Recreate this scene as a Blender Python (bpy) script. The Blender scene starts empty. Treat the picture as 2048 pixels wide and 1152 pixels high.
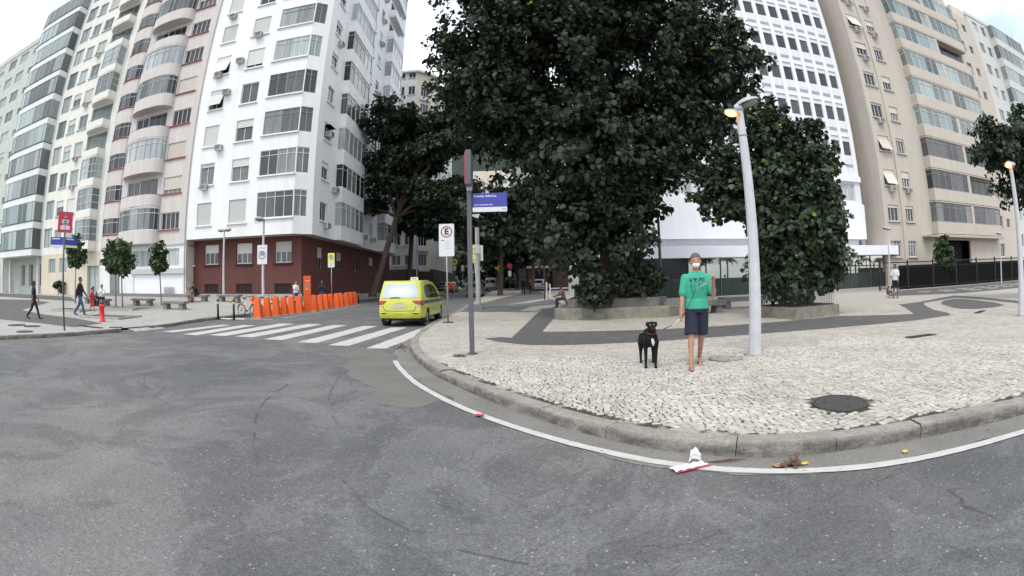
import bpy, bmesh, math, random
import numpy as np
from mathutils import Vector, Matrix, noise as mnoise
random.seed(7)
SC = bpy.context.scene
COL = SC.collection
R = math.radians

# ---------------------------------------------------------------- camera
# dashcam wide-angle lens: equidistant fisheye, slightly rolled, 1.4 m above the road
cam = bpy.data.cameras.new('camera')
cam_ob = bpy.data.objects.new('camera', cam); COL.objects.link(cam_ob)
SC.camera = cam_ob
cam.type = 'PANO'
cam.panorama_type = 'FISHEYE_LENS_POLYNOMIAL'
cam.sensor_width = 36; cam.sensor_fit = 'HORIZONTAL'
F_MM = 899.1 * 36 / 2048
cam.fisheye_polynomial_k0 = 0
cam.fisheye_polynomial_k1 = -1 / F_MM
cam.fisheye_polynomial_k2 = cam.fisheye_polynomial_k3 = cam.fisheye_polynomial_k4 = 0
cam.fisheye_fov = R(180)
cam.shift_y = -43.456 / 1152
cam.clip_start = 0.02; cam.clip_end = 3000
cam_ob.matrix_world = Matrix.Translation((0, 0, 1.4)) @ Matrix.Rotation(math.pi / 2 + 0.0425788, 4, 'X') @ Matrix.Rotation(-0.021267, 4, 'Z')

# ---------------------------------------------------------------- sky (bright overcast)
SUN_EL, SUN_AZ = R(56), R(205)          # azimuth clockwise from +Y
w = bpy.data.worlds.new('World'); SC.world = w; w.use_nodes = True
nt = w.node_tree; nt.nodes.clear()
def N(nt, t, **k):
    n = nt.nodes.new(t)
    for a, b in k.items():
        if a == 'inp':
            for i, v in b.items(): n.inputs[i].default_value = v
        else: setattr(n, a, b)
    return n
out = N(nt, 'ShaderNodeOutputWorld'); bg = N(nt, 'ShaderNodeBackground', inp={'Strength': 0.1})
sky = N(nt, 'ShaderNodeTexSky', sky_type='NISHITA', sun_disc=False, sun_elevation=SUN_EL, sun_rotation=SUN_AZ, air_density=1.0, dust_density=2.0)
tc = N(nt, 'ShaderNodeTexCoord')
mp = N(nt, 'ShaderNodeMapping', inp={'Scale': (1.0, 1.0, 2.2)})
nz = N(nt, 'ShaderNodeTexNoise', inp={'Scale': 2.3, 'Detail': 6, 'Roughness': 0.55})
rp = N(nt, 'ShaderNodeValToRGB'); rp.color_ramp.elements[0].position = 0.33; rp.color_ramp.elements[1].position = 0.52
rp.color_ramp.elements[0].color = (0.45, 0.45, 0.45, 1)
nz2 = N(nt, 'ShaderNodeTexNoise', inp={'Scale': 1.7, 'Detail': 5})
cl = N(nt, 'ShaderNodeMix', data_type='RGBA'); cl.inputs[6].default_value = (4.4, 5.5, 6.8, 1); cl.inputs[7].default_value = (10.6, 10.9, 11.3, 1)
mx = N(nt, 'ShaderNodeMix', data_type='RGBA')
L = nt.links.new
L(tc.outputs['Generated'], mp.inputs[0]); L(mp.outputs[0], nz.inputs[0]); L(mp.outputs[0], nz2.inputs[0])
L(nz.outputs[0], rp.inputs[0]); L(rp.outputs[0], mx.inputs[0]); mr2 = N(nt, 'ShaderNodeMapRange', inp={1: 0.36, 2: 0.58}); L(nz2.outputs[0], mr2.inputs[0]); L(mr2.outputs[0], cl.inputs[0])
L(sky.outputs[0], mx.inputs[6]); L(cl.outputs[2], mx.inputs[7]); L(mx.outputs[2], bg.inputs[0]); L(bg.outputs[0], out.inputs[0])

# ---------------------------------------------------------------- sun through the cloud
sl = bpy.data.lights.new('sun', 'SUN'); sl.energy = 1.1; sl.angle = R(22); sl.color = (1.0, 0.96, 0.9)
sun = bpy.data.objects.new('sun', sl); COL.objects.link(sun)
sd = Vector((math.sin(SUN_AZ) * math.cos(SUN_EL), math.cos(SUN_AZ) * math.cos(SUN_EL), math.sin(SUN_EL)))
sun.rotation_euler = (-sd).to_track_quat('-Z', 'Y').to_euler()
sun.location = sd * 100

# ---------------------------------------------------------------- exposure
vs = SC.view_settings
SC.display_settings.display_device = 'sRGB'
vs.view_transform = 'Standard'; vs.look = 'None'; vs.gamma = 1; vs.use_curve_mapping = False
vs.exposure = 0.8
SC.render.engine = 'CYCLES'
SC.cycles.max_bounces = 6; SC.cycles.diffuse_bounces = 3; SC.cycles.glossy_bounces = 3; SC.cycles.transparent_max_bounces = 6
SC.cycles.use_denoising = True

# ---------------------------------------------------------------- helpers
class MB:
    """collects shapes that are linked as ONE mesh object"""
    def __init__(s): s.v = []; s.f = []; s.m = []
    def add(s, vs_, fs, mi=0):
        o = len(s.v); s.v.extend([tuple(p) for p in vs_])
        for f in fs: s.f.append(tuple(i + o for i in f)); s.m.append(mi)
        return s
    def quad(s, *p, mi=0): return s.add(p, [tuple(range(len(p)))], mi)
    def box(s, x0, x1, y0, y1, z0, z1, mi=0):
        return s.add([(x0,y0,z0),(x1,y0,z0),(x1,y1,z0),(x0,y1,z0),(x0,y0,z1),(x1,y0,z1),(x1,y1,z1),(x0,y1,z1)],
                     [(0,3,2,1),(4,5,6,7),(0,1,5,4),(1,2,6,5),(2,3,7,6),(3,0,4,7)], mi)
    def frustum(s, bx, by, tx, ty, z0, z1, cx=0, cy=0, ox=0, oy=0, mi=0):
        v = [(cx-bx,cy-by,z0),(cx+bx,cy-by,z0),(cx+bx,cy+by,z0),(cx-bx,cy+by,z0)]
        v += [(cx+ox-tx,cy+oy-ty,z1),(cx+ox+tx,cy+oy-ty,z1),(cx+ox+tx,cy+oy+ty,z1),(cx+ox-tx,cy+oy+ty,z1)]
        return s.add(v, [(0,3,2,1),(4,5,6,7),(0,1,5,4),(1,2,6,5),(2,3,7,6),(3,0,4,7)], mi)
    def prism(s, pts, z0, z1, mi=0, zf=None):
        """plan outline (counter-clockwise) pulled up from z0 to z1"""
        n = len(pts)
        v = [(x, y, z0) for x, y in pts] + [(x, y, z1) for x, y in pts]
        f = [tuple(range(n - 1, -1, -1)), tuple(range(n, 2 * n))]
        f += [(i, (i + 1) % n, n + (i + 1) % n, n + i) for i in range(n)]
        return s.add(v, f, mi)
    def tube(s, path, rad, seg=8, mi=0, caps=True, flat=1.0):
        """swept round bar along a path, radius per point"""
        P = [Vector(p) for p in path]; n = len(P)
        if not hasattr(rad, '__len__'): rad = [rad] * n
        vs_ = []; up = Vector((0, 0, 1))
        t0 = (P[1] - P[0]).normalized()
        a = t0.cross(up) if abs(t0.dot(up)) < 0.95 else t0.cross(Vector((1, 0, 0)))
        a.normalize()
        for i in range(n):
            t = (P[min(i + 1, n - 1)] - P[max(i - 1, 0)]).normalized()
            a = (a - t * a.dot(t)).normalized(); b = t.cross(a)
            for k in range(seg):
                q = 2 * math.pi * k / seg
                vs_.append(P[i] + a * (rad[i] * math.cos(q)) + b * (rad[i] * flat * math.sin(q)))
        fs = [(i*seg+k, i*seg+(k+1) % seg, (i+1)*seg+(k+1) % seg, (i+1)*seg+k) for i in range(n-1) for k in range(seg)]
        if caps: fs += [tuple(range(seg - 1, -1, -1)), tuple(range((n-1)*seg, n*seg))]
        return s.add(vs_, fs, mi)
    def cyl(s, x, y, z0, z1, r0, r1=None, seg=12, mi=0): return s.tube([(x,y,z0),(x,y,z1)], [r0, r0 if r1 is None else r1], seg, mi)
    def lathe(s, prof, c=(0,0,0), seg=16, axis='Z', mi=0, arc=1.0):
        """profile of (radius, height) turned round an axis"""
        vs_ = []; n = len(prof)
        for k in range(seg):
            q = 2 * math.pi * k / seg
            for r, h in prof:
                p = (r*math.cos(q), r*math.sin(q), h)
                if axis == 'X': p = (h, p[0], p[1])
                if axis == 'Y': p = (p[1], h, p[0])
                vs_.append((p[0]+c[0], p[1]+c[1], p[2]+c[2]))
        fs = [(k*n+i, ((k+1) % seg)*n+i, ((k+1) % seg)*n+i+1, k*n+i+1) for k in range(seg) for i in range(n-1)]
        return s.add(vs_, fs, mi)
    def ball(s, c, r, seg=12, rings=8, mi=0, M=None):
        if not hasattr(r, '__len__'): r = (r, r, r)
        vs_ = [(0,0,r[2])]
        for i in range(1, rings):
            p = math.pi*i/rings
            for k in range(seg):
                q = 2*math.pi*k/seg
                vs_.append((r[0]*math.sin(p)*math.cos(q), r[1]*math.sin(p)*math.sin(q), r[2]*math.cos(p)))
        vs_.append((0,0,-r[2])); e = len(vs_)-1
        fs = [(0, 1+k, 1+(k+1) % seg) for k in range(seg)]
        fs += [(1+i*seg+k, 1+(i+1)*seg+k, 1+(i+1)*seg+(k+1) % seg, 1+i*seg+(k+1) % seg) for i in range(rings-2) for k in range(seg)]
        b = 1+(rings-2)*seg; fs += [(e, b+(k+1) % seg, b+k) for k in range(seg)]
        c = Vector(c)
        vs_ = [((M @ Vector(p)) if M else Vector(p)) + c for p in vs_]
        return s.add(vs_, fs, mi)
    def torus(s, c, R0, r, axis='X', seg=24, sub=6, mi=0):
        pts = [(R0+r*math.cos(2*math.pi*j/sub), r*math.sin(2*math.pi*j/sub)) for j in range(sub+1)]
        return s.lathe(pts, c, seg, axis, mi)
    def mesh(s, name, mats, smooth=False):
        me = bpy.data.meshes.new(name); me.from_pydata(s.v, [], s.f)
        if not isinstance(mats, (list, tuple)): mats = [mats]
        for m in mats: me.materials.append(m)
        if len(mats) > 1: me.polygons.foreach_set('material_index', s.m)
        if smooth: me.polygons.foreach_set('use_smooth', [True]*len(me.polygons))
        me.update(); return me
    def build(s, name, mats, parent=None, smooth=False, bevel=0, loc=None, rot=None, segs=2, auto=None):
        o = obj(name, s.mesh(name, mats, smooth), parent, loc, rot)
        if auto: smooth_by_angle(o.data, auto)
        if bevel:
            b = o.modifiers.new('bevel', 'BEVEL'); b.width = bevel; b.segments = segs; b.limit_method = 'ANGLE'; b.angle_limit = R(35)
        return o

def smooth_by_angle(me, ang):
    bm = bmesh.new(); bm.from_mesh(me)
    bmesh.ops.remove_doubles(bm, verts=bm.verts, dist=1e-5)
    for f in bm.faces: f.smooth = True
    for e in bm.edges:
        if len(e.link_faces) == 2: e.smooth = e.calc_face_angle(0) < ang
    bm.to_mesh(me); bm.free()

def obj(name, me, parent=None, loc=None, rot=None):
    o = bpy.data.objects.new(name, me); COL.objects.link(o)
    if loc is not None: o.location = loc
    if rot is not None: o.rotation_euler = rot if hasattr(rot, '__len__') else (0, 0, rot)
    if parent is not None: o.parent = parent
    return o
ORG = {}
def anchor(o, parent):
    """parent a part whose coordinates are world coordinates"""
    o.parent = parent; o.matrix_parent_inverse = Matrix.Translation(-Vector(ORG.get(parent.name, parent.location)))
    return o
def tag(o, label=None, cat=None, group=None, kind=None):
    if label: o['label'] = label
    if cat: o['category'] = cat
    if group: o['group'] = group
    if kind: o['kind'] = kind
    return o
def thing(name, label, cat, loc=(0,0,0), rz=0, group=None):
    o = bpy.data.objects.new(name, None); COL.objects.link(o); o.empty_display_size = 0.2
    o.location = loc; o.rotation_euler = (0, 0, rz); ORG[o.name] = tuple(loc)
    return tag(o, label, cat, group)
def copy_tree(o, parent=None):
    c = o.copy(); COL.objects.link(c)
    if parent is not None: c.parent = parent
    for ch in o.children: copy_tree(ch, c)
    return c
def dup(o, loc, rz=0, label=None, scale=None):
    c = copy_tree(o); c.location = loc; c.rotation_euler = (0, 0, rz)
    if label: c['label'] = label
    if scale: c.scale = (scale,)*3
    return c
_ap = {}
def applied(o):
    """bake an object's modifiers into its mesh"""
    bpy.context.view_layer.update()
    me = bpy.data.meshes.new_from_object(o.evaluated_get(bpy.context.evaluated_depsgraph_get()))
    o.modifiers.clear(); o.data = me
    return o
def text_part(parent, body, size, loc, rot, mat, ext=0.002, align='CENTER', name='lettering', bold=0.0):
    cu = bpy.data.curves.new('t', 'FONT'); cu.body = body; cu.size = size; cu.extrude = ext; cu.align_x = align; cu.align_y = 'CENTER'; cu.offset = bold; cu.resolution_u = 3
    t = bpy.data.objects.new('t', cu); COL.objects.link(t); bpy.context.view_layer.update()
    me = bpy.data.meshes.new_from_object(t.evaluated_get(bpy.context.evaluated_depsgraph_get()))
    bpy.data.objects.remove(t); me.materials.clear(); me.materials.append(mat); me.name = name
    return obj(name, me, parent, loc, rot)

# ---------------------------------------------------------------- materials
MATS = {}
def mat(name, col, rough=0.7, var=0.12, scale=4.0, bump=0.0, bscale=40.0, metal=0.0, spec=0.5, streak=0.0, rnd=0.0, emit=None, coat=0.0, detail=5, dist=0.02, squash=None):
    m = bpy.data.materials.new(name); m.use_nodes = True; nt = m.node_tree; L = nt.links.new
    b = nt.nodes['Principled BSDF']; b.inputs['Roughness'].default_value = rough; b.inputs['Metallic'].default_value = metal
    b.inputs['Specular IOR Level'].default_value = spec; b.inputs['Coat Weight'].default_value = coat
    tc = N(nt, 'ShaderNodeTexCoord'); src = tc.outputs['Object']
    if squash:
        mp = N(nt, 'ShaderNodeMapping', inp={'Scale': squash}); L(src, mp.inputs[0]); src = mp.outputs[0]
    c = N(nt, 'ShaderNodeRGB'); c.outputs[0].default_value = (*col, 1); cur = c.outputs[0]
    def mul(cur, fac_sock, lo, hi):
        mr = N(nt, 'ShaderNodeMapRange', inp={1: 0.3, 2: 0.7, 3: lo, 4: hi}); L(fac_sock, mr.inputs[0])
        vm = N(nt, 'ShaderNodeVectorMath', operation='SCALE'); L(cur, vm.inputs[0]); L(mr.outputs[0], vm.inputs['Scale']); return vm.outputs[0]
    if var:
        n = N(nt, 'ShaderNodeTexNoise', inp={'Scale': scale, 'Detail': detail, 'Roughness': 0.6}); L(src, n.inputs[0])
        cur = mul(cur, n.outputs[0], 1 - var, 1 + var)
        mr = N(nt, 'ShaderNodeMapRange', inp={1: 0.3, 2: 0.7, 3: max(0, rough - 0.1), 4: min(1, rough + 0.1)}); L(n.outputs[0], mr.inputs[0]); L(mr.outputs[0], b.inputs['Roughness'])
    if streak:
        mp = N(nt, 'ShaderNodeMapping', inp={'Scale': (1.6, 1.6, 0.09)}); L(tc.outputs['Object'], mp.inputs[0])
        n = N(nt, 'ShaderNodeTexNoise', inp={'Scale': 1.4, 'Detail': 6, 'Roughness': 0.65}); L(mp.outputs[0], n.inputs[0])
        cur = mul(cur, n.outputs[0], 1 - streak, 1 + streak * 0.35)
    if rnd:
        oi = N(nt, 'ShaderNodeObjectInfo'); mr = N(nt, 'ShaderNodeMapRange', inp={1: 0, 2: 1, 3: 1 - rnd, 4: 1 + rnd}); L(oi.outputs['Random'], mr.inputs[0])
        vm = N(nt, 'ShaderNodeVectorMath', operation='SCALE'); L(cur, vm.inputs[0]); L(mr.outputs[0], vm.inputs['Scale']); cur = vm.outputs[0]
    L(cur, b.inputs['Base Color'])
    if bump:
        n = N(nt, 'ShaderNodeTexNoise', inp={'Scale': bscale, 'Detail': 4}); L(src, n.inputs[0])
        bp = N(nt, 'ShaderNodeBump', inp={'Strength': bump, 'Distance': dist}); L(n.outputs[0], bp.inputs['Height']); L(bp.outputs[0], b.inputs['Normal'])
    if emit: b.inputs['Emission Color'].default_value = (*emit[0], 1); b.inputs['Emission Strength'].default_value = emit[1]
    MATS[name] = m
    return m
M = MATS
mat('white_wall', (0.80, 0.80, 0.79), 0.75, 0.04, 1.5, 0.15, 60, streak=0.07)
mat('white_trim', (0.80, 0.80, 0.80), 0.5, 0.03, 5)
mat('frame_white', (0.72, 0.73, 0.73), 0.45, 0.05, 6, rnd=0.06)
mat('frame_grey', (0.33, 0.34, 0.34), 0.4, 0.1, 6, metal=0.3)
mat('frame_dark', (0.08, 0.08, 0.08), 0.45, 0.1, 6)
mat('brick_red', (0.125, 0.045, 0.038), 0.85, 0.16, 9, 0.3, 50, streak=0.12)
mat('brick_dark', (0.05, 0.032, 0.03), 0.85, 0.2, 9)
mat('beige_pink', (0.60, 0.555, 0.525), 0.8, 0.05, 1.3, 0.15, 60, streak=0.12)
mat('cream', (0.74, 0.73, 0.66), 0.8, 0.05, 1.3, 0.15, 60, streak=0.1)
mat('cream_warm', (0.62, 0.55, 0.44), 0.8, 0.06, 1.3, 0.15, 60, streak=0.1)
mat('band_white', (0.72, 0.75, 0.72), 0.75, 0.05, 1.3, streak=0.1)
mat('greenish', (0.52, 0.55, 0.50), 0.8, 0.08, 1.3, streak=0.12)
mat('beige_right', (0.52, 0.465, 0.40), 0.8, 0.05, 1.3, 0.15, 60, streak=0.1)
mat('beige_shadow', (0.42, 0.37, 0.31), 0.85, 0.08, 1.3, streak=0.15)  # darker beige for the canopy strip
mat('grey_concrete', (0.42, 0.41, 0.39), 0.85, 0.12, 2, 0.2, 50, streak=0.18)
mat('pale_grey', (0.58, 0.58, 0.56), 0.8, 0.06, 2, streak=0.12)
mat('hotel_white', (0.80, 0.81, 0.84), 0.6, 0.03, 2, streak=0.04)
mat('hotel_panel', (0.72, 0.73, 0.76), 0.65, 0.04, 2, streak=0.06)
mat('sill_red', (0.30, 0.10, 0.09), 0.8, 0.15, 5)
mat('sill_grey', (0.5, 0.5, 0.48), 0.8, 0.1, 5)
mat('blind', (0.60, 0.60, 0.57), 0.7, 0.05, 2, rnd=0.2)
mat('blind_beige', (0.62, 0.57, 0.50), 0.7, 0.05, 2, rnd=0.15)
mat('ac_white', (0.55, 0.55, 0.53), 0.6, 0.1, 6, rnd=0.15)
mat('ac_grille', (0.12, 0.12, 0.12), 0.6, 0.2, 30)
mat('kerb', (0.29, 0.27, 0.245), 0.9, 0.30, 6, 0.8, 26, rnd=0.1)
mat('concrete', (0.36, 0.34, 0.31), 0.9, 0.18, 5, 0.4, 40)
mat('planter', (0.22, 0.205, 0.165), 0.92, 0.3, 5, 0.5, 30)
mat('bench_stone', (0.20, 0.19, 0.18), 0.85, 0.25, 6, 0.4, 40)
mat('iron_black', (0.012, 0.012, 0.012), 0.5, 0.2, 8)
mat('screen_black', (0.008, 0.009, 0.008), 0.95, 0.3, 3, spec=0.05)
mat('iron_grey', (0.10, 0.10, 0.10), 0.55, 0.2, 8, metal=0.3)
mat('pole_paint', (0.52, 0.52, 0.55), 0.5, 0.1, 4, 0.1, 30)
mat('pole_dark', (0.10, 0.10, 0.11), 0.5, 0.15, 5)
mat('galvanised', (0.36, 0.36, 0.36), 0.45, 0.15, 6, metal=0.5)
mat('sign_white', (0.66, 0.65, 0.67), 0.45, 0.03, 6)
mat('sign_blue', (0.045, 0.055, 0.33), 0.45, 0.05, 6)
mat('sign_red', (0.55, 0.02, 0.07), 0.45, 0.08, 6)
mat('sign_ring', (0.16, 0.03, 0.04), 0.5, 0.05, 6)
mat('sign_black', (0.02, 0.015, 0.02), 0.5, 0)
mat('sign_yellow', (0.72, 0.72, 0.05), 0.45, 0.05, 6)
mat('sign_amber', (0.75, 0.42, 0.02), 0.45, 0.05, 6)
mat('sign_grey', (0.45, 0.45, 0.46), 0.5, 0.05, 6)
mat('sign_green', (0.1, 0.42, 0.25), 0.5, 0.05)
mat('sign_stripe_yellow', (0.7, 0.7, 0.3), 0.5, 0.05)
mat('orange', (0.74, 0.10, 0.007), 0.42, 0.05, 4, rnd=0.05)
mat('orange_side', (0.62, 0.09, 0.012), 0.5, 0.06, 4)
mat('rubber', (0.015, 0.015, 0.015), 0.8, 0.2, 10)
mat('rim', (0.42, 0.42, 0.43), 0.35, 0.1, 8, metal=0.7)
mat('plastic_black', (0.02, 0.02, 0.02), 0.5, 0.1, 8)
mat('skin', (0.42, 0.22, 0.15), 0.55, 0.12, 12, spec=0.35)
mat('skin_dark', (0.22, 0.12, 0.085), 0.55, 0.12, 12, spec=0.35)
mat('hair_dark', (0.02, 0.016, 0.014), 0.7, 0.2, 60)
mat('hair_grey', (0.10, 0.095, 0.095), 0.8, 0.3, 60)
mat('cloth_black', (0.018, 0.018, 0.02), 0.9, 0.2, 20)
mat('cloth_navy', (0.015, 0.018, 0.036), 0.9, 0.2, 20)
mat('cloth_white', (0.72, 0.73, 0.75), 0.9, 0.06, 15)
mat('cloth_grey', (0.32, 0.32, 0.35), 0.9, 0.1, 15)
mat('cloth_red', (0.5, 0.03, 0.06), 0.9, 0.1, 15)
mat('denim', (0.06, 0.08, 0.15), 0.9, 0.15, 20)
mat('mask_white', (0.78, 0.78, 0.8), 0.8, 0.04, 20)
mat('leather', (0.06, 0.035, 0.025), 0.6, 0.2, 20)
mat('rope_red', (0.45, 0.06, 0.06), 0.8, 0.2, 30)
mat('paper', (0.78, 0.78, 0.8), 0.8, 0.06, 30)
mat('leaf_yellow', (0.6, 0.45, 0.04), 0.7, 0.2, 30)
mat('leaf_brown', (0.11, 0.06, 0.035), 0.85, 0.3, 30)
mat('card_brown', (0.35, 0.2, 0.13), 0.85, 0.2, 30)
mat('taxi_yellow', (0.50, 0.53, 0.055), 0.34, 0.03, 3, coat=0.5)
mat('car_grey', (0.10, 0.105, 0.115), 0.35, 0.04, 3, coat=0.5)
mat('car_white', (0.7, 0.7, 0.71), 0.35, 0.03, 3, coat=0.5)
mat('lamp_red', (0.35, 0.012, 0.02), 0.25, 0.05, 20, coat=0.5)
mat('lamp_clear', (0.75, 0.73, 0.72), 0.25, 0.05, 20)
mat('soil', (0.06, 0.045, 0.032), 0.95, 0.4, 9, 0.6, 40)
mat('bark', (0.085, 0.065, 0.05), 0.92, 0.35, 9, 0.8, 22)
mat('bark_pale', (0.22, 0.2, 0.17), 0.9, 0.3, 12, 0.6, 40)
mat('metal_cover', (0.055, 0.05, 0.048), 0.75, 0.25, 25, 0.4, 60)
mat('canopy_white', (0.78, 0.79, 0.85), 0.6, 0.04, 2)
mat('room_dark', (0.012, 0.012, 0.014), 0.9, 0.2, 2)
mat('garage_brown', (0.07, 0.045, 0.035), 0.85, 0.2, 3)
mat('bike_white', (0.7, 0.68, 0.66), 0.4, 0.05, 6)
mat('hydrant_red', (0.62, 0.02, 0.035), 0.45, 0.12, 8)

def glass(name, cols, rough=0.04, spec=0.5):
    """window pane seen from the street: what hangs behind it differs from pane to pane"""
    m = bpy.data.materials.new(name); m.use_nodes = True; nt = m.node_tree; L = nt.links.new
    b = nt.nodes['Principled BSDF']; b.inputs['Specular IOR Level'].default_value = spec; b.inputs['Roughness'].default_value = rough
    oi = N(nt, 'ShaderNodeObjectInfo'); rp = N(nt, 'ShaderNodeValToRGB'); rp.color_ramp.interpolation = 'CONSTANT'
    e = rp.color_ramp.elements
    while len(e) < len(cols): e.new(0.5)
    for i, c in enumerate(cols): e[i].position = i / len(cols); e[i].color = (*c, 1)
    L(oi.outputs['Random'], rp.inputs[0])
    tc = N(nt, 'ShaderNodeTexCoord'); mp = N(nt, 'ShaderNodeMapping', inp={'Scale': (7, 7, 0.4)}); L(tc.outputs['Object'], mp.inputs[0])
    n = N(nt, 'ShaderNodeTexNoise', inp={'Scale': 1.0, 'Detail': 3}); L(mp.outputs[0], n.inputs[0])
    mr = N(nt, 'ShaderNodeMapRange', inp={1: 0.3, 2: 0.7, 3: 0.7, 4: 1.2}); L(n.outputs[0], mr.inputs[0])
    vm = N(nt, 'ShaderNodeVectorMath', operation='SCALE'); L(rp.outputs[0], vm.inputs[0]); L(mr.outputs[0], vm.inputs['Scale']); L(vm.outputs[0], b.inputs['Base Color'])
    MATS[name] = m; return m
glass('glass_dark', [(0.02,0.02,0.025),(0.04,0.04,0.045),(0.09,0.09,0.09),(0.015,0.015,0.02),(0.16,0.16,0.16)])
glass('glass_bay', [(0.03,0.035,0.035),(0.10,0.11,0.11),(0.20,0.22,0.22),(0.05,0.055,0.055),(0.30,0.33,0.33)])
glass('glass_pale', [(0.30,0.34,0.34),(0.38,0.42,0.42),(0.22,0.25,0.25),(0.42,0.45,0.45)], 0.15)  # pale tones hold the sky's reflection as base colour
glass('glass_green', [(0.13,0.16,0.155),(0.27,0.32,0.31),(0.08,0.10,0.095),(0.36,0.42,0.40),(0.18,0.21,0.2)], 0.1)
glass('glass_hotel', [(0.055,0.055,0.065),(0.075,0.075,0.085),(0.05,0.05,0.06),(0.1,0.1,0.11)], 0.1, 0.35)
glass('curtain', [(0.42,0.42,0.43),(0.5,0.5,0.5),(0.36,0.36,0.37)], 0.3)
glass('glass_mirror', [(0.02,0.022,0.022)], 0.02, 0.5)
# ================================================================ GROUND
SW = 0.11                                   # height of the pavement over the road
def S01(t): t = max(0.0, min(1.0, t)); return t*t*(3-2*t)
def road_z(y): return 0.016*max(0.0, y-25) if y < 75 else 0.8
def plaza(x, y): return 0.60*S01((y-13)/13)*S01((-12.8-x)/4)
def left_z(x, y): return road_z(y)*0.5*S01((-10-x)/1) + SW + plaza(x, y) if x < -10 else road_z(y)+SW
def right_z(x, y): return SW + (road_z(y) if x < 6 else road_z(y)*max(0, 1-(x-6)/10))

def ground_mat(name, build):
    m = bpy.data.materials.new(name); m.use_nodes = True; nt = m.node_tree
    b = nt.nodes['Principled BSDF']; tc = N(nt, 'ShaderNodeTexCoord'); build(nt, b, tc.outputs['Object'], nt.links.new); MATS[name] = m; return m
def mixc(nt, L, fac, a, b_, fmin=0.4, fmax=0.6):
    mr = N(nt, 'ShaderNodeMapRange', inp={1: fmin, 2: fmax}); mr.clamp = True; L(fac, mr.inputs[0])
    m = N(nt, 'ShaderNodeMix', data_type='RGBA'); L(mr.outputs[0], m.inputs[0])
    for i, v in ((6, a), (7, b_)):
        if isinstance(v, tuple): m.inputs[i].default_value = (*v, 1)
        else: L(v, m.inputs[i])
    return m.outputs[2]
def scl(nt, L, c, fac, lo, hi, a=0.3, b_=0.7):
    mr = N(nt, 'ShaderNodeMapRange', inp={1: a, 2: b_, 3: lo, 4: hi}); L(fac, mr.inputs[0])
    v = N(nt, 'ShaderNodeVectorMath', operation='SCALE'); L(mr.outputs[0], v.inputs['Scale'])
    if isinstance(c, tuple): v.inputs[0].default_value = c
    else: L(c, v.inputs[0])
    return v.outputs[0]
def nz_(nt, L, src, s, d=4, r=0.6, sc=None, dist=0):
    if sc:
        mp = N(nt, 'ShaderNodeMapping', inp={'Scale': sc}); L(src, mp.inputs[0]); src = mp.outputs[0]
    n = N(nt, 'ShaderNodeTexNoise', inp={'Scale': s, 'Detail': d, 'Roughness': r, 'Distortion': dist}); L(src, n.inputs[0]); return n.outputs[0]

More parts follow.
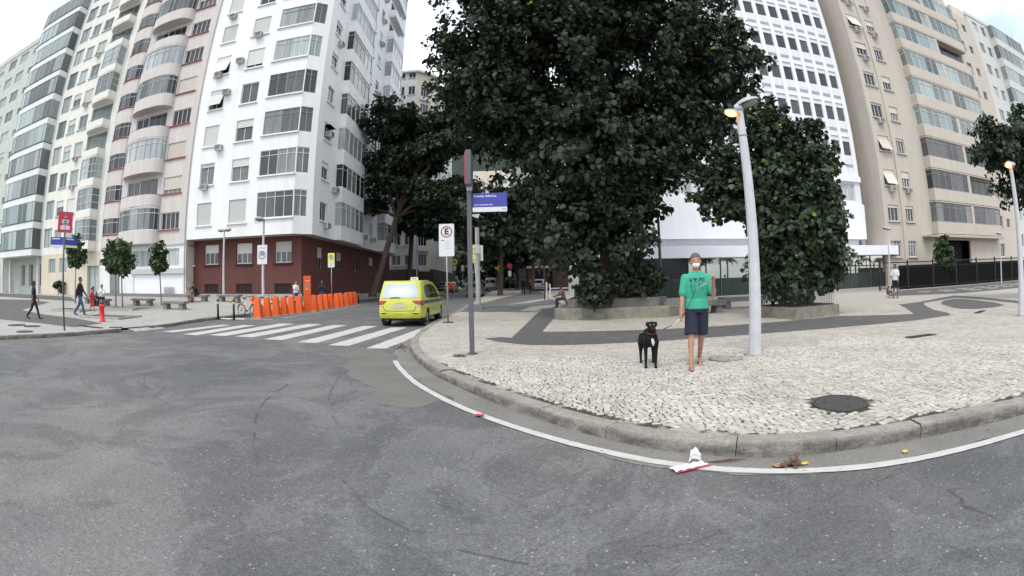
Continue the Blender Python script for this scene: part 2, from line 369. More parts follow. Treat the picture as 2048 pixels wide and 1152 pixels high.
def asphalt(nt, b, src, L):
    big = nz_(nt, L, src, 0.22, 5, 0.6); mid = nz_(nt, L, src, 1.3, 6, 0.65); fine = nz_(nt, L, src, 160, 2, 0.7); agg = nz_(nt, L, src, 55, 3, 0.8)
    c = mixc(nt, L, big, (0.112, 0.113, 0.117), (0.15, 0.147, 0.143), 0.38, 0.62)
    c = scl(nt, L, c, mid, 0.82, 1.16)
    ag2 = nz_(nt, L, src, 21, 4, 0.85); c = scl(nt, L, c, ag2, 0.74, 1.26); c = scl(nt, L, c, agg, 0.62, 1.4); c = scl(nt, L, c, fine, 0.65, 1.35)
    pt = nz_(nt, L, src, 0.55, 7, 0.72, dist=0.9); c = scl(nt, L, c, pt, 0.9, 1.12, 0.485, 0.515)
    # pale worn stones in the surface
    v = N(nt, 'ShaderNodeTexVoronoi', inp={'Scale': 26}); L(src, v.inputs[0])
    sp = N(nt, 'ShaderNodeMath', operation='LESS_THAN', inp={1: 0.2}); L(v.outputs['Distance'], sp.inputs[0])
    sel = N(nt, 'ShaderNodeSeparateColor'); L(v.outputs['Color'], sel.inputs[0])
    s2 = N(nt, 'ShaderNodeMath', operation='GREATER_THAN', inp={1: 0.80}); L(sel.outputs[0], s2.inputs[0])
    s3 = N(nt, 'ShaderNodeMath', operation='MULTIPLY'); L(sp.outputs[0], s3.inputs[0]); L(s2.outputs[0], s3.inputs[1])
    mm = N(nt, 'ShaderNodeMix', data_type='RGBA'); mm.inputs[7].default_value = (0.3, 0.29, 0.28, 1); L(s3.outputs[0], mm.inputs[0]); L(c, mm.inputs[6]); c = mm.outputs[2]
    # oil-dark drips
    dr = nz_(nt, L, src, 5.5, 5, 0.75, dist=0.6); c = scl(nt, L, c, dr, 1.0, 0.6, 0.645, 0.72)
    # cracks
    dn = N(nt, 'ShaderNodeTexNoise', inp={'Scale': 1.6, 'Detail': 5}); L(src, dn.inputs[0])
    av = N(nt, 'ShaderNodeMix', data_type='VECTOR'); av.inputs[0].default_value = 0.30; L(src, av.inputs[4]); L(dn.outputs['Color'], av.inputs[5])
    vc = N(nt, 'ShaderNodeTexVoronoi', feature='DISTANCE_TO_EDGE', inp={'Scale': 0.42}); L(av.outputs[1], vc.inputs[0])
    ck = N(nt, 'ShaderNodeMapRange', inp={1: 0.0006, 2: 0.0032, 3: 0.6, 4: 1.0}); L(vc.outputs[0], ck.inputs[0])
    msk = nz_(nt, L, src, 0.45, 3); mk = N(nt, 'ShaderNodeMapRange', inp={1: 0.47, 2: 0.56}); L(msk, mk.inputs[0])
    mxx = N(nt, 'ShaderNodeMix', data_type='FLOAT'); mxx.inputs[2].default_value = 1.0; L(mk.outputs[0], mxx.inputs[0]); L(ck.outputs[0], mxx.inputs[3])
    vs_ = N(nt, 'ShaderNodeVectorMath', operation='SCALE'); L(c, vs_.inputs[0]); L(mxx.outputs[0], vs_.inputs['Scale']); c = vs_.outputs[0]
    L(c, b.inputs['Base Color']); b.inputs['Roughness'].default_value = 0.88; b.inputs['Specular IOR Level'].default_value = 0.3
    bp = N(nt, 'ShaderNodeBump', inp={'Strength': 0.5, 'Distance': 0.006}); L(agg, bp.inputs['Height']); L(bp.outputs[0], b.inputs['Normal'])
ground_mat('asphalt', asphalt)
def patchy(col, v1=0.14, s1=1.1, s2=30):
    def f(nt, b, src, L):
        c = scl(nt, L, col, nz_(nt, L, src, s1, 6), 1-v1, 1+v1); c = scl(nt, L, c, nz_(nt, L, src, s2, 3, 0.8), 0.8, 1.2); c = scl(nt, L, c, nz_(nt, L, src, 150, 2), 0.85, 1.15)
        c = scl(nt, L, c, nz_(nt, L, src, 4.5, 5, 0.7), 1.0, 0.75, 0.62, 0.74)
        L(c, b.inputs['Base Color']); b.inputs['Roughness'].default_value = 0.9
        bp = N(nt, 'ShaderNodeBump', inp={'Strength': 0.35, 'Distance': 0.008}); L(nz_(nt, L, src, 60, 3), bp.inputs['Height']); L(bp.outputs[0], b.inputs['Normal'])
    return f
ground_mat('asphalt_patch', patchy((0.145, 0.138, 0.126), 0.16))
ground_mat('gutter', patchy((0.185, 0.175, 0.16), 0.18))
def worn_paint(nt, b, src, L):
    c = scl(nt, L, (0.50, 0.485, 0.465), nz_(nt, L, src, 6, 6, 0.7), 0.86, 1.1)
    holes = nz_(nt, L, src, 24, 4, 0.75); h2 = nz_(nt, L, src, 1.6, 3)
    ad = N(nt, 'ShaderNodeMath', operation='MULTIPLY_ADD', inp={1: 0.45}); L(h2, ad.inputs[0]); L(holes, ad.inputs[2])
    c = mixc(nt, L, ad.outputs[0], c, (0.13, 0.13, 0.13), 0.86, 0.93)
    L(c, b.inputs['Base Color']); b.inputs['Roughness'].default_value = 0.8
ground_mat('road_paint', worn_paint)

def mosaic(light, dark_joint, scale, jw, tint=0.12):
    """small split stones with sand in the joints; far off only their grain is left"""
    def f(nt, b, src, L):
        dn = N(nt, 'ShaderNodeTexNoise', inp={'Scale': 9, 'Detail': 2}); L(src, dn.inputs[0])
        av = N(nt, 'ShaderNodeMix', data_type='VECTOR'); av.inputs[0].default_value = 0.02; L(src, av.inputs[4]); L(dn.outputs['Color'], av.inputs[5])
        mp = N(nt, 'ShaderNodeMapping', inp={'Scale': (1, 1, 0)}); L(av.outputs[1], mp.inputs[0])
        v = N(nt, 'ShaderNodeTexVoronoi', inp={'Scale': scale}); v.voronoi_dimensions = '2D'; L(mp.outputs[0], v.inputs[0])
        ve = N(nt, 'ShaderNodeTexVoronoi', feature='DISTANCE_TO_EDGE', inp={'Scale': scale}); ve.voronoi_dimensions = '2D'; L(mp.outputs[0], ve.inputs[0])
        sep = N(nt, 'ShaderNodeSeparateColor'); L(v.outputs['Color'], sep.inputs[0])
        c = scl(nt, L, light, sep.outputs[0], 1-tint, 1+tint, 0, 1)
        c = scl(nt, L, c, nz_(nt, L, src, 0.5, 6, 0.7), 0.86, 1.1); c = scl(nt, L, c, nz_(nt, L, src, 3, 5, 0.7), 0.9, 1.08)
        c = scl(nt, L, c, nz_(nt, L, src, 1.9, 6, 0.75, dist=0.5), 1.0, 0.7, 0.63, 0.75)
        jm = nz_(nt, L, src, 5, 3); jmr = N(nt, 'ShaderNodeMapRange', inp={1: 0.42, 2: 0.6, 3: jw*0.15, 4: jw}); L(jm, jmr.inputs[0])
        lt = N(nt, 'ShaderNodeMath', operation='LESS_THAN'); L(ve.outputs[0], lt.inputs[0]); L(jmr.outputs[0], lt.inputs[1])
        mm = N(nt, 'ShaderNodeMix', data_type='RGBA'); L(lt.outputs[0], mm.inputs[0]); L(c, mm.inputs[6]); mm.inputs[7].default_value = (*dark_joint, 1)
        L(mm.outputs[2], b.inputs['Base Color']); b.inputs['Roughness'].default_value = 0.85
        bp = N(nt, 'ShaderNodeBump', inp={'Strength': 0.35, 'Distance': 0.01}); L(ve.outputs[0], bp.inputs['Height']); L(bp.outputs[0], b.inputs['Normal'])
    return f
ground_mat('mosaic_pale', mosaic((0.44, 0.405, 0.352), (0.15, 0.132, 0.108), 13, 0.07))
ground_mat('mosaic_dark', mosaic((0.105, 0.10, 0.098), (0.05, 0.045, 0.04), 13, 0.06, 0.2))
ground_mat('mosaic_left', mosaic((0.37, 0.36, 0.335), (0.2, 0.19, 0.17), 12, 0.05))
def sand(nt, b, src, L):
    n = nz_(nt, L, src, 2.2, 5, 0.7); c = mixc(nt, L, n, (0.05, 0.043, 0.035), (0.34, 0.315, 0.275), 0.50, 0.58)
    c = scl(nt, L, c, nz_(nt, L, src, 90, 3), 0.75, 1.25)
    L(c, b.inputs['Base Color']); b.inputs['Roughness'].default_value = 0.95
ground_mat('joint_sand', sand)
def stone(nt, b, src, L):
    g = N(nt, 'ShaderNodeNewGeometry')
    oi = N(nt, 'ShaderNodeObjectInfo'); ad = N(nt, 'ShaderNodeMath', operation='ADD'); L(g.outputs['Random Per Island'], ad.inputs[0]); L(oi.outputs['Random'], ad.inputs[1])
    fr = N(nt, 'ShaderNodeMath', operation='FRACT'); L(ad.outputs[0], fr.inputs[0])
    c = mixc(nt, L, fr.outputs[0], (0.38, 0.352, 0.308), (0.54, 0.512, 0.455), 0, 1)
    gp = g.outputs['Position']
    c = scl(nt, L, c, nz_(nt, L, gp, 0.8, 5, 0.7), 0.84, 1.1); c = scl(nt, L, c, nz_(nt, L, gp, 30, 4, 0.7), 0.84, 1.12)
    c = scl(nt, L, c, nz_(nt, L, gp, 2.3, 6, 0.75, dist=0.5), 1.0, 0.6, 0.64, 0.76)
    L(c, b.inputs['Base Color']); b.inputs['Roughness'].default_value = 0.8
    bp = N(nt, 'ShaderNodeBump', inp={'Strength': 0.4, 'Distance': 0.006}); L(nz_(nt, L, gp, 45, 4), bp.inputs['Height']); L(bp.outputs[0], b.inputs['Normal'])
ground_mat('paving_stone', stone)

def axis_pts(a, b, fine0, fine1, n_f, n_c):
    l = []
    if a < fine0: l += list(np.linspace(a, fine0, n_c)[:-1])
    l += list(np.linspace(fine0, fine1, n_f))
    if b > fine1: l += list(np.linspace(fine1, b, n_c)[1:])
    return l
mb = MB(); xs = axis_pts(-400, 400, -30, 30, 13, 5); ys = axis_pts(-300, 700, 20, 80, 21, 5)
nx = len(xs)
mb.add([(x, y, road_z(y)) for y in ys for x in xs], [(j*nx+i, j*nx+i+1, (j+1)*nx+i+1, (j+1)*nx+i) for j in range(len(ys)-1) for i in range(nx-1)])
road = tag(mb.build('road', M['asphalt']), kind='structure')

# outer foot of the two kerbs, sorted along y
KR = [(40,-3),(20,-.6),(10,.9),(6,1.72),(4.68,2.1),(3.71,2.4),(3.14,2.56),(2.65,2.71),(2.2,2.83),(1.74,3.03),(1.47,3.22),(1.12,3.48),(.76,3.86),(.3,4.45),(-.51,5.66),(-1.37,7.18),(-2.06,8.92),(-2.5,10.65),(-2.78,13),(-2.95,16),(-3.0,22),(-3.0,75)]
KL = [(-60,-9),(-25,-2.5),(-17,1.5),(-14.2,4.5),(-13.58,6.18),(-12.9,8.25),(-12.56,11.0),(-12.6,13.0),(-13.3,16.0),(-13.45,20.3),(-13.45,75)]
def catmull(P, step):
    o = []
    for i in range(len(P)-1):
        p0, p1, p2, p3 = (Vector(P[max(i-1,0)]), Vector(P[i]), Vector(P[i+1]), Vector(P[min(i+2, len(P)-1)]))
        n = max(1, int((p2-p1).length/step))
        for k in range(n):
            t = k/n; a = 0.5*((2*p1)+(p2-p0)*t+(2*p0-5*p1+4*p2-p3)*t*t+(3*p1-p0-3*p2+p3)*t**3); o.append((a.x, a.y))
    o.append(tuple(P[-1])); return o
KRs, KLs = catmull(KR, 0.15), catmull(KL, 0.3)
def offset(P, d):
    """shift a polyline to its left by d"""
    o = []
    for i, p in enumerate(P):
        a, b_ = Vector(P[max(i-1,0)]), Vector(P[min(i+1, len(P)-1)]); t = (b_-a).normalized(); o.append((p[0]-t.y*d, p[1]+t.x*d))
    return o
KRi = offset(KRs, -0.20); KLi = offset(KLs, 0.18)
def x_at(P, y):
    for a, b_ in zip(P, P[1:]):
        if min(a[1], b_[1]) <= y <= max(a[1], b_[1]) and a[1] != b_[1]: return a[0]+(b_[0]-a[0])*(y-a[1])/(b_[1]-a[1])
    return P[-1][0] if y > P[-1][1] else P[0][0]

# pavement sheets, row by row from the kerb outward
mb = MB(); rows = sorted(set(list(np.linspace(-2.6, 14, 140))+list(np.linspace(14, 75, 62)))); cols = [0,.02,.06,.12,.2,.3,.45,.65,1]
for y in rows:
    x0 = x_at(KRi, y)
    for c in cols: x = x0+(95-x0)*c; mb.v.append((x, y, right_z(x, y)))
nc = len(cols)
for j in range(len(rows)-1):
    for i in range(nc-1): mb.f.append((j*nc+i, j*nc+i+1, (j+1)*nc+i+1, (j+1)*nc+i)); mb.m.append(0)
pave_r = tag(mb.build('pavement_right', M['mosaic_pale']), kind='structure')
mb = MB(); rows = list(np.linspace(-8.5, 12, 70))+list(np.linspace(12.3, 30, 60))+list(np.linspace(31, 75, 30)); cols = [0,.01,.02,.035,.05,.08,.12,.2,.35,.6,1]; nc = len(cols)
for y in rows:
    x0 = x_at(KLi, y)
    for c in cols: x = x0+(-110-x0)*c; mb.v.append((x, y, left_z(x, y)))
for j in range(len(rows)-1):
    for i in range(nc-1): mb.f.append((j*nc+i, (j+1)*nc+i, (j+1)*nc+i+1, j*nc+i+1)); mb.m.append(0)
pave_l = tag(mb.build('pavement_left', M['mosaic_left']), kind='structure')

def kerb_mat(nt, b, src, L):
    g = N(nt, 'ShaderNodeNewGeometry'); sx = N(nt, 'ShaderNodeSeparateXYZ'); L(g.outputs['Normal'], sx.inputs[0]); gp = g.outputs['Position']
    n = nz_(nt, L, gp, 5, 6, .7); c = scl(nt, L, (0.29, 0.268, 0.235), n, .72, 1.18); c = scl(nt, L, c, nz_(nt, L, gp, 40, 4, .7), .8, 1.15); c = scl(nt, L, c, nz_(nt, L, gp, .7, 3), .85, 1.12)
    # soot and tyre rubber on the road side, in patches of its own shape
    st = nz_(nt, L, gp, 3.2, 5, .75, (1, 1, 2.5)); mr = N(nt, 'ShaderNodeMapRange', inp={1: .42, 2: .64, 3: .30, 4: .85}); L(st, mr.inputs[0])
    si = N(nt, 'ShaderNodeMapRange', inp={1: .25, 2: .7}); L(sx.outputs[2], si.inputs[0])
    mx = N(nt, 'ShaderNodeMix', data_type='FLOAT'); L(si.outputs[0], mx.inputs[0]); L(mr.outputs[0], mx.inputs[2]); mx.inputs[3].default_value = 1.0
    v = N(nt, 'ShaderNodeVectorMath', operation='SCALE'); L(c, v.inputs[0]); L(mx.outputs[0], v.inputs['Scale']); L(v.outputs[0], b.inputs['Base Color']); b.inputs['Roughness'].default_value = .9
    bp = N(nt, 'ShaderNodeBump', inp={'Strength': .8, 'Distance': .012}); L(nz_(nt, L, gp, 18, 5, .7), bp.inputs['Height']); L(bp.outputs[0], b.inputs['Normal'])
ground_mat('kerb_granite', kerb_mat)
# kerb stones, one by one
def kerb(P, Pi, parent, zf, y_lo, y_hi, L0, height, low=None):
    acc = [0.0]
    for a, b_ in zip(P, P[1:]): acc.append(acc[-1]+math.dist(a, b_))
    def at(Q, s):
        for i in range(len(acc)-1):
            if acc[i+1] >= s: t = (s-acc[i])/(acc[i+1]-acc[i]); return (Q[i][0]+(Q[i+1][0]-Q[i][0])*t, Q[i][1]+(Q[i+1][1]-Q[i][1])*t)
        return Q[-1]
    s = 0.0; rnd = random.Random(5)
    while s < acc[-1]-0.3:
        ln = L0*rnd.uniform(0.8, 1.35); e = min(s+ln, acc[-1]); mid = at(P, (s+e)/2)
        if y_lo < mid[1] < y_hi:
            h = height*(.25 if low and low[0] < mid[1] < low[1] else 1)+rnd.uniform(-.012, .016); n = max(2, int((e-s)/0.3)+1); g = 0.004; m = MB(); k = 0
            for i in range(n+1):
                t = s+g+(e-s-2*g)*i/n; o_, i_ = at(P, t), at(Pi, t); z0 = zf(*o_)
                jx = rnd.uniform(-.006, .006); w_ = [(o_[0], o_[1], z0-0.05), (o_[0]+(i_[0]-o_[0])*(.04+jx), o_[1]+(i_[1]-o_[1])*(.04+jx), z0+h-0.03),
                      (o_[0]+(i_[0]-o_[0])*.15, o_[1]+(i_[1]-o_[1])*.15, z0+h+rnd.uniform(-.004,.004)), (i_[0], i_[1], z0+h+0.002), (i_[0], i_[1], z0-0.05)]
                m.v += w_
            for i in range(n):
                for q in range(4): m.f.append((i*5+q, (i+1)*5+q, (i+1)*5+q+1, i*5+q+1)); m.m.append(0)
            m.f += [(4,3,2,1,0), tuple(n*5+q for q in range(5))]; m.m += [0, 0]
            m.build('kerb_stone', M['kerb_granite'], parent, auto=R(40))
        s = e
kerb(KRs, KRi, pave_r, lambda x, y: road_z(y), -2.2, 40, 1.05, SW+0.006)
kerb(KLs, KLi, pave_l, lambda x, y: road_z(y), -6, 24, 1.2, SW+0.008, low=(11.2, 12.6))

m = MB(); pr_ = [(p, q) for p, q in zip(KLs, KLi) if 10.9 < p[1] < 12.9]
for (ox, oy), (ix, iy) in pr_:
    h_ = SW*S01(min(oy-10.9, 12.9-oy)/.35 if min(oy-10.9, 12.9-oy) < .35 else 1); m.v += [(ox+.22, oy, .002), (ix-.25, iy, SW+.005)]
m.f = [(2*i, 2*i+2, 2*i+3, 2*i+1) for i in range(len(pr_)-1)]; m.m = [0]*len(m.f)
m.build('kerb_ramp', M['concrete'], pave_l)

def sheet(name, pts, zf, m, dz=0.004, parent=None, grid=None):
    """thin layer of another surface laid on the ground; cut fine where the ground is curved"""
    bm = bmesh.new(); vs_ = [bm.verts.new((x, y, 0)) for x, y in pts]; bm.faces.new(vs_)
    bmesh.ops.triangulate(bm, faces=bm.faces)
    for _ in range(grid or 0): bmesh.ops.subdivide_edges(bm, edges=[e for e in bm.edges if e.calc_length() > 1.0], cuts=1, use_grid_fill=False); bmesh.ops.triangulate(bm, faces=bm.faces)
    for v in bm.verts: v.co.z = zf(v.co.x, v.co.y)+dz
    bmesh.ops.recalc_face_normals(bm, faces=bm.faces)
    for f in bm.faces:
        if f.normal.z < 0: f.normal_flip()
    me = bpy.data.meshes.new(name); bm.to_mesh(me); bm.free(); me.materials.append(m)
    return obj(name, me, parent)
def strip(name, A, B, zf, m, dz, parent):
    mb = MB(); n = len(A)
    for a, b_ in zip(A, B): mb.v += [(*a, zf(*a)+dz), (*b_, zf(*b_)+dz)]
    for i in range(n-1): mb.f.append((2*i, 2*i+1, 2*i+3, 2*i+2)); mb.m.append(0)
    return mb.build(name, m, parent)
RZ = lambda x, y: road_z(y)
def wobble(P, s=.05):
    Q = catmull(list(P)+[P[0]], .15)[:-1]; rr = random.Random(3); return [(x+rr.gauss(0, s*.5)+s*math.sin(i*1.3), y+rr.gauss(0, s*.5)) for i, (x, y) in enumerate(Q)]
# road: pale gutter, edge line, crossing, worn repair
gut = [p for p in KRs if -1.5 < p[1] < 14]
go = offset(gut, 0.34); go = [(x+0.03*math.sin(i*0.9)+0.02*math.sin(i*2.3), y+0.02*math.sin(i*1.7)) for i, (x, y) in enumerate(go)]
strip('gutter', offset(gut, -0.05), go, RZ, M['gutter'], 0.004, road)
WL = catmull([(9,.38),(6,1.28),(4.19,1.84),(3.3,2.1),(2.81,2.25),(2.39,2.41),(2.02,2.58),(1.68,2.76),(1.36,2.97),(1.04,3.21),(.7,3.53),(.31,3.93),(-.16,4.46),(-.78,5.27),(-1.46,6.4),(-2.0,7.6),(-2.26,8.28)], 0.12)
WR = random.Random(6); strip('edge_line', [(x+WR.uniform(-.004,.004), y+WR.uniform(-.004,.004)) for x, y in offset(WL, 0.047)], [(x+WR.uniform(-.004,.004), y+WR.uniform(-.004,.004)) for x, y in offset(WL, -0.047)], RZ, M['road_paint'], 0.009, road)
for (x0, y0), (x1, y1), wd in [((-11.4,11.5),(-11.3,14.9),.5),((-10.15,11.2),(-10.4,15.2),.6),((-9.2,11.4),(-9.3,16.3),.68),((-8.15,11.4),(-8.05,16.4),.66),((-6.87,11.05),(-6.83,16.1),.6),((-5.6,10.7),(-5.5,15.85),.58),((-4.54,10.3),(-4.25,15.3),.56),((-3.4,9.95),(-3.15,14.8),.5)]:
    n = 14; A = [(x0+(x1-x0)*i/n+random.uniform(-.012,.012), y0+(y1-y0)*i/n) for i in range(n+1)]; B = [(x0+wd+(x1-x0)*i/n+random.uniform(-.012,.012), y0+(y1-y0)*i/n+random.uniform(-.02,.02)) for i in range(n+1)]
    strip('crossing_stripe', A, B, RZ, M['road_paint'], 0.005, road)
sheet('road_repair', wobble([(-4.01,10.2),(-3.2,9.9),(-2.66,9.38),(-2.3,8.6),(-1.99,7.61),(-1.5,6.8),(-1.27,6.4),(-0.9,5.65),(-1.1,5.02),(-1.56,5.13),(-1.8,5.5),(-1.99,6.0),(-2.4,6.5),(-2.88,7.23),(-3.2,8.3),(-3.9,9.0)]), RZ, M['asphalt_patch'], 0.0025, road, 1)
strip('parking_line', [(-10.9,19.5),(-11.2,26),(-11.4,35)], [(-11.0,19.5),(-11.3,26),(-11.5,35)], RZ, M['road_paint'], 0.005, road)
strip('parking_line', [(-12.9,18.1),(-10.9,18.3)], [(-12.9,18.3),(-10.9,18.5)], RZ, M['road_paint'], 0.005, road)

# dark bands of the mosaic
RSZ = right_z
sheet('dark_band', [(-0.72,10.95),(-0.34,11.2),(0.16,10.9),(0.76,12.25),(3.4,11.73),(5.72,11.54),(7.77,11.5),(10.2,11.55),(12.11,9.76),(13.8,11.5),(15.36,13.28),(16.4,13.35),(17.32,13.33),(15.6,12.0),(13.85,10.22),(13.0,8.95),(12.41,8.4),(10.67,8.45),(8.31,8.95),(6.27,9.27),(4.15,9.39),(2.94,9.35),(1.2,9.42),(0.35,9.58),(-0.31,10.21)], RSZ, M['mosaic_dark'], 0.004, pave_r)
sheet('dark_band', [(-0.05,10.98),(0.38,14.46),(0.75,17.6),(1.12,20.5),(1.5,22.6),(1.94,24.11),(2.99,25.2),(2.45,21.48),(1.9,18.6),(1.42,16.22),(1.05,13.9),(0.78,12.2),(0.8,11.4),(0.1,10.6)], RSZ, M['mosaic_dark'], 0.0055, pave_r)
sheet('dark_drop', [(17.26,12.28),(18.3,12.75),(19.16,12.91),(19.2,12.3),(18.73,11.3),(17.7,9.7),(16.46,8.48),(15.4,8.45),(14.58,8.79),(14.5,9.4),(14.87,10.01),(16,11.3)], RSZ, M['mosaic_dark'], 0.004, pave_r)
sheet('dark_band', [(17.4,13.5),(19.73,14.1),(21.76,14.48),(20.72,12.18),(18.46,8.75),(17.24,8.17),(19.38,11.39),(20.21,13.45),(18.4,13.15),(16.78,12.86)], RSZ, M['mosaic_dark'], 0.004, pave_r)
sheet('dark_apron', [(20.5,18.6),(27,23.4),(48,20.8),(60,19),(60,12),(34,13),(24,15.4)], RSZ, M['mosaic_dark'], 0.003, pave_r, 1)
for i in range(9):
    for j in range(3):
        x = 25.5+i*2.1+j*1.05; y = 19.6-j*1.5-i*0.25
        sheet('pale_lozenge', [(x-.8,y),(x,y-.5),(x+.8,y),(x,y+.5)], RSZ, M['mosaic_pale'], 0.007, pave_r)
sheet('driveway', [(-2.75,22.69),(1.17,21.45),(1.65,23.05),(2.86,24.53),(3.1,30),(3.02,36.3),(3.6,60),(1.2,60),(0.9,48),(-1.07,37.87),(-1.85,32.85),(-2.75,30)], RSZ, M['asphalt'], 0.006, pave_r, 2)
sheet('pale_strip', [(-0.44,28.75),(1.3,33.0),(2.89,36.5),(2.91,34.5),(1.16,30.27)], RSZ, M['mosaic_pale'], 0.011, pave_r)
sheet('pale_strip', [(0.36,22.59),(1.05,26.01),(2.2,27.35),(3.11,27.5),(2.7,25.1),(1.58,24.01),(1.19,21.79)], RSZ, M['mosaic_pale'], 0.011, pave_r)
sheet('dark_band', [(-42.2,19.4),(-37.2,20.2),(-32.3,19.4),(-30,16.5),(-27.5,14.3),(-22.6,13.2),(-18.8,12.8),(-15.2,11.7),(-14.5,9.8),(-17.2,9.8),(-20.6,9.4),(-30,11),(-42,13)], left_z, M['mosaic_dark'], 0.006, pave_l, 3)
sheet('dark_band', [(-60.6,25),(-53,26.5),(-36.6,24.3),(-30,20.6),(-34.6,21),(-44,21.5),(-60,21.5)], left_z, M['mosaic_dark'], 0.006, pave_l, 3)

# ---- the split stones near the camera, each with its own edges
def inside_dark(x, y): return False
rnd = random.Random(11)
stones = []
def stone_lim(x): return STONE_Y+0.35*math.sin(x*2.1)+0.15*math.sin(x*5.3+1)-.06*max(0, x-2)**1.2
cell = 0.074
STONE_Y = 7.6
y = 1.6; row = 0
MANH = [((3.24,3.56), .36), ((3.42,6.66), .31), ((2.12,3.45), .0), ((-.79,8.47), .10), ((4.04,6.76), .17)]
while y < STONE_Y+1.6:
    x = x_at(KRi, y)+0.05 if y > -2 else 0
    x0 = x; x += rnd.uniform(0, .05)
    xmax = 9.6-0.35*y
    cell_y = cell*rnd.uniform(0.9, 1.08)
    while x < xmax:
        wd = cell*rnd.uniform(0.75, 1.35)
        # arcs: the setting bed is wavy
        yy = y+0.05*math.sin(x*1.7+row*0.02)+0.03*math.sin(x*4.3+y*2)
        cx, cy = x+wd/2, yy+cell_y/2
        lim = stone_lim(cx)
        if cx > x_at(KRi, cy)+0.05 and cy < lim and not any(math.hypot(cx-c[0], cy-c[1]) < r for c, r in MANH):
            g = rnd.uniform(.0025, .0075); q = [(x+g, yy+g), (x+wd-g, yy+g), (x+wd-g, yy+cell_y-g), (x+g, yy+cell_y-g)]
            q = [(a+rnd.uniform(-.009,.009), b_+rnd.uniform(-.009,.009)) for a, b_ in q]
            if rnd.random() < 0.45:                        # a knocked-off corner
                k = rnd.randrange(4); p, n_ = q[k-1], q[(k+1) % 4]; c = q[k]; f = rnd.uniform(.25,.5)
                q[k:k+1] = [(c[0]+(p[0]-c[0])*f, c[1]+(p[1]-c[1])*f), (c[0]+(n_[0]-c[0])*f, c[1]+(n_[1]-c[1])*f)]
            stones.append((math.hypot(cx, cy), q, rnd.uniform(.006, .0125), rnd.uniform(-.035,.035), rnd.uniform(-.035,.035)))
        x += wd
    y += cell_y; row += 1
stones.sort(key=lambda s_: s_[0])
def stone_geo(mb, q, h, tx, ty, base):
    n = len(q); cx = sum(p[0] for p in q)/n; cy = sum(p[1] for p in q)/n
    top = [(cx+(px-cx)*.9, cy+(py-cy)*.9, base+h+(px-cx)*tx+(py-cy)*ty) for px, py in q]
    mid = [(px, py, base+h-.004+(px-cx)*tx+(py-cy)*ty) for px, py in q]
    bot = [(px, py, base-.003) for px, py in q]
    mb.add(top+mid+bot, [tuple(range(n))]+[(n+i, n+(i+1) % n, (i+1) % n, i) for i in range(n)]+[(2*n+i, 2*n+(i+1) % n, n+(i+1) % n, n+i) for i in range(n)])
BED = SW+0.003
SEAMS = [([(-3.3,5.9),(-3.1,4.9),(-2.75,4.1),(-2.2,3.2),(-1.75,2.6)],.012),([(-2.75,6.6),(-2.4,5.4),(-2.0,4.55),(-1.6,3.9)],.008),([(-5.9,5.4),(-5.0,4.6),(-4.4,4.3)],.008),([(-1.25,2.9),(-.9,2.5),(-.5,2.2),(.05,1.95)],.006),([(-6.5,8.0),(-5.6,7.0),(-4.6,6.3)],.01)]
edge = [p for p in KRi if 1.0 < p[1] < 8.9]
bed = [(p[0]+.0, p[1]) for p in edge]
bed += [(7.2-.02*i, 7.4) for i in range(1)]+[(9.2,1.0)]
bx_ = [x_at(KRi, 7.5)+.02+.12*i for i in range(80)]
top_ = [(x, stone_lim(x)-.05) for x in bx_ if x < 9.6-.35*stone_lim(x)-.15]
rgt_ = [(9.5-.35*y_, y_) for y_ in np.arange(top_[-1][1]-.25, 1.6, -.4)]
sheet('joint_bed', [p for p in edge if p[1] < top_[0][1]-.05 and p[0] < rgt_[-1][0]]+top_+rgt_, lambda x, y: SW, M['joint_sand'], 0.003, pave_r)
# tar seams and skid marks in the road
TAR = ground_mat('tar', patchy((0.086, 0.086, 0.088), 0.3, 3))
def seam(P, w_):
    P = catmull(P, .1); rr = random.Random(len(P)); a_ = [(x+rr.uniform(-.012,.012), y+rr.uniform(-.012,.012)) for x, y in offset(P, w_)]; c_ = [(x+rr.uniform(-.012,.012), y+rr.uniform(-.012,.012)) for x, y in offset(P, -w_)]
    
    i = 0
    while i < len(a_)-3:
        k = rr.randint(3, 9); strip('tar_seam', a_[i:i+k], c_[i:i+k], RZ, TAR, .0035, road); i += k+rr.randint(0, 2)
for P, w_ in SEAMS: seam(P, w_)
for d, q, h, tx, ty in stones[:300]:
    m = MB(); cx = sum(p[0] for p in q)/len(q); cy = sum(p[1] for p in q)/len(q)
    stone_geo(m, [(a-cx, b_-cy) for a, b_ in q], h, tx, ty, 0); m.build('paving_stone', M['paving_stone'], pave_r, loc=(cx, cy, BED))
m = MB()
for d, q, h, tx, ty in stones[300:]: stone_geo(m, q, h, tx, ty, BED)
tag(m.build('paving_stones', M['paving_stone'], pave_r), kind='stuff')

# hill and sky-line greenery far up the street
mb = MB(); n = 40
for j in range(14):
    for i in range(n+1):
        x = -260+i*13; t = j/13
        hgt = (152*math.exp(-((x+20)/120)**2)+14*mnoise.noise((x*.02, 3.1, 0)))*S01(t*1.15)
        mb.v.append((x, 330+t*150+10*mnoise.noise((x*.03, t*3, 5)), hgt+6*mnoise.noise((x*.09, t*6, 1))*t))
for j in range(13):
    for i in range(n): mb.f.append((j*(n+1)+i, j*(n+1)+i+1, (j+1)*(n+1)+i+1, (j+1)*(n+1)+i)); mb.m.append(0)
mat('hill_green', (0.03, 0.042, 0.032), 0.95, 0.35, 0.12, 1.0, 0.4, dist=3)
tag(mb.build('hill', M['hill_green'], smooth=True), kind='structure')
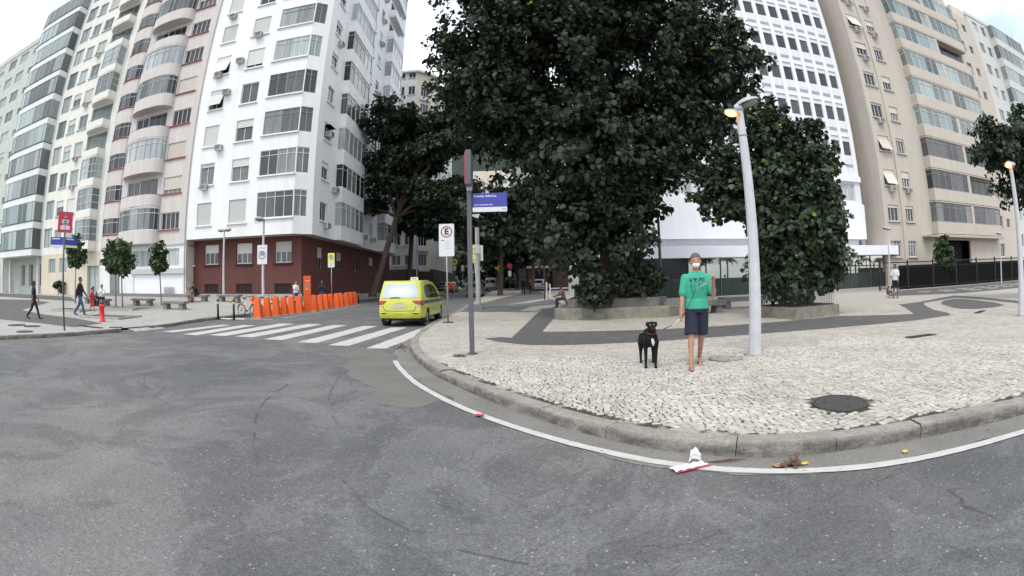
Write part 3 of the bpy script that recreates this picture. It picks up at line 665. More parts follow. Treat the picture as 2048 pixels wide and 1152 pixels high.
# ================================================================ BUILDINGS
class Face:
    """a wall plane: u runs along it, d goes into the house, z up"""
    def __init__(s, o, ang): s.o = Vector((o[0], o[1], 0)); s.a = ang; s.du = Vector((math.cos(ang), math.sin(ang), 0)); s.dd = Vector((-math.sin(ang), math.cos(ang), 0))
    def __call__(s, u, d, z): return s.o+s.du*u+s.dd*d+Vector((0, 0, z))
def front(y): return Face((0, y), 0)
def east(x): return Face((x, 0), math.pi/2)      # looks towards +x, u = y

def wall(b, F, name, m, u0, u1, z0, z1, openings=(), depth=0.22, groove=None):
    us = sorted({u0, u1, *[o[0] for o in openings], *[o[1] for o in openings]}); zs = sorted({z0, z1, *[o[2] for o in openings], *[o[3] for o in openings]})
    us = [u for u in us if u0 <= u <= u1]; zs = [z for z in zs if z0 <= z <= z1]
    mb = MB()
    for i in range(len(us)-1):
        for j in range(len(zs)-1):
            cu, cz = (us[i]+us[i+1])/2, (zs[j]+zs[j+1])/2
            if any(o[0] < cu < o[1] and o[2] < cz < o[3] for o in openings): continue
            mb.quad(F(us[i],0,zs[j]), F(us[i+1],0,zs[j]), F(us[i+1],0,zs[j+1]), F(us[i],0,zs[j+1]))
    for a, c, e, g in openings:
        for p, q in (((a,e),(c,e)),((c,e),(c,g)),((c,g),(a,g)),((a,g),(a,e))):
            mb.quad(F(p[0],0,p[1]), F(p[0],depth,p[1]), F(q[0],depth,q[1]), F(q[0],0,q[1]))
    return anchor(mb.build(name, m), b)
def shell(b, name, m, x0, x1, y0, y1, z0, z1, left=True, right=True, roof=True, parapet=0.0):
    mb = MB()
    if left: mb.quad((x0,y1,z0),(x0,y0,z0),(x0,y0,z1),(x0,y1,z1))
    if right: mb.quad((x1,y0,z0),(x1,y1,z0),(x1,y1,z1),(x1,y0,z1))
    mb.quad((x1,y1,z0),(x0,y1,z0),(x0,y1,z1),(x1,y1,z1))
    if roof: mb.quad((x0,y0,z1),(x1,y0,z1),(x1,y1,z1),(x0,y1,z1))
    if parapet: mb.box(x0-.1,x1+.1,y0-.1,y0+.15,z1-.02,z1+parapet)
    return anchor(mb.build(name, m), b)

_wm = {}
def frame_mesh(w_, h, n, transom, t=0.055, dep=0.06):
    k = ('f', round(w_,2), round(h,2), n, transom, t)
    if k not in _wm:
        m = MB(); m.box(-w_/2,w_/2,0,dep,0,t); m.box(-w_/2,w_/2,0,dep,h-t,h); m.box(-w_/2,-w_/2+t,.001,dep,t,h-t); m.box(w_/2-t,w_/2,.001,dep,t,h-t)
        for i in range(1, n): x = -w_/2+w_*i/n; m.box(x-t*.4,x+t*.4,.006,dep-.004,t,h-t)
        if transom: z = h*transom; m.box(-w_/2+t,w_/2-t,.009,dep-.006,z-t*.4,z+t*.4)
        _wm[k] = m
    return k, _wm[k]
_me = {}
def shared(key, mb, mats, name):
    kk = (key, mats.name if not isinstance(mats, (list, tuple)) else tuple(x.name for x in mats))
    if kk not in _me: _me[kk] = mb.mesh(name, mats)
    return _me[kk]
def window(b, F, u0, u1, z0, z1, n=2, transom=None, fm='frame_white', gm='glass_dark', dep=0.12, blind=0.0, bm='blind', sill=None, awning=False, t=0.055, louvre=False):
    w_, h = u1-u0, z1-z0; c = F((u0+u1)/2, dep, z0)
    k, mb = frame_mesh(w_, h, n, transom, t)
    o = obj('window', shared(k, mb, M[fm], 'window'), None, c, F.a); anchor(o, b)
    pk = ('p', round(w_,2), round(h,2)); pm = MB().quad((-w_/2,.035,0),(w_/2,.035,0),(w_/2,.035,h),(-w_/2,.035,h))
    obj('pane', shared(pk, pm, M[gm], 'pane'), o)
    if blind:
        bk = ('b', round(w_,2), round(h,2), round(blind,2), awning); bb = MB()
        if awning:                                         # roller shutter pushed out at the foot
            zt = h*0.8; bb.box(-w_/2+.02,w_/2-.02,-.06,-.02,zt,h)
            zb = h*(1-blind); yo = -.55
            bb.add([(-w_/2+.03,-.05,zt),(w_/2-.03,-.05,zt),(w_/2-.03,yo,zb),(-w_/2+.03,yo,zb),(-w_/2+.03,-.02,zt),(w_/2-.03,-.02,zt),(w_/2-.03,yo+.03,zb),(-w_/2+.03,yo+.03,zb)],[(0,1,2,3),(7,6,5,4),(0,4,5,1),(3,2,6,7),(0,3,7,4),(1,5,6,2)])
        else:
            nl = max(3, int(h*blind/0.11))
            for i in range(nl):
                za = h-h*blind+h*blind*i/nl; zb = h-h*blind+h*blind*(i+1)/nl
                bb.quad((-w_/2+.02,-.05,za),(w_/2-.02,-.05,za),(w_/2-.02,-.03,zb),(-w_/2+.02,-.03,zb)); bb.quad((-w_/2+.02,-.03,za),(w_/2-.02,-.03,za),(w_/2-.02,-.05,za),(-w_/2+.02,-.05,za))
        obj('blind', shared(bk, bb, M[bm], 'blind'), o)
    if sill:
        sk = ('s', round(w_,2), round(dep,2)); sb = MB().box(-w_/2-.12,w_/2+.12,-dep-.14,-.005,-.1,-.004)
        obj('sill', shared(sk, sb, M[sill], 'sill'), o)
    return o
_ac = MB().box(-.33,.33,-.42,.1,0,.42); _acg = MB()
for i in range(6): _acg.box(-.28,.28,-.435,-.421,.05+i*.06,.08+i*.06)
for s_ in (-1, 1):
    for i in range(5): _acg.box(s_*.331-.006,s_*.331+.006,-.34,-.05,.06+i*.07,.09+i*.07)
def ac_unit(b, F, u, z):
    o = obj('air_conditioner', shared('ac', _ac, M['ac_white'], 'air_conditioner'), None, F(u, 0, z), F.a); anchor(o, b)
    obj('grille', shared('acg', _acg, M['ac_grille'], 'grille'), o)

def glazing(b, F, path, z0, z1, step=0.9, fm='frame_white', gm='glass_bay', transoms=(), t=0.05, name='bay_window', panes=True):
    """framed glass along a plan path of (u, d) points"""
    fr, gl = MB(), []
    for (ua, da), (ub, db) in zip(path, path[1:]):
        ln = math.dist((ua,da),(ub,db)); n = max(1, round(ln/step))
        for i in range(n+1):
            q = i/n; p = F(ua+(ub-ua)*q, da+(db-da)*q, 0)
            fr.tube([(p.x,p.y,z0),(p.x,p.y,z1)], t*.62, 4, caps=False)
        a, c = F(ua,da,0), F(ub,db,0)
        for z, k in [(z0+t*.5,.66),(z1-t*.5,.66)]+[(z0+(z1-z0)*tr,.5) for tr in transoms]: fr.tube([(a.x,a.y,z),(c.x,c.y,z)], t*k, 4, caps=False)
        for i in range(n):
            p0 = F(ua+(ub-ua)*i/n, da+(db-da)*i/n, 0); p1 = F(ua+(ub-ua)*(i+1)/n, da+(db-da)*(i+1)/n, 0)
            inn = F(0,.02,0)-F(0,0,0); gl.append(((p0.x+inn.x,p0.y+inn.y,z0),(p1.x+inn.x,p1.y+inn.y,z0),(p1.x+inn.x,p1.y+inn.y,z1),(p0.x+inn.x,p0.y+inn.y,z1)))
    o = anchor(fr.build(name, M[fm]), b)
    groups = [gl] if not panes else [gl[i:i+2] for i in range(0, len(gl), 2)]
    for g in groups:
        m = MB()
        for q in g: m.quad(*q)
        c = m.build('pane', M[gm]); c.parent = o; c.matrix_parent_inverse = Matrix.Identity(4)
    return o
def slab(b, F, path, z0, z1, m, name='balcony', hollow=0.0):
    """solid (or hollow) balcony body over a plan path that starts and ends on the wall"""
    mb = MB()
    if not hollow:
        P = [F(u,d,0) for u, d in path]; mb.prism([(p.x,p.y) for p in P], z0, z1)
    else:
        P = [F(u,d,0) for u, d in path]; mb.prism([(p.x,p.y) for p in P], z0, z0+.15)
        cu = sum(u for u, d in path)/len(path)
        Q = [F(u+(cu-u)*.035, d*0.9, 0) for u, d in path]
        for i in range(len(P)-1):
            a, c, e, g = P[i], P[i+1], Q[i+1], Q[i]
            v = [(p.x,p.y,z0+.1) for p in (a,c,e,g)]+[(p.x,p.y,z1) for p in (a,c,e,g)]
            mb.add(v, [(0,1,5,4),(2,3,7,6),(4,5,6,7)])
    return anchor(mb.build(name, M[m], auto=R(30)), b)
def arc_path(u0, u1, out, nseg=7, r=None, left=True, right=True):
    r = r or out; p = []
    if left: p += [(u0+r-r*math.cos(math.pi/2*i/nseg), -out*math.sin(math.pi/2*i/nseg)) for i in range(nseg+1)]
    else: p += [(u0, 0), (u0, -out)]
    if right: p += [(u1-r+r*math.sin(math.pi/2*i/nseg), -out*math.cos(math.pi/2*i/nseg)) for i in range(nseg+1)]
    else: p += [(u1, -out), (u1, 0)]
    return p
def rear_wall_part(b, name, m, pts, z0, z1):
    return anchor(MB().prism(pts, z0, z1).build(name, M[m]), b)
rb = random.Random(3)

# ---------------------------------------------------------------- white corner block
GL = 0.72
W = thing('apartment_building', 'bright white apartment block with red brick ground floor on the street corner', 'building', (-20, 29.4, GL))
F = front(28.4); FH = 3.14; Z0 = 5.2; TOP = Z0+14*FH
op = []
for i in range(14):
    z = Z0+i*FH
    op += [(-24.2,-22.7,z+1.02,z+2.76),(-20.92,-19.28,z+1.02,z+2.78),(-18.3,-15.2,z+1.22,z+3.15-.02)] if i < 9 else []
op = [(a,c,e,min(g, e+1.95)) for a,c,e,g in op]
wall(W, F, 'wall', M['white_wall'], -25.3, -15.15, Z0, TOP, op)
ch = math.atan2(0.9, 1.15); FC = Face((-15.15, 28.4), ch); CL = math.hypot(1.15, .9)
wall(W, FC, 'corner_wall', M['white_wall'], 0, CL, Z0, TOP, [(0.03,.98,Z0+i*FH+1.22,Z0+i*FH+3.17) for i in range(9)])
FE = east(-14.0); es = 29.3
op = []
for i in range(13):
    z = Z0+i*FH; op += [(30.55,31.9,z+1.2,z+2.6),(39.9,41.0,z+1.2,z+2.5),(42.5,43.7,z+1.2,z+2.5),(51.0,52.2,z+1.2,z+2.5)]
wall(W, FE, 'side_wall', M['white_wall'], es, 53.6, Z0, TOP, op)
anchor(MB().quad((-25.3,28.4,Z0),(-25.3,53.6,Z0),(-14,53.6,Z0),(-14,29.3,Z0),(-15.15,28.4,Z0)).build('soffit', M['grey_concrete']), W)
shell(W, 'rear_wall', M['white_wall'], -25.3, -14, 28.4, 53.6, Z0, TOP, left=True, right=False)
kinds_l = ['blind','open','full','awn','awn2','full','full','half','full']
kinds_m = ['full','half','half','dark','mosthalf','full','dark','full','half']
for i in range(9):
    z = Z0+i*FH
    k = kinds_l[i]; a = dict(n=2, sill='white_trim', gm='glass_dark')
    bl = {'blind':1.0,'open':.18,'full':1.0,'awn':.85,'awn2':.9,'half':.45}[k]
    window(W, F, -24.2,-22.7,z+1.02,z+2.76, blind=bl, awning=k.startswith('awn'), **a)
    k = kinds_m[i]; bl = {'full':1.0,'half':.35,'dark':0,'mosthalf':.82}[k]
    window(W, F, -20.92,-19.28,z+1.02,z+2.78, blind=bl, **a)
    zb, zt = z+1.22, z+3.15
    g = ['glass_bay','glass_bay','glass_bay','glass_bay','glass_pale','glass_bay','glass_bay','glass_pale','glass_bay'][i]
    fmt = 'frame_white' if i in (0,1,4) else 'frame_grey'
    glazing(W, F, [(-18.3,.05),(-15.18,.05)], zb, zt, .78, fmt, g, (.78,))
    glazing(W, FC, [(0.05,.05),(.98,.05)], zb, zt, .5, fmt, g, (.78,))
    anchor(MB().box(-18.45,-15.1,28.25,28.398,zb-.1,zb-.004).build('sill', M['white_trim']), W)
for u, z in [(-22.35, 12.0),(-22.35,16.7),(-23.5,8.95),(-23.6,18.5),(-21.5,19.4),(-23.4,24.3),(-20.1,21.6)]: ac_unit(W, F, u, z)
for i in range(13):
    z = Z0+i*FH
    for u0, u1 in ((30.55,31.9),(39.9,41.0),(42.5,43.7),(51.0,52.2)):
        h = 1.4 if u0 < 32 else 1.3; bl = rb.choice([0,0,.3,.5,1.0,.2])
        window(W, FE, u0,u1,z+1.2,z+1.2+h, n=2, blind=bl, sill='white_trim', gm='glass_dark', awning=(u0 < 32 and i == 2))
        if rb.random() < .5 and u0 > 32: ac_unit(W, FE, (u0+u1)/2, z+.72)
    zb, zt = z+1.1, z+3.05
    p = [(33.4,0),(33.4,-.62),(38.9,-.62),(38.9,0)]
    slab(W, FE, p, z-.02 if i else z, zb, 'white_wall', 'bay')
    g = rb.choice(['glass_pale','glass_bay','glass_pale','glass_bay'])
    glazing(W, FE, [(33.42,0),(33.42,-.6),(38.88,-.6),(38.88,0)], zb, zt, 1.1, 'frame_white', g, (.78,))
    slab(W, FE, p, zt, z+FH-.022, 'white_wall', 'bay_head')
    p2 = [(45.4,0),(45.4,-.8),(50.2,-.8),(50.2,0)]
    if i in (8, 9):
        slab(W, FE, p2, z, z+1.05, 'white_wall', 'balcony', hollow=1)
        anchor(MB().box(-14.0,-13.98,45.8,49.8,z+.1,z+2.5).build('balcony_door', M['glass_bay']), W)
    else:
        slab(W, FE, p2, z-.02 if i else z, zb, 'white_wall', 'bay'); glazing(W, FE, [(45.42,0),(45.42,-.78),(50.18,-.78),(50.18,0)], zb, zt, 1.2, 'frame_white', rb.choice(['glass_pale','glass_bay']), (.78,))
        slab(W, FE, p2, zt, z+FH-.022, 'white_wall', 'bay_head')
    if i % 2: ac_unit(W, FE, 37.6, z+3.2)
for u, z in [(31.3, 13.0),(31.5,5.85),(31.6,21.3),(33.0,8.9),(36.5,5.6)]: ac_unit(W, FE, u, z)
# drain pipe in the joint with the next block
anchor(MB().tube([(-25.34,28.33,GL),(-25.34,28.33,34)], .06, 8).build('drainpipe', M['grey_concrete']), W)
# brick base
FB = front(29.6); bo = [(-24.15,-22.68,3.28,4.82),(-20.85,-19.36,3.28,4.82),(-17.26,-15.83,3.28,4.82),(-26.2,-25.3,3.28,4.7)]
vo = [(-24.18,-22.69,1.07,1.77),(-20.88,-19.37,1.07,1.77),(-17.31,-15.85,1.07,1.77)]
wall(W, FB, 'brick_wall', M['brick_red'], -26.3, -15.0, .3, Z0, bo+vo, .2)
FBE = east(-15.0)
so = [(32.4,33.4,2.9,4.6),(36.4,37.6,3.0,4.5),(41,42.4,3.0,4.5),(45.5,47,2.9,4.6)]
wall(W, FBE, 'brick_side_wall', M['brick_red'], 29.6, 53.6, 0, Z0, so, .2)
anchor(MB().box(-26.32,-14.96,29.55,29.598,.3,1.0).box(-14.998,-14.94,29.55,53.6,0,.85).build('plinth', M['grey_concrete']), W)
for a, c, e, g in bo[:3]: window(W, FB, a,c,e,g, n=3, blind=.5 if a > -24 else .42, sill='brick_dark', gm='glass_dark', fm='frame_white', t=.07, bm='blind')
window(W, FB, -26.2,-25.3,3.28,4.7, n=2, sill='white_trim', t=.07, gm='glass_bay')
for a, c, e, g in so: window(W, FBE, a,c,e,g, n=2, blind=rb.choice([0,.5]), fm='frame_grey')
for a, c, e, g in vo:
    m = MB(); m.box(a,c,29.76,29.79,e,g)
    for k in range(9): x = a+(c-a)*(k+.5)/9; m.box(x-.025,x+.025,29.64,29.68,e,g)
    anchor(m.build('vent_grille', M['brick_dark']), W)
anchor(MB().box(-26.3,-25.3,28.9,29.55,4.75,4.85).build('hood', M['sill_red']), W)

# ---------------------------------------------------------------- beige block with rounded balconies
B_ = thing('apartment_building', 'pinkish beige apartment block with rounded balconies left of the white block', 'building', (-31, 29, GL))
F = front(28.6); FH = 2.97; Z0 = 5.05
op = []
for i in range(11):
    z = Z0+i*FH; op += [(-28.6,-26.4,z+1.12,z+2.52),(-37.0,-34.5,z+1.12,z+2.6),(-33.6,-29.4,z+.12,z+2.6)]
gop = [(-32.3,-29.6,3.2,4.62),(-27.6,-26.2,3.2,4.62),(-35.7,-33.0,GL,3.1),(-32.1,-25.8,GL+.2,2.55)]
wall(B_, F, 'wall', M['beige_pink'], -37.3, -25.42, Z0, Z0+11*FH, op)
wall(B_, F, 'ground_floor_wall', M['band_white'], -37.3, -25.42, GL-.3, Z0, gop, .15)
shell(B_, 'rear_wall', M['beige_pink'], -37.3, -25.42, 28.6, 45, GL-.3, Z0+11*FH)
anchor(MB().box(-32.4,-25.5,28.45,28.598,2.62,3.02).box(-37.25,-25.5,28.5,28.598,4.9,5.06).build('string_course', M['sill_grey']), B_)
anchor(MB().box(-37.25,-25.45,28.52,28.598,GL-.3,1.0).build('plinth', M['bench_stone']), B_)
window(B_, F, -32.3,-29.6,3.2,4.62, n=3, gm='glass_pale'); window(B_, F, -27.6,-26.2,3.2,4.62, n=2, gm='glass_pale')
anchor(MB().box(-35.7,-34.4,28.7,28.72,GL,3.1).build('entrance_door', M['glass_bay']), B_); anchor(MB().box(-34.3,-33.0,28.7,28.73,GL,3.1).build('white_panel', M['band_white']), B_)
anchor(MB().box(-32.1,-25.8,28.7,28.73,GL+.2,2.55).build('garage_door', M['canopy_white']), B_)
m = MB()
for k in range(10): m.box(-28.0+k*.13,-27.95+k*.13,28.56,28.597,.98,1.55)
anchor(m.build('vent_grille', M['frame_grey']), B_)
open_f = {1, 3, 6, 9}
for i in range(10):
    z = Z0+i*FH
    bl = [0,.75,1.0,0,1.0,0,0,.3,0,0][i]
    window(B_, F, -28.6,-26.4,z+1.12,z+2.52, n=4, blind=bl, bm='blind_beige', sill='sill_red', gm='glass_dark')
    path = [(-34.35,0),(-34.1,-.35),(-33.6,-.72),(-32.8,-.98),(-31.8,-1.1),(-30.6,-1.1),(-29.9,-1.04),(-29.3,-.86),(-28.95,-.55),(-28.82,-.2),(-28.82,0)]
    if i in open_f:
        slab(B_, F, path, z, z+1.08, 'beige_pink', 'balcony', hollow=1)
        pr = [F(u,d*0.97,z+1.11) for u, d in path]; anchor(MB().tube(pr, .025, 5).build('handrail', M['frame_dark']), B_)
        window(B_, F, -33.6,-31.9,z+.14,z+2.6, n=2, gm='glass_dark', fm='frame_white'); window(B_, F, -31.9,-29.4,z+.14,z+2.6, n=3, gm='glass_dark', fm='frame_grey')
    else:
        slab(B_, F, path, z, z+1.1, 'beige_pink', 'balcony'); gp = [(u, d*.96) for u, d in path]
        glazing(B_, F, gp, z+1.1, z+2.95, .7, 'frame_white', rb.choice(['glass_bay','glass_pale','glass_bay']), (.76,))
    # curved strip window beside the balcony
    wp = [(-37.1,0),(-36.9,-.16),(-36.4,-.32),(-35.8,-.4),(-35.1,-.36),(-34.6,-.2),(-34.45,0)]
    slab(B_, F, wp, z, z+1.12, 'beige_pink', 'bow_front'); glazing(B_, F, [(u,d*.95) for u,d in wp], z+1.12, z+2.6, .5, 'frame_white', 'glass_dark', (.7,)); slab(B_, F, wp, z+2.6, z+FH-.003, 'beige_pink', 'bow_head')
    sp = [F(u, d*1.12, z+1.09) for u, d in wp]; anchor(MB().tube(sp, .07, 4).build('sill', M['sill_red']), B_)

# ---------------------------------------------------------------- cream block
C_ = thing('apartment_building', 'cream apartment block with stacked recessed balconies and small square windows', 'building', (-43.5, 29, GL))
F = front(28.7); FH = 2.95; Z0 = 4.85; op = []
for i in range(12):
    z = Z0+i*FH; op += [(-49.4,-47.5,z+.75,z+2.75),(-46.9,-45.3,z+.95,z+2.5),(-44.6,-42.9,z+.95,z+2.5),(-42.1,-38.4,z+.1,z+2.75)]
gop = [(-48.0,-46.4,2.9,4.4),(-39.8,-37.7,GL,3.5),(-45.5,-43.9,2.9,4.4)]
wall(C_, F, 'wall', M['cream'], -49.8, -37.32, Z0, Z0+12*FH, op); wall(C_, F, 'ground_floor_wall', M['cream_warm'], -49.8, -37.32, GL-.3, Z0, gop, .3)
shell(C_, 'rear_wall', M['cream'], -49.8, -37.32, 28.7, 45, GL-.3, Z0+12*FH)
window(C_, F, -48.0,-46.4,2.9,4.4, n=3, gm='glass_pale'); window(C_, F, -45.5,-43.9,2.9,4.4, n=3, gm='glass_pale'); window(C_, F, -39.8,-37.7,GL,3.5, n=2, gm='glass_green', dep=.28, transom=.75, fm='frame_grey')
for i in range(11):
    z = Z0+i*FH
    window(C_, F, -49.4,-47.5,z+.75,z+2.75, n=2, gm=rb.choice(['glass_green','glass_pale']), fm='frame_grey')
    window(C_, F, -46.9,-45.3,z+.95,z+2.5, n=2, blind=rb.choice([0,0,.4,1]), gm='glass_green', sill='sill_grey')
    window(C_, F, -44.6,-42.9,z+.95,z+2.5, n=2, blind=rb.choice([0,0,0,1]), gm='glass_green', sill='sill_grey')
    path = [(-42.2,0),(-42.0,-.35),(-41.2,-.85),(-39.6,-1.0),(-38.4,-1.0),(-38.35,0)]
    slab(C_, F, path, z, z+.85, 'cream', 'balcony', hollow=1)
    if i in (0,1,2,5,6): glazing(C_, F, [(u,d*.95) for u,d in path], z+.85, z+2.93, .8, 'frame_white', 'glass_green', (.33,.66))
    else:
        pr = [F(u,d*.95,z+1.1) for u,d in path]; anchor(MB().tube(pr, .03, 5).build('handrail', M['frame_grey']), C_)
        window(C_, F, -42.1,-38.4,z+.12,z+2.75, n=3, gm='glass_green', fm='frame_grey', dep=.2)
    if rb.random() < .4: ac_unit(C_, F, -43.7, z+.45)

# ---------------------------------------------------------------- block with glass bands
D_ = thing('apartment_building', 'pale block of long glazed balcony bands far along the left pavement', 'building', (-55.6, 29, GL))
F = front(28.9); FH = 2.92; Z0 = 4.83
wall(D_, F, 'wall', M['band_white'], -61.5, -49.82, Z0, Z0+11.2*FH, [], .2)
wall(D_, front(30.4), 'ground_floor_wall', M['greenish'], -61.5, -49.82, GL-.3, Z0, [(-58.6,-57.4,1.6,4.1),(-56.2,-55.0,1.6,4.1),(-53.8,-52.6,1.6,4.1)], .3)
anchor(MB().quad((-61.5,28.9,Z0),(-61.5,30.4,Z0),(-49.82,30.4,Z0),(-49.82,28.9,Z0)).build('soffit', M['greenish']), D_)
for u in (-58.6,-56.2,-53.8): window(D_, front(30.4), u,u+1.2,1.6,4.1, n=2, dep=.28)
shell(D_, 'rear_wall', M['band_white'], -61.5, -49.82, 28.9, 45, GL-.3, Z0+11.2*FH, parapet=.7)
for u in (-51.1, -59.4): anchor(MB().box(u-.2,u+.2,28.85,29.2,GL,Z0).build('pillar', M['pale_grey']), D_)
for i in range(11):
    z = Z0+i*FH; path = [(-61.3,0),(-61.1,-.6),(-60.4,-1.15),(-59,-1.35),(-51.2,-1.35),(-50.6,-1.3),(-50.6,0)]
    slab(D_, F, path, z, z+.72, 'band_white', 'balcony'); pr = [F(u,d*1.02,z+.76) for u,d in path]; anchor(MB().tube(pr, .07, 4).build('handrail', M['frame_dark']), D_)
    glazing(D_, F, [(u,d*.97) for u,d in path], z+.74, z+2.9, 1.3, 'frame_white' if i % 3 else 'frame_grey', 'glass_green', ())
E_ = thing('apartment_building', 'greenish grey block at the far left edge of the row', 'building', (-70, 29, GL))
F = front(28.8); op = []
for i in range(10):
    z = 4.6+i*2.95
    for u in (-66.5,-70.5,-75): op.append((u-1.3,u+1.3,z+.9,z+2.4))
    op.append((-63.6,-62.7,z+1.2,z+2.1))
wall(E_, F, 'wall', M['greenish'], -85, -61.6, GL-.4, 34, op); shell(E_, 'rear_wall', M['greenish'], -85, -61.6, 28.8, 45, GL-.4, 34, parapet=.8)
for a, c, e, g in op: window(E_, F, a,c,e,g, n=3 if c-a > 1 else 1, gm='glass_green', blind=rb.choice([0,0,.4]))
anchor(MB().box(-83,-63,28.2,28.79,GL-.3,3.2).build('shop_front', M['pale_grey']), E_)

glass('glass_teal', [(0.035,0.048,0.045),(0.045,0.06,0.056),(0.03,0.04,0.038),(0.10,0.115,0.11)], 0.2, .3)
glass('car_glass_dark', [(0.01,0.01,0.012)], 0.1, .3)
# ---------------------------------------------------------------- white hotel with a window grid
H_ = thing('hotel_building', 'tall white hotel with a regular grid of small square windows', 'building', (17, 29, 0))
F = front(28.42); FP = 1.272; op = []; x0 = 19.55-FP*10
cols_ = [x0+FP*k for k in range(17)]
for r_ in range(8):
    z = 11.14+3.0*r_
    for x in cols_: op.append((x, x+.88, z-.05, z+1.15))
wall(H_, F, 'wall', M['hotel_panel'], 6.0, 28.6, 4.2, 46, op+[(6.8+1.94*k,6.8+1.94*k+1.72,7.25,8.75) for k in range(11)], .12)
shell(H_, 'rear_wall', M['hotel_white'], 6.0, 28.6, 28.42, 48, 0, 46)
for x in cols_+[cols_[-1]+FP]:                                              # piers stand proud of the panels
    xe = min(x-.02, 28.62); anchor(MB().box(x-FP+.88+.02,xe,28.36,28.418,9.0,46).build('pier', M['hotel_white']), H_)
slot = MB().box(-.44,.44,-.03,.06,0,.24)
ledge = MB().box(-.44,.44,-.10,.02,-.09,-.005)
for r_ in range(8):
    z = 11.14+3.0*r_
    for x in cols_:
        window(H_, F, x, x+.88, z-.05, z+1.15, n=1, gm='glass_hotel', fm='frame_grey', dep=.05, t=.03)
        o = obj('vent_slot', shared('slot', slot, M['frame_grey'], 'vent_slot'), None, F(x+.42, 0, z+2.02), 0); anchor(o, H_)
        o = obj('panel_ledge', shared('ledge', ledge, M['hotel_white'], 'panel_ledge'), None, F(x+.42, 0, z+1.62), 0); anchor(o, H_)
for x in cols_:
    o = obj('vent_slot', shared('slot', slot, M['frame_grey'], 'vent_slot'), None, F(x+.42, 0, 10.1), 0); anchor(o, H_)
for k in range(11): window(H_, F, 6.8+1.94*k, 6.8+1.94*k+1.72, 7.25, 8.75, n=2, gm='curtain', fm='frame_white', dep=.1, t=.07)
anchor(MB().box(6.0,28.62,28.2,28.418,4.17,7.0).box(6.0,28.62,28.25,28.418,8.85,9.3).build('spandrel_band', M['hotel_white']), H_)
anchor(MB().box(6.2,28.3,28.9,29.0,2.6,4.2).build('recessed_wall', M['hotel_panel']), H_)
anchor(MB().quad((6.0,28.2,4.17),(6.0,29,4.17),(28.62,29,4.17),(28.62,28.2,4.17)).build('soffit', M['hotel_white']), H_)
anchor(MB().box(4.0,31.0,26.6,28.95,2.82,3.55).build('canopy', M['canopy_white'], bevel=.02), H_)
anchor(MB().box(4.0,30.4,27.0,27.6,.05,.34).build('plinth', M['concrete']), H_)
b = M['glass_mirror'].node_tree.nodes['Principled BSDF']; b.inputs['Metallic'].default_value = 0.9
for l_ in list(b.inputs['Base Color'].links): M['glass_mirror'].node_tree.links.remove(l_)
b.inputs['Base Color'].default_value = (0.40, 0.40, 0.34, 1)
for k in range(11):
    xa = 4.1+2.38*k; o = anchor(MB().box(xa,xa+.06,27.24,27.34,.34,2.82).build('mullion', M['frame_dark']), H_)
    anchor(MB().quad((xa+.06,27.3,1.5),(xa+2.38,27.3,1.5),(xa+2.38,27.3,2.82),(xa+.06,27.3,2.82)).build('shop_pane', M['glass_mirror'] if k > 2 else M['car_glass_dark']), H_)
    anchor(MB().quad((xa+.06,27.298,.34),(xa+2.38,27.298,.34),(xa+2.38,27.298,1.47),(xa+.06,27.298,1.47)).build('lower_pane', M['glass_teal']), H_)
    anchor(MB().box(xa+.06,xa+2.38,27.28,27.32,1.47,1.5).build('transom', M['frame_dark']), H_)
anchor(MB().quad((30.3,27.3,.34),(30.3,29,.34),(30.3,29,2.82),(30.3,27.3,2.82)).build('shop_pane', M['glass_mirror']), H_)

# ---------------------------------------------------------------- beige block on the right
G_ = thing('apartment_building', 'tan beige apartment block with glazed balcony bands behind the iron fence', 'building', (42, 27.5, 0))
F = front(27.0); FH = 2.95; Z0 = 4.42; op = []
for i in range(-1, 9):
    z = Z0+i*FH; op += [(30.42,31.9,z+1.16,z+2.5),(32.95,34.15,z+1.16,z+2.5)]
op += [(39.5,44.2,.6,4.1)]; op += [(51.6,52.8,Z0+i*FH+1.0,Z0+i*FH+2.4) for i in range(-1, 9)]+[(53.9,54.9,Z0+i*FH+1.2,Z0+i*FH+2.2) for i in range(0, 9)]
wall(G_, F, 'wall', M['beige_right'], 29.85, 56.6, 0, 31.4, op)
shell(G_, 'rear_wall', M['beige_right'], 29.85, 56.6, 27.0, 48, 0, 31.4)
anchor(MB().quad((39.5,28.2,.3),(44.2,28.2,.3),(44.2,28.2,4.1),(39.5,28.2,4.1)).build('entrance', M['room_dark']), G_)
anchor(MB().box(32.25,32.55,26.88,26.998,0,31).build('pilaster', M['beige_right']), G_)
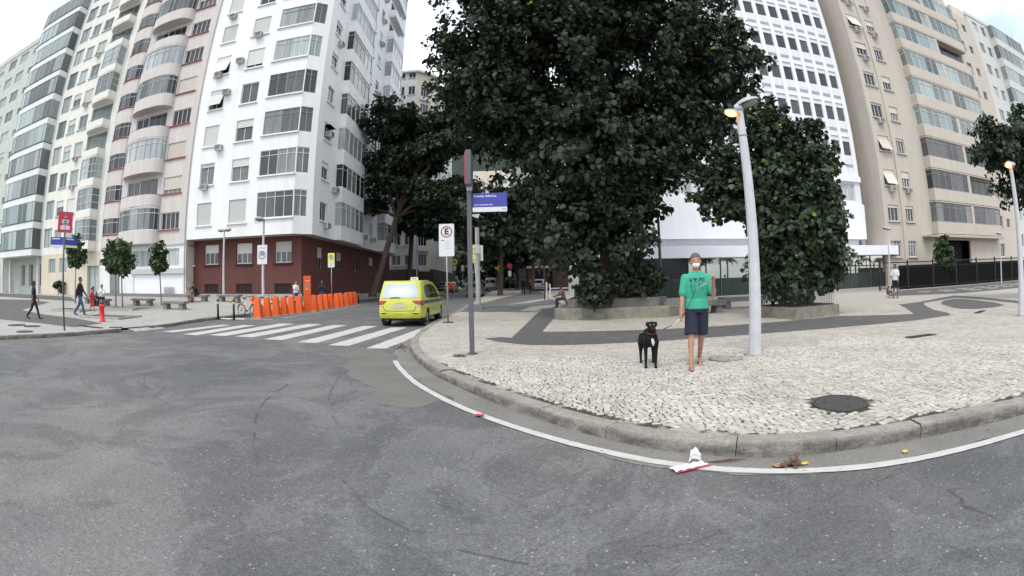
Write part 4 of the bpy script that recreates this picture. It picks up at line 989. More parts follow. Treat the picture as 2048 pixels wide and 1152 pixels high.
for i in range(-1, 9):
    z = Z0+i*FH
    for u0, u1 in ((30.42,31.9),(32.95,34.15)):
        k = rb.choice(['half','half','full','awn','none']) if i > 0 else 'low'
        window(G_, F, u0,u1,z+1.16,z+2.5, n=3, blind={'half':.42,'full':1,'awn':.95,'none':.15,'low':.18 if i == 0 else 0}[k], awning=k == 'awn', bm='blind_beige', gm='glass_dark', sill='beige_right', transom=None if i >= 0 else .8)
        if i > 0 and rb.random() < .6: ac_unit(G_, F, (u0+u1)/2, z+.62)
    window(G_, F, 51.6,52.8,z+1.0,z+2.4, n=2, gm='glass_dark')
    if i < 0: continue
    window(G_, F, 53.9,54.9,z+1.2,z+2.2, n=1, gm='glass_dark')
    path = [(36.9,0),(36.9,-.8),(50.8,-.8),(50.8,0)]; zt = min(z+FH-.04, z+3.05)
    if i < 9: slab(G_, F, path, z, z+1.2, 'beige_right', 'balcony', hollow=1)
    dark = 'glass_dark' if i < 3 else 'glass_green'
    glazing(G_, F, [(36.95,0),(36.95,-.76),(43.7,-.76)], z+1.2, zt-.02, 1.15, 'frame_white' if i > 2 else 'frame_grey', dark, (.78,))
    anchor(MB().box(43.8,44.3,26.22,26.99,z+1.2,zt).build('pier', M['beige_right']), G_)
    if i in (1, 2, 6): window(G_, F, 44.6,50.4,z+1.2,z+2.8, n=4, gm='glass_dark', fm='frame_dark', dep=-.08)
    else: glazing(G_, F, [(44.35,-.74),(50.75,-.74),(50.75,0)], z+1.2, zt-.02, 1.3, 'frame_white' if i > 2 else 'frame_grey', dark, (.78,))
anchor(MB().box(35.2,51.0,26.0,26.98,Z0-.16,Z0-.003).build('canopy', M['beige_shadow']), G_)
anchor(MB().box(36.5,52.5,27.6,30,31.4,33.6).build('penthouse', M['beige_right']), G_)
anchor(MB().box(53.2,56.4,27.3,30,31.4,33.0).build('roof_tank_room', M['cream_warm']), G_)
glazing(G_, F, [(37.2,.4),(50.5,.4)], 31.5, 33.0, 1.5, 'frame_white', 'glass_green', ())
I_ = thing('apartment_building', 'pale grey block with green glass bays beyond the tan block', 'building', (65, 28, 0))
F = front(27.2); op = []
for i in range(10):
    z = 2.6+i*3.0; op += [(58.0,59.4,z+1,z+2.4),(60.4,61.6,z+1,z+2.4)]
wall(I_, F, 'wall', M['pale_grey'], 56.7, 73.5, 0, 32.6, op); shell(I_, 'rear_wall', M['pale_grey'], 56.7, 73.5, 27.2, 45, 0, 32.6, parapet=.5)
for a, c, e, g in op: window(I_, F, a,c,e,g, n=2, gm='glass_green')
for i in range(9):
    z = 5.6+i*3.0; path = [(62.6,0),(62.6,-.9),(73,-.9),(73,0)]
    slab(I_, F, path, z, z+1.05, 'pale_grey', 'balcony'); glazing(I_, F, [(u,d*.96) for u,d in path], z+1.05, z+2.98, 1.5, 'frame_white', 'glass_green', ())
J_ = thing('apartment_building', 'grey white block at the far right end of the row', 'building', (84, 28, 0))
F = front(27.4); op = [(u,u+2,4+i*3.0,5.6+i*3.0) for i in range(10) for u in (75.5,79.5,83.5,88)]
wall(J_, F, 'wall', M['band_white'], 73.7, 95, 0, 35, op); shell(J_, 'rear_wall', M['band_white'], 73.7, 95, 27.4, 45, 0, 35)
for a, c, e, g in op: window(J_, F, a,c,e,g, n=2, gm='glass_green')

# ---------------------------------------------------------------- houses up the side street
K_ = thing('apartment_building', 'beige corner tower with grey lower floors behind the left street tree', 'building', (-18, 66, .6))
F = front(64); zt = 35.2; op = []
for i in range(11):
    z = 3.6+i*2.95
    for u, w_ in ((-20.5,1.6),(-17.6,1.4),(-15.6,1.1)): op.append((u,u+w_,z+1,z+2.5))
wall(K_, F, 'wall', M['grey_concrete'], -30, -14.2, .3, 27.2, [o for o in op if o[3] < 27]); wall(K_, F, 'upper_wall', M['pale_grey'], -30, -14.2, 27.2, zt, [o for o in op if o[2] > 27.3])  # shade on the lower floors is put into a greyer wall colour
for a, c, e, g in [o for o in op if o[3] < 27 or o[2] > 27.3]: window(K_, F, a,c,e,g, n=2, gm='glass_dark', sill='sill_grey')
FK = Face((-14.2, 64), math.atan2(2.2, 2.2)); cl_ = math.hypot(2.2, 2.2)
wall(K_, FK, 'corner_wall', M['cream_warm'], 0, cl_, .3, zt, [(.8,2.3,3.6+i*2.95+.9,3.6+i*2.95+2.6) for i in range(10)])
for i in range(10):
    z = 3.6+i*2.95; window(K_, FK, .8,2.3,z+.9,z+2.6, n=3, gm='glass_dark'); slab(K_, FK, [(.6,0),(.6,-.35),(2.5,-.35),(2.5,0)], z+.1, z+.8, 'pale_grey', 'balcony', hollow=1)
FKE = east(-12.0); op = []
for i in range(10):
    z = 3.6+i*2.95
    for u in (67.5,70.5,73.5,77,81,85): op.append((u,u+1.5,z+.9,z+2.5))
wall(K_, FKE, 'side_wall', M['pale_grey'], 66.2, 90, .3, zt, op)
for a, c, e, g in op: window(K_, FKE, a,c,e,g, n=2, gm='glass_dark')
for i in range(10):
    for u in (66.8,69.6,72.6,76,80,84): anchor(MB().box(-12.0,-11.8,u-.15,u+.15,3.6+i*2.95,3.6+(i+1)*2.95-.01).build('pilaster', M['pale_grey']), K_) if i < 3 else None
shell(K_, 'rear_wall', M['pale_grey'], -30, -12.0, 66.2, 90, .3, zt, right=False, parapet=.6)
anchor(MB().prism([(-30,63.7),(-14.1,63.7),(-11.7,66.1),(-11.7,90),(-12.6,90),(-12.6,66.4),(-14.5,64.6),(-30,64.6)], .3, 4.0).build('shop_base', M['brick_dark']), K_)
anchor(MB().prism([(-30,63.5),(-14.0,63.5),(-11.5,66.0),(-11.5,90),(-12.6,90),(-12.6,66.4),(-14.5,64.6),(-30,64.6)], 35.0, 35.35).build('cornice', M['pale_grey']), K_)
mat('hill_white', (0.62, 0.58, 0.55), 0.8, 0.06, 1, streak=0.1)
L_ = thing('apartment_building', 'distant pinkish white block with dark balconies rising over the street trees', 'building', (-7, 152, 0))
F = front(150); op = [(u,u+2.2,6+i*3.0,7.7+i*3.0) for i in range(11) for u in (-3.2,0.2)]
wall(L_, F, 'wall', M['hill_white'], -4.5, 8, 0, 41, op); shell(L_, 'rear_wall', M['hill_white'], -4.5, 8, 150, 165, 0, 41)
for a, c, e, g in op: window(L_, F, a,c,e,g, n=2, gm='glass_dark')
for i in range(11): slab(L_, F, [(2.6,0),(2.6,-1.2),(7,-1.2),(7,0)], 5.4+i*3.0, 6.3+i*3.0, 'hill_white', 'balcony', hollow=1)
L2 = thing('apartment_building', 'distant pale block seen side on beside the dark balconies', 'building', (-10, 142, 0))
F = front(140); op = [(u,u+1.4,6+i*3.0,7.6+i*3.0) for i in range(10) for u in (-12.4,-9.6,-6.8)]
wall(L2, F, 'wall', M['cream_warm'], -13, -4.8, 0, 38, op); shell(L2, 'rear_wall', M['cream_warm'], -13, -4.8, 140, 149, 0, 38)
for a, c, e, g in op: window(L2, F, a,c,e,g, n=2, gm='glass_dark')
Q_ = thing('garage_building', 'brown low building with a garage mouth beyond the driveway', 'building', (8, 56, .4))
F = front(62); wall(Q_, F, 'wall', M['garage_brown'], 2.2, 16, .2, 7.4, [(2.9,5.6,.2,3.4),(7,9,4.4,6.2)], .5); shell(Q_, 'rear_wall', M['garage_brown'], 2.2, 16, 62, 72, .2, 7.4)
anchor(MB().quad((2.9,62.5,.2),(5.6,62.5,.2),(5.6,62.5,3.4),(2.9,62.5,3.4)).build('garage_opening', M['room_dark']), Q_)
anchor(MB().box(2.0,16.2,61.6,61.99,7.0,7.5).box(2.0,16.2,61.8,61.99,3.7,4.0).build('cornice', M['cream_warm']), Q_)
window(Q_, F, 7,9,4.4,6.2, n=2)
Q2 = thing('apartment_building', 'grey building half hidden by dark trees on the right of the street', 'building', (9, 76, .6))
F = front(74); op = [(u,u+1.6,8.6+i*3,10.4+i*3) for i in range(5) for u in (2,5,8,11)]
wall(Q2, F, 'wall', M['grey_concrete'], 1.0, 18, 0, 26, op); shell(Q2, 'rear_wall', M['cream_warm'], 1.0, 18, 74, 90, 0, 26)
for a, c, e, g in op: window(Q2, F, a,c,e,g, n=2)
# ================================================================ TREES
def leaf_mat(name, dark, light, yellow=0.0, gloss=0.45):
    m = bpy.data.materials.new(name); m.use_nodes = True; nt = m.node_tree; L = nt.links.new
    b = nt.nodes['Principled BSDF']; b.inputs['Roughness'].default_value = gloss; b.inputs['Specular IOR Level'].default_value = 0.4
    g = N(nt, 'ShaderNodeNewGeometry'); rp = N(nt, 'ShaderNodeValToRGB'); e = rp.color_ramp.elements
    e[0].color = (*dark, 1); e[1].color = (*light, 1); e[1].position = 0.97
    if yellow:
        e[1].position = 1-yellow*1.6; q = e.new(1-yellow); q.color = (0.38, 0.36, 0.03, 1); rp.color_ramp.interpolation = 'LINEAR'
    L(g.outputs['Random Per Island'], rp.inputs[0])
    n = nz_(nt, L, g.outputs['Position'], 0.9, 3); c = scl(nt, L, rp.outputs[0], n, 0.75, 1.25)
    L(c, b.inputs['Base Color'])
    tr = N(nt, 'ShaderNodeBsdfTranslucent'); L(c, tr.inputs[0]); mx = N(nt, 'ShaderNodeMixShader', inp={0: 0.18})
    o = nt.nodes['Material Output']; L(b.outputs[0], mx.inputs[1]); L(tr.outputs[0], mx.inputs[2]); L(mx.outputs[0], o.inputs[0])
    MATS[name] = m; return m
leaf_mat('leaf_big', (0.018, 0.028, 0.015), (0.046, 0.066, 0.036), 0.0012, .55)
leaf_mat('leaf_round', (0.024, 0.042, 0.02), (0.066, 0.10, 0.052), 0.0012, .5)
leaf_mat('leaf_street', (0.016, 0.029, 0.015), (0.042, 0.066, 0.034), 0.0, .5)
leaf_mat('leaf_young', (0.03, 0.055, 0.02), (0.07, 0.11, 0.045), 0.0)
leaf_mat('leaf_far', (0.018, 0.034, 0.018), (0.045, 0.07, 0.04), 0.0)

HEXL = np.array([(0,0),(.42,.22),(.5,.6),(0,1.0),(-.5,.6),(-.42,.22)])
def crown_mesh(name, clumps, n, size, m, seed, twigs=None, twig_r=0.6, droop=0.5, aspect=0.8, shell=0.45):
    """leaf-sized faces gathered on many twig ends through the crown's volume"""
    rs = np.random.default_rng(seed)
    vol = np.array([r[0]*r[1]*r[2] for c, r in clumps])**(2/3); vol = vol/vol.sum()
    twigs = twigs or max(12, n//45)
    ti = rs.choice(len(clumps), twigs, p=vol)
    d = rs.normal(size=(twigs, 3)); d /= np.linalg.norm(d, axis=1)[:, None]
    rad = rs.random(twigs)**shell
    C = np.array([c for c, r in clumps], float)[ti]; RR = np.array([r for c, r in clumps], float)[ti]
    tc = C+d*RR*rad[:, None]*(0.88+0.24*rs.random(twigs))[:, None]
    out_ = d/RR; out_ /= np.linalg.norm(out_, axis=1)[:, None]
    li = rs.integers(0, twigs, n)
    e = rs.normal(size=(n, 3)); e /= np.linalg.norm(e, axis=1)[:, None]
    tr = twig_r*(0.6+0.8*rs.random(twigs))
    p = tc[li]+e*(tr[li]*rs.random(n)**0.4)[:, None]*np.array([1, 1, .7])
    ax = out_[li]*0.7+rs.normal(size=(n, 3))*0.75; ax[:, 2] -= droop; ax /= np.linalg.norm(ax, axis=1)[:, None]
    nr = out_[li]*0.6+rs.normal(size=(n, 3))*0.55; nr[:, 2] += 0.75
    nr -= ax*(nr*ax).sum(1)[:, None]; nr /= np.linalg.norm(nr, axis=1)[:, None]+1e-9
    sd = np.cross(ax, nr); s = size*(0.55+0.9*rs.random(n))
    V = np.zeros((n, 6, 3))
    for k, (u, v) in enumerate(HEXL):
        V[:, k] = p+sd*(u*aspect*s)[:, None]+ax*(v*s)[:, None]+nr*((abs(u)*.28-v*v*.18)*s)[:, None]
    me = bpy.data.meshes.new(name); me.vertices.add(n*6); me.vertices.foreach_set('co', V.ravel())
    me.loops.add(n*6); me.loops.foreach_set('vertex_index', np.arange(n*6)); me.polygons.add(n)
    me.polygons.foreach_set('loop_start', np.arange(n)*6); me.polygons.foreach_set('loop_total', np.full(n, 6))
    me.materials.append(m); me.update(); return me
def limb(mb, p, q, r0, r1, rnd, wob=0.12, n=6):
    p, q = Vector(p), Vector(q); ln = (q-p).length
    pts = [p.lerp(q, i/n)+Vector((rnd.uniform(-1,1), rnd.uniform(-1,1), rnd.uniform(-.4,.6)))*ln*wob*(math.sin(math.pi*i/n)*.6 if 0 < i < n else 0) for i in range(n+1)]
    mb.tube(pts, [r0+(r1-r0)*i/n for i in range(n+1)], 8)
def tree(name, label, base, fork, clumps, n, size, lm, seed, r=0.25, bark='bark', group=None, limbs=None, **k):
    t = thing(name, label, 'tree', base, 0, group); rnd = random.Random(seed); bx = Vector(base)
    loc = [(tuple(Vector(c)-bx), rr) for c, rr in clumps]
    mb = MB(); f = Vector(fork)-bx
    mb.tube([(0,0,-.1),(0,0,.12),tuple(f*.35+Vector((r*.2,0,0))),tuple(f*.7),tuple(f)], [r*1.5,r*1.12,r*.95,r*.85,r*.75], 10)
    for c, rr in (loc if limbs is None else loc[:limbs]):
        c = Vector(c); limb(mb, f, c, r*.55, r*.14, rnd)
        for _ in range(4):
            e = c+Vector((rnd.uniform(-1,1)*rr[0], rnd.uniform(-1,1)*rr[1], rnd.uniform(-.6,1)*rr[2]))*.75
            limb(mb, f.lerp(c, rnd.uniform(.5,.95)), e, r*.16, r*.04, rnd)
    mb.build('trunk', M[bark], t, smooth=True)
    obj('crown', crown_mesh('crown', loc, n, size, M[lm], seed, **k), t)
    return t
tree('broadleaf_tree', 'huge dark leafy tree rising out of the stone planter in the middle', (4.0, 18.3, .5), (3.9, 18.2, 5.2),
     [((3.9,18,12.2),(7.0,5.2,5.2)),((-1.0,18,10.6),(2.5,2.8,2.4)),((9.2,17.6,10.8),(2.4,3,2.6)),((3.5,17.8,6.6),(4.0,3.8,3.0)),((3.4,17.3,3.7),(2.7,2.4,2.3)),((0.4,17.6,8.2),(2.6,2.8,2.2)),((7.2,17.6,8.0),(2.8,2.8,2.4)),((3.2,17,15),(6,5,4))],
     105000, .20, 'leaf_big', 21, .42, twig_r=.5, twigs=2600, shell=.4)
ev = Vector((.805, -.593, 0))
def pe(off, z, fw=0): return tuple(Vector((9.3, 12.7, z))+ev*off+Vector((.593, .805, 0))*fw)
tree('broadleaf_tree', 'round leaved tree with two pointed tops behind the near lamp post', (9.3, 12.7, .4), (9.25, 12.7, 2.6),
     [(pe(.1,3.3),(1.75,1.6,2.3)),(pe(-.55,5.5),(1.05,1.1,2.0)),(pe(.85,4.9),(.85,.9,1.75)),(pe(-2.1,4.7,.6),(1.6,1.3,1.35)),(pe(-.3,1.7),(1.35,1.2,1.2)),(pe(.9,2.6),(1.1,1,1.5))],
     34000, .15, 'leaf_round', 33, .2, twig_r=.3, twigs=1150, aspect=1.0, shell=.4)
tiers = []
rt = random.Random(4)
for k in range(26):
    a = rt.uniform(0, 2*math.pi); z = rt.uniform(8.6, 18.6); w_ = 1-abs((z-13.0)/6.2)**2*.6; rr = rt.uniform(.15, 1)*6.2*w_
    tiers.append(((-9.2+rr*math.cos(a)*1.05, 41+rr*math.sin(a)*.8, z), (2.5, 2.4, .75)))
tree('street_tree', 'dark tiered street tree with leaning trunk beside the white block', (-12.7, 39.5, .7), (-10.6, 40.5, 8.0), tiers, 46000, .29, 'leaf_street', 5, .3, twig_r=.6, twigs=1300, limbs=12)
tiers2 = [((-11.5+rt.uniform(-4,4), 54+rt.uniform(-3,3), rt.uniform(8.5,15)), (2.6,2.4,.9)) for k in range(12)]
tree('street_tree', 'dark upright street tree further along behind the parked taxi', (-12.4, 52, 1.0), (-11.8, 52.5, 8), tiers2, 11000, .42, 'leaf_street', 6, .3, twig_r=.8, limbs=6)
far = [('dark tree closing the far end of the street in the middle', (-6.0, 112, 1.0), 16, 7.0), ('dark tree at the far end of the street behind the van', (-2.5, 88, 1.0), 12, 5.5), ('leafy tree hiding the grey building on the right of the street', (-1.5, 70, 1.0), 14, 5.5), ('dark tree between the grey car and the driveway', (0.6, 64, 1.0), 11, 4.5), ('shady tree over the speed hump sign on the right kerb', (-1.2, 44, .6), 11.5, 4.4), ('dense dark tree beyond the parked grey car', (-2.0, 62, 1.0), 13, 5.5), ('dark tree standing over the brown garage', (2.4, 54, .9), 10.5, 4.0), ('far tree closing the view along the left kerb', (-12.8, 98, 1.1), 15, 6.5), ('far tree closing the view along the right kerb', (-1.2, 96, 1.1), 17, 6.5)]
for i, (lb, b_, h, r_) in enumerate(far):
    cl_ = [((b_[0]+rt.uniform(-.5,.5)*r_, b_[1]+rt.uniform(-.4,.4)*r_, h*rt.uniform(.5 if b_[1] < 80 else .1,.95)), (r_*.6, r_*.6, h*.17)) for k in range(8 if b_[1] < 80 else 14)]
    tree('street_tree', lb, b_, (b_[0]+.2, b_[1], h*.42), cl_, 9000, .42, 'leaf_far', 40+i, .24, group='trees along the side street', twig_r=.8, limbs=5)
tree('edge_tree', 'dark tree leaning in at the right edge above the lit lamp', (20.6, 8.4, .11), (20.4, 8.4, 3.6), [((19.6,8.6,6.2),(2.3,2.0,1.3)),((18.2,8.9,5.6),(1.5,1.4,.8)),((20.8,8.2,5.0),(1.8,1.8,1.2)),((19.2,8.6,4.5),(1.2,1.2,.7)),((21.2,8.3,4.2),(1.5,1.5,1.2))], 18000, .16, 'leaf_street', 50, .16, twig_r=.4)

def sapling(base, h, r_, label, seed, bend):
    z = left_z(base[0], base[1]); b_ = (base[0], base[1], z)
    t = thing('sapling', label, 'tree', b_, 0, 'young trees on the left pavement'); rnd = random.Random(seed)
    m = MB().tube([(0,0,-.05),(bend*.3,0,h*.25),(bend*.6,0,h*.5),(bend,0,h*.75)], [.05,.042,.035,.02], 7)
    for k in range(7): limb(m, (bend*.7,0,h*rnd.uniform(.45,.65)), (bend+rnd.uniform(-1,1)*r_*.7, rnd.uniform(-1,1)*r_*.7, h*rnd.uniform(.6,.9)), .018, .006, rnd)
    m.build('trunk', M['bark_pale'], t, smooth=True)
    obj('crown', crown_mesh('crown', [((bend,0,h*.76),(r_*.8,r_*.8,h*.23)),((bend-.2*r_,.1,h*.66),(r_*.85,r_*.8,h*.13)),((bend+.3*r_,-.1,h*.62),(r_*.6,r_*.6,h*.11))], 2600, .17, M['leaf_young'], seed, twig_r=.22, twigs=110), t)
    return t
sapling((-28.6, 19.5), 4.7, .95, 'young tree half behind the blue street sign on the left', 61, .1)
sapling((-22.6, 18.6), 3.95, 1.05, 'young tree with the fullest crown near the red hydrant', 62, 0)
sapling((-20.4, 17.3), 3.7, .9, 'young tree on a twin stem right beside the fullest crowned one', 63, -.12)
sapling((-19.9, 20.1), 3.75, .62, 'slim young tree in front of the white garage door', 64, -.25)
def plant(label, base, h, r_, n, seed, name='shrub', lm='leaf_young', size=.2):
    t = thing(name, label, 'plant', base); rnd = random.Random(seed); m = MB()
    for k in range(6): limb(m, (0,0,-.02), (rnd.uniform(-1,1)*r_*.6, rnd.uniform(-1,1)*r_*.6, h*rnd.uniform(.5,.8)), .02, .006, rnd)
    m.build('stem', M['bark'], t); obj('foliage', crown_mesh('foliage', [((0,0,h*.6),(r_,r_,h*.4))], n, size, M[lm], seed, twig_r=.25), t)
plant('potted palm like shrub behind the iron fence', (35.0, 24.5, .1), 4.0, 1.0, 1600, 71, size=.4)
plant('low shrub at the foot of the big planter', (2.9, 15.75, .4), 1.3, .7, 1600, 73, lm='leaf_big', size=.16)
plant('bushy shrub inside the big planter under the trunk', (4.9, 16.6, .6), 1.4, .9, 2200, 74, lm='leaf_big', size=.18)
plant('small green plant at the cream block wall', (-44.5, 28.0, .7), 1.5, .5, 400, 72, size=.25)
# beach side of the avenue, mirrored in the hotel's ground-floor glass
def frond(mb, o, a, ln, droop):
    n = 7; prev = None
    for i in range(n+1):
        q = i/n; c = Vector(o)+Vector((math.cos(a)*ln*q, math.sin(a)*ln*q, ln*(.35*q-droop*q*q))); w_ = .26*math.sin(math.pi*min(1, q*.9+.08)); s_ = Vector((-math.sin(a), math.cos(a), 0))*w_
        cur = (c-s_+Vector((0,0,-w_*.5)), c, c+s_+Vector((0,0,-w_*.5)))
        if prev: mb.quad(prev[0], prev[1], cur[1], cur[0]); mb.quad(prev[1], prev[2], cur[2], cur[1])
        prev = cur
pp = None; rp_ = random.Random(8)
for k in range(16):
    x = 22+k*4.3+rp_.uniform(-1.4,1.4); y = -21+rp_.uniform(-5,4)
    if pp is None:
        pp = thing('palm_tree', 'dark palm across the avenue mirrored in the hotel glass', 'tree', (x,y,0), 0, 'palms mirrored in the hotel glass')
        MB().tube([(0,0,-.1),(.1,0,2),(.15,.05,4),(.1,.1,5.2)], [.2,.15,.13,.12], 8).build('trunk', M['bark'], pp, smooth=True); m = MB()
        for q in range(16): frond(m, (.1,.1,5.2), q*2.4, rp_.uniform(2.0,2.8), rp_.uniform(.5,1.0))
        m.build('crown', M['leaf_street'], pp)
    else: dup(pp, (x,y,0), rp_.uniform(0,6), scale=rp_.uniform(.75,1.1))
t = thing('hedge', 'low dark hedge along the beach side mirrored in the hotel glass', 'hedge', (52, -14, 0))
MB().box(-40,40,-.35,.35,0,.8).build('stems', M['bark'], t); obj('foliage', crown_mesh('foliage', [((-35+q*5.8,0,.75),(3.4,.6,.65)) for q in range(13)], 9000, .22, M['leaf_street'], 91, twig_r=.35), t)
# ================================================================ STREET FURNITURE
mat('lamp_lit', (0.9, 0.7, 0.45), 0.4, 0, emit=((1.0, 0.46, 0.12), 2.4))
mat('lamp_lens', (0.20, 0.23, 0.20), 0.2, 0.1, 20)
mat('lamp_shell', (0.40, 0.40, 0.39), 0.5, 0.1, 10)
def lamp_head(t, c, yaw, tilt, lit, s=1.0):
    Mx = Matrix.Rotation(yaw, 3, 'Z') @ Matrix.Rotation(tilt, 3, 'Y')
    m = MB(); n = 14                                                # flattened shell, narrower at the neck
    for i in range(n+1):
        q = i/n; x = (-.02+.52*q)*s; w_ = (.05+.13*math.sin(math.pi*min(1, q*.9+.1))**.8)*s if q < 1 else .01
        for k in range(11):
            a = math.pi*k/10; m.v.append(Mx @ Vector((x, w_*math.cos(a), (.13*s*math.sin(a))*(.35+.65*math.sin(math.pi*min(1, q*.85+.12)))))+Vector(c))
    for i in range(n):
        for k in range(10): m.f.append((i*11+k, i*11+k+1, (i+1)*11+k+1, (i+1)*11+k)); m.m.append(0)
    h = m.build('lamp_head', M['lamp_shell'], t, smooth=True)
    g = MB().ball((0,0,0), (.19*s,.13*s,.085*s), 14, 8); g.v = [tuple(Mx @ (Vector(p)+Vector((.27*s,0,-.005*s)))+Vector(c)) for p in g.v]
    g.build('lens', M['lamp_lit'] if lit else M['lamp_lens'], h, smooth=True)
def street_lamp(label, base, h, r0, r1, heads, pm='pole_paint', group='street lamps', seg=10, lean=(0,0)):
    t = thing('street_lamp', label, 'street lamp', base, 0, group)
    MB().tube([(0,0,-.05),(lean[0]*.5,lean[1]*.5,h*.5),(lean[0],lean[1],h)], [r0,(r0+r1)/2,r1], seg).build('pole', M[pm], t, auto=R(25))
    MB().cyl(0,0,-.02,.03,r0*1.5,r0*1.45,12).build('base_collar', M['concrete'], t)
    MB().cyl(lean[0],lean[1],h-.06,h+.05,r1*1.25,r1*1.1,10).build('cap', M[pm], t, smooth=True)
    for dx, dy, dz, yaw, tilt, lit, s in heads: lamp_head(t, (lean[0]+dx, lean[1]+dy, h+dz), yaw, tilt, lit, s)
    return t
t = street_lamp('tall pale near lamp post with one of its two heads glowing orange', (4.04, 6.76, SW), 4.28, .115, .072, [(-.05,-.02,-.16,R(195),R(-4),True,.62),(.0,.02,.02,R(-30),R(-16),False,.85)])
MB().torus((0,0,3.75), .078, .012, 'Z', 14, 5).build('clamp', M['galvanised'], t)
street_lamp('pale lamp post at the right edge with a glowing head', (12.99, 6.11, SW), 3.9, .1, .06, [(-.02,0,-.05,R(195),R(-6),True,.8),(.02,0,0,R(15),R(-6),False,.8)])
street_lamp('thin grey lamp post with two flat heads before the brick wall', (-20.2, 27.0, left_z(-20.2,27)), 4.75, .09, .06, [(0,0,0,R(180),R(-6),False,1.3),(0,0,0,R(0),R(-6),False,1.3)])
l30 = street_lamp('thin grey lamp post carrying the white 30 speed sign', (-16.1, 26.0, left_z(-16.1,26)), 5.15, .1, .07, [(0,-.05,0,R(250),R(-6),False,1.5)])
street_lamp('slim double lamp post in front of the iron fence by the hotel', (24.4, 21.9, SW), 4.1, .05, .04, [(0,0,0,R(180),R(-12),False,1.0),(0,0,0,R(0),R(-12),False,1.0)])
street_lamp('slim double lamp post further right along the iron fence', (34.0, 17.85, SW), 3.6, .05, .04, [(0,0,0,R(180),R(-4),False,.9),(0,0,0,R(0),R(-4),False,.9)])
street_lamp('tall curved street lamp before the grey corner tower', (-9.9+-2.6, 58, 1.0), 9.5, .1, .06, [(1.6,0,.6,R(0),R(-8),False,1.6)])

# ---- signs
def plate(t, name, w_, h, z, m, y=0, x=0, th=.012, r=.04, rz=0):
    n = 4; pts = []
    for cx, cz, a0 in ((w_/2-r, h/2-r, 0), (-w_/2+r, h/2-r, 90), (-w_/2+r, -h/2+r, 180), (w_/2-r, -h/2+r, 270)):
        for i in range(n+1): a = R(a0+90*i/n); pts.append((cx+r*math.cos(a), cz+r*math.sin(a)))
    k = len(pts); mb = MB().add([(px, -th/2, pz) for px, pz in pts]+[(px, th/2, pz) for px, pz in pts], [tuple(range(k)), tuple(range(2*k-1, k-1, -1))]+[(i, k+i, k+(i+1) % k, (i+1) % k) for i in range(k)])
    return mb.build(name, M[m], t, loc=(x, y, z), rot=(0, 0, rz))
def disc(t, name, r0, r1, loc, m, th=.004, seg=28):
    """ring (r0 inner, r1 outer) or disc facing -y"""
    mb = MB(); v = []
    for k in range(seg):
        a = 2*math.pi*k/seg; c, s = math.cos(a), math.sin(a); v += [(r1*c, -th, r1*s), (r0*c, -th, r0*s), (r1*c, 0, r1*s)]
    f = []
    for k in range(seg):
        q = (k+1) % seg; f.append((3*k, 3*q, 3*q+1, 3*k+1)); f.append((3*k, 3*k+2, 3*q+2, 3*q))
    return mb.add(v, f).build(name, M[m], t, loc=loc)
FACE = (R(90), 0, 0)
# street name post
t = thing('street_sign', 'dark square post with the blue Avenida Atlântica street name plate', 'street sign', (-.79, 8.47, SW))
MB().box(-.045,.045,-.045,.045,-.05,3.2).build('post', M['pole_dark'], t, bevel=.01)
MB().box(-.055,.055,-.25,.25,3.2,3.88).build('side_panel', M['pole_dark'], t, bevel=.008)
MB().box(-.068,-.056,-.24,.24,3.22,3.84).build('red_face', M['sign_red'], t)
MB().box(-.05,.05,-.05,.05,3.12,3.2).build('collar', M['sign_grey'], t)
p = plate(t, 'name_plate', .66, .27, 2.93, 'sign_blue', 0, .39, .03, .01)
plate(t, 'white_strip', .66, .09, 2.745, 'sign_white', -.001, .39, .03, .01)
text_part(p, 'Avenida Atlântica', .062, (-.31, -.018, .075), FACE, M['sign_white'], .001, 'LEFT', bold=.0012)
for i, (a, c) in enumerate(((-.30,-.2),(-.19,-.03),(-.02,.06))): MB().box(a,c,-.018,-.016,-.102,-.09).build('fine_print', M['sign_white'], p)
MB().box(.62,.70,-.019,-.0165,2.735,2.765).build('number', M['sign_grey'], t)
MB().add([(.05,-.01,2.66),(.2,-.01,2.66),(.16,-.01,2.58),(.05,-.01,2.62),(.05,.01,2.66),(.2,.01,2.66),(.16,.01,2.58),(.05,.01,2.62)], [(3,2,1,0),(4,5,6,7),(0,1,5,4),(1,2,6,5),(2,3,7,6)]).build('bracket', M['sign_grey'], t)
MB().cyl(0,0,0,.015,.1,.1,10).build('foot_plate', M['metal_cover'], t)
# parking sign
t = thing('parking_sign', 'tall white parking plate with a ringed E beside the taxi', 'road sign', (-2.33, 15.95, SW))
MB().cyl(0,.03,-.05,3.5,.03,.03,10).build('post', M['galvanised'], t, smooth=True); MB().cyl(0,.03,0,.03,.22,.18,14).build('base', M['metal_cover'], t)
p = plate(t, 'plate', .54, 1.16, 2.96, 'sign_white'); plate(t, 'border', .56, 1.18, 2.96, 'sign_grey', .005)
disc(p, 'ring', .17, .205, (0,-.008,.3), 'sign_ring'); text_part(p, 'E', .30, (0,-.009,.3), FACE, M['sign_black'], .002, bold=.012)
text_part(p, '—', .11, (-.14,-.009,.0), FACE, M['sign_black'], .001, bold=.006)
for z, w_ in ((-.04,.2),(-.12,.22),(-.22,.26),(-.30,.2)): MB().box(-w_/2+.03,w_/2+.03,-.009,-.0065,z-.012,z+.006).build('fine_print', M['sign_grey'], p)
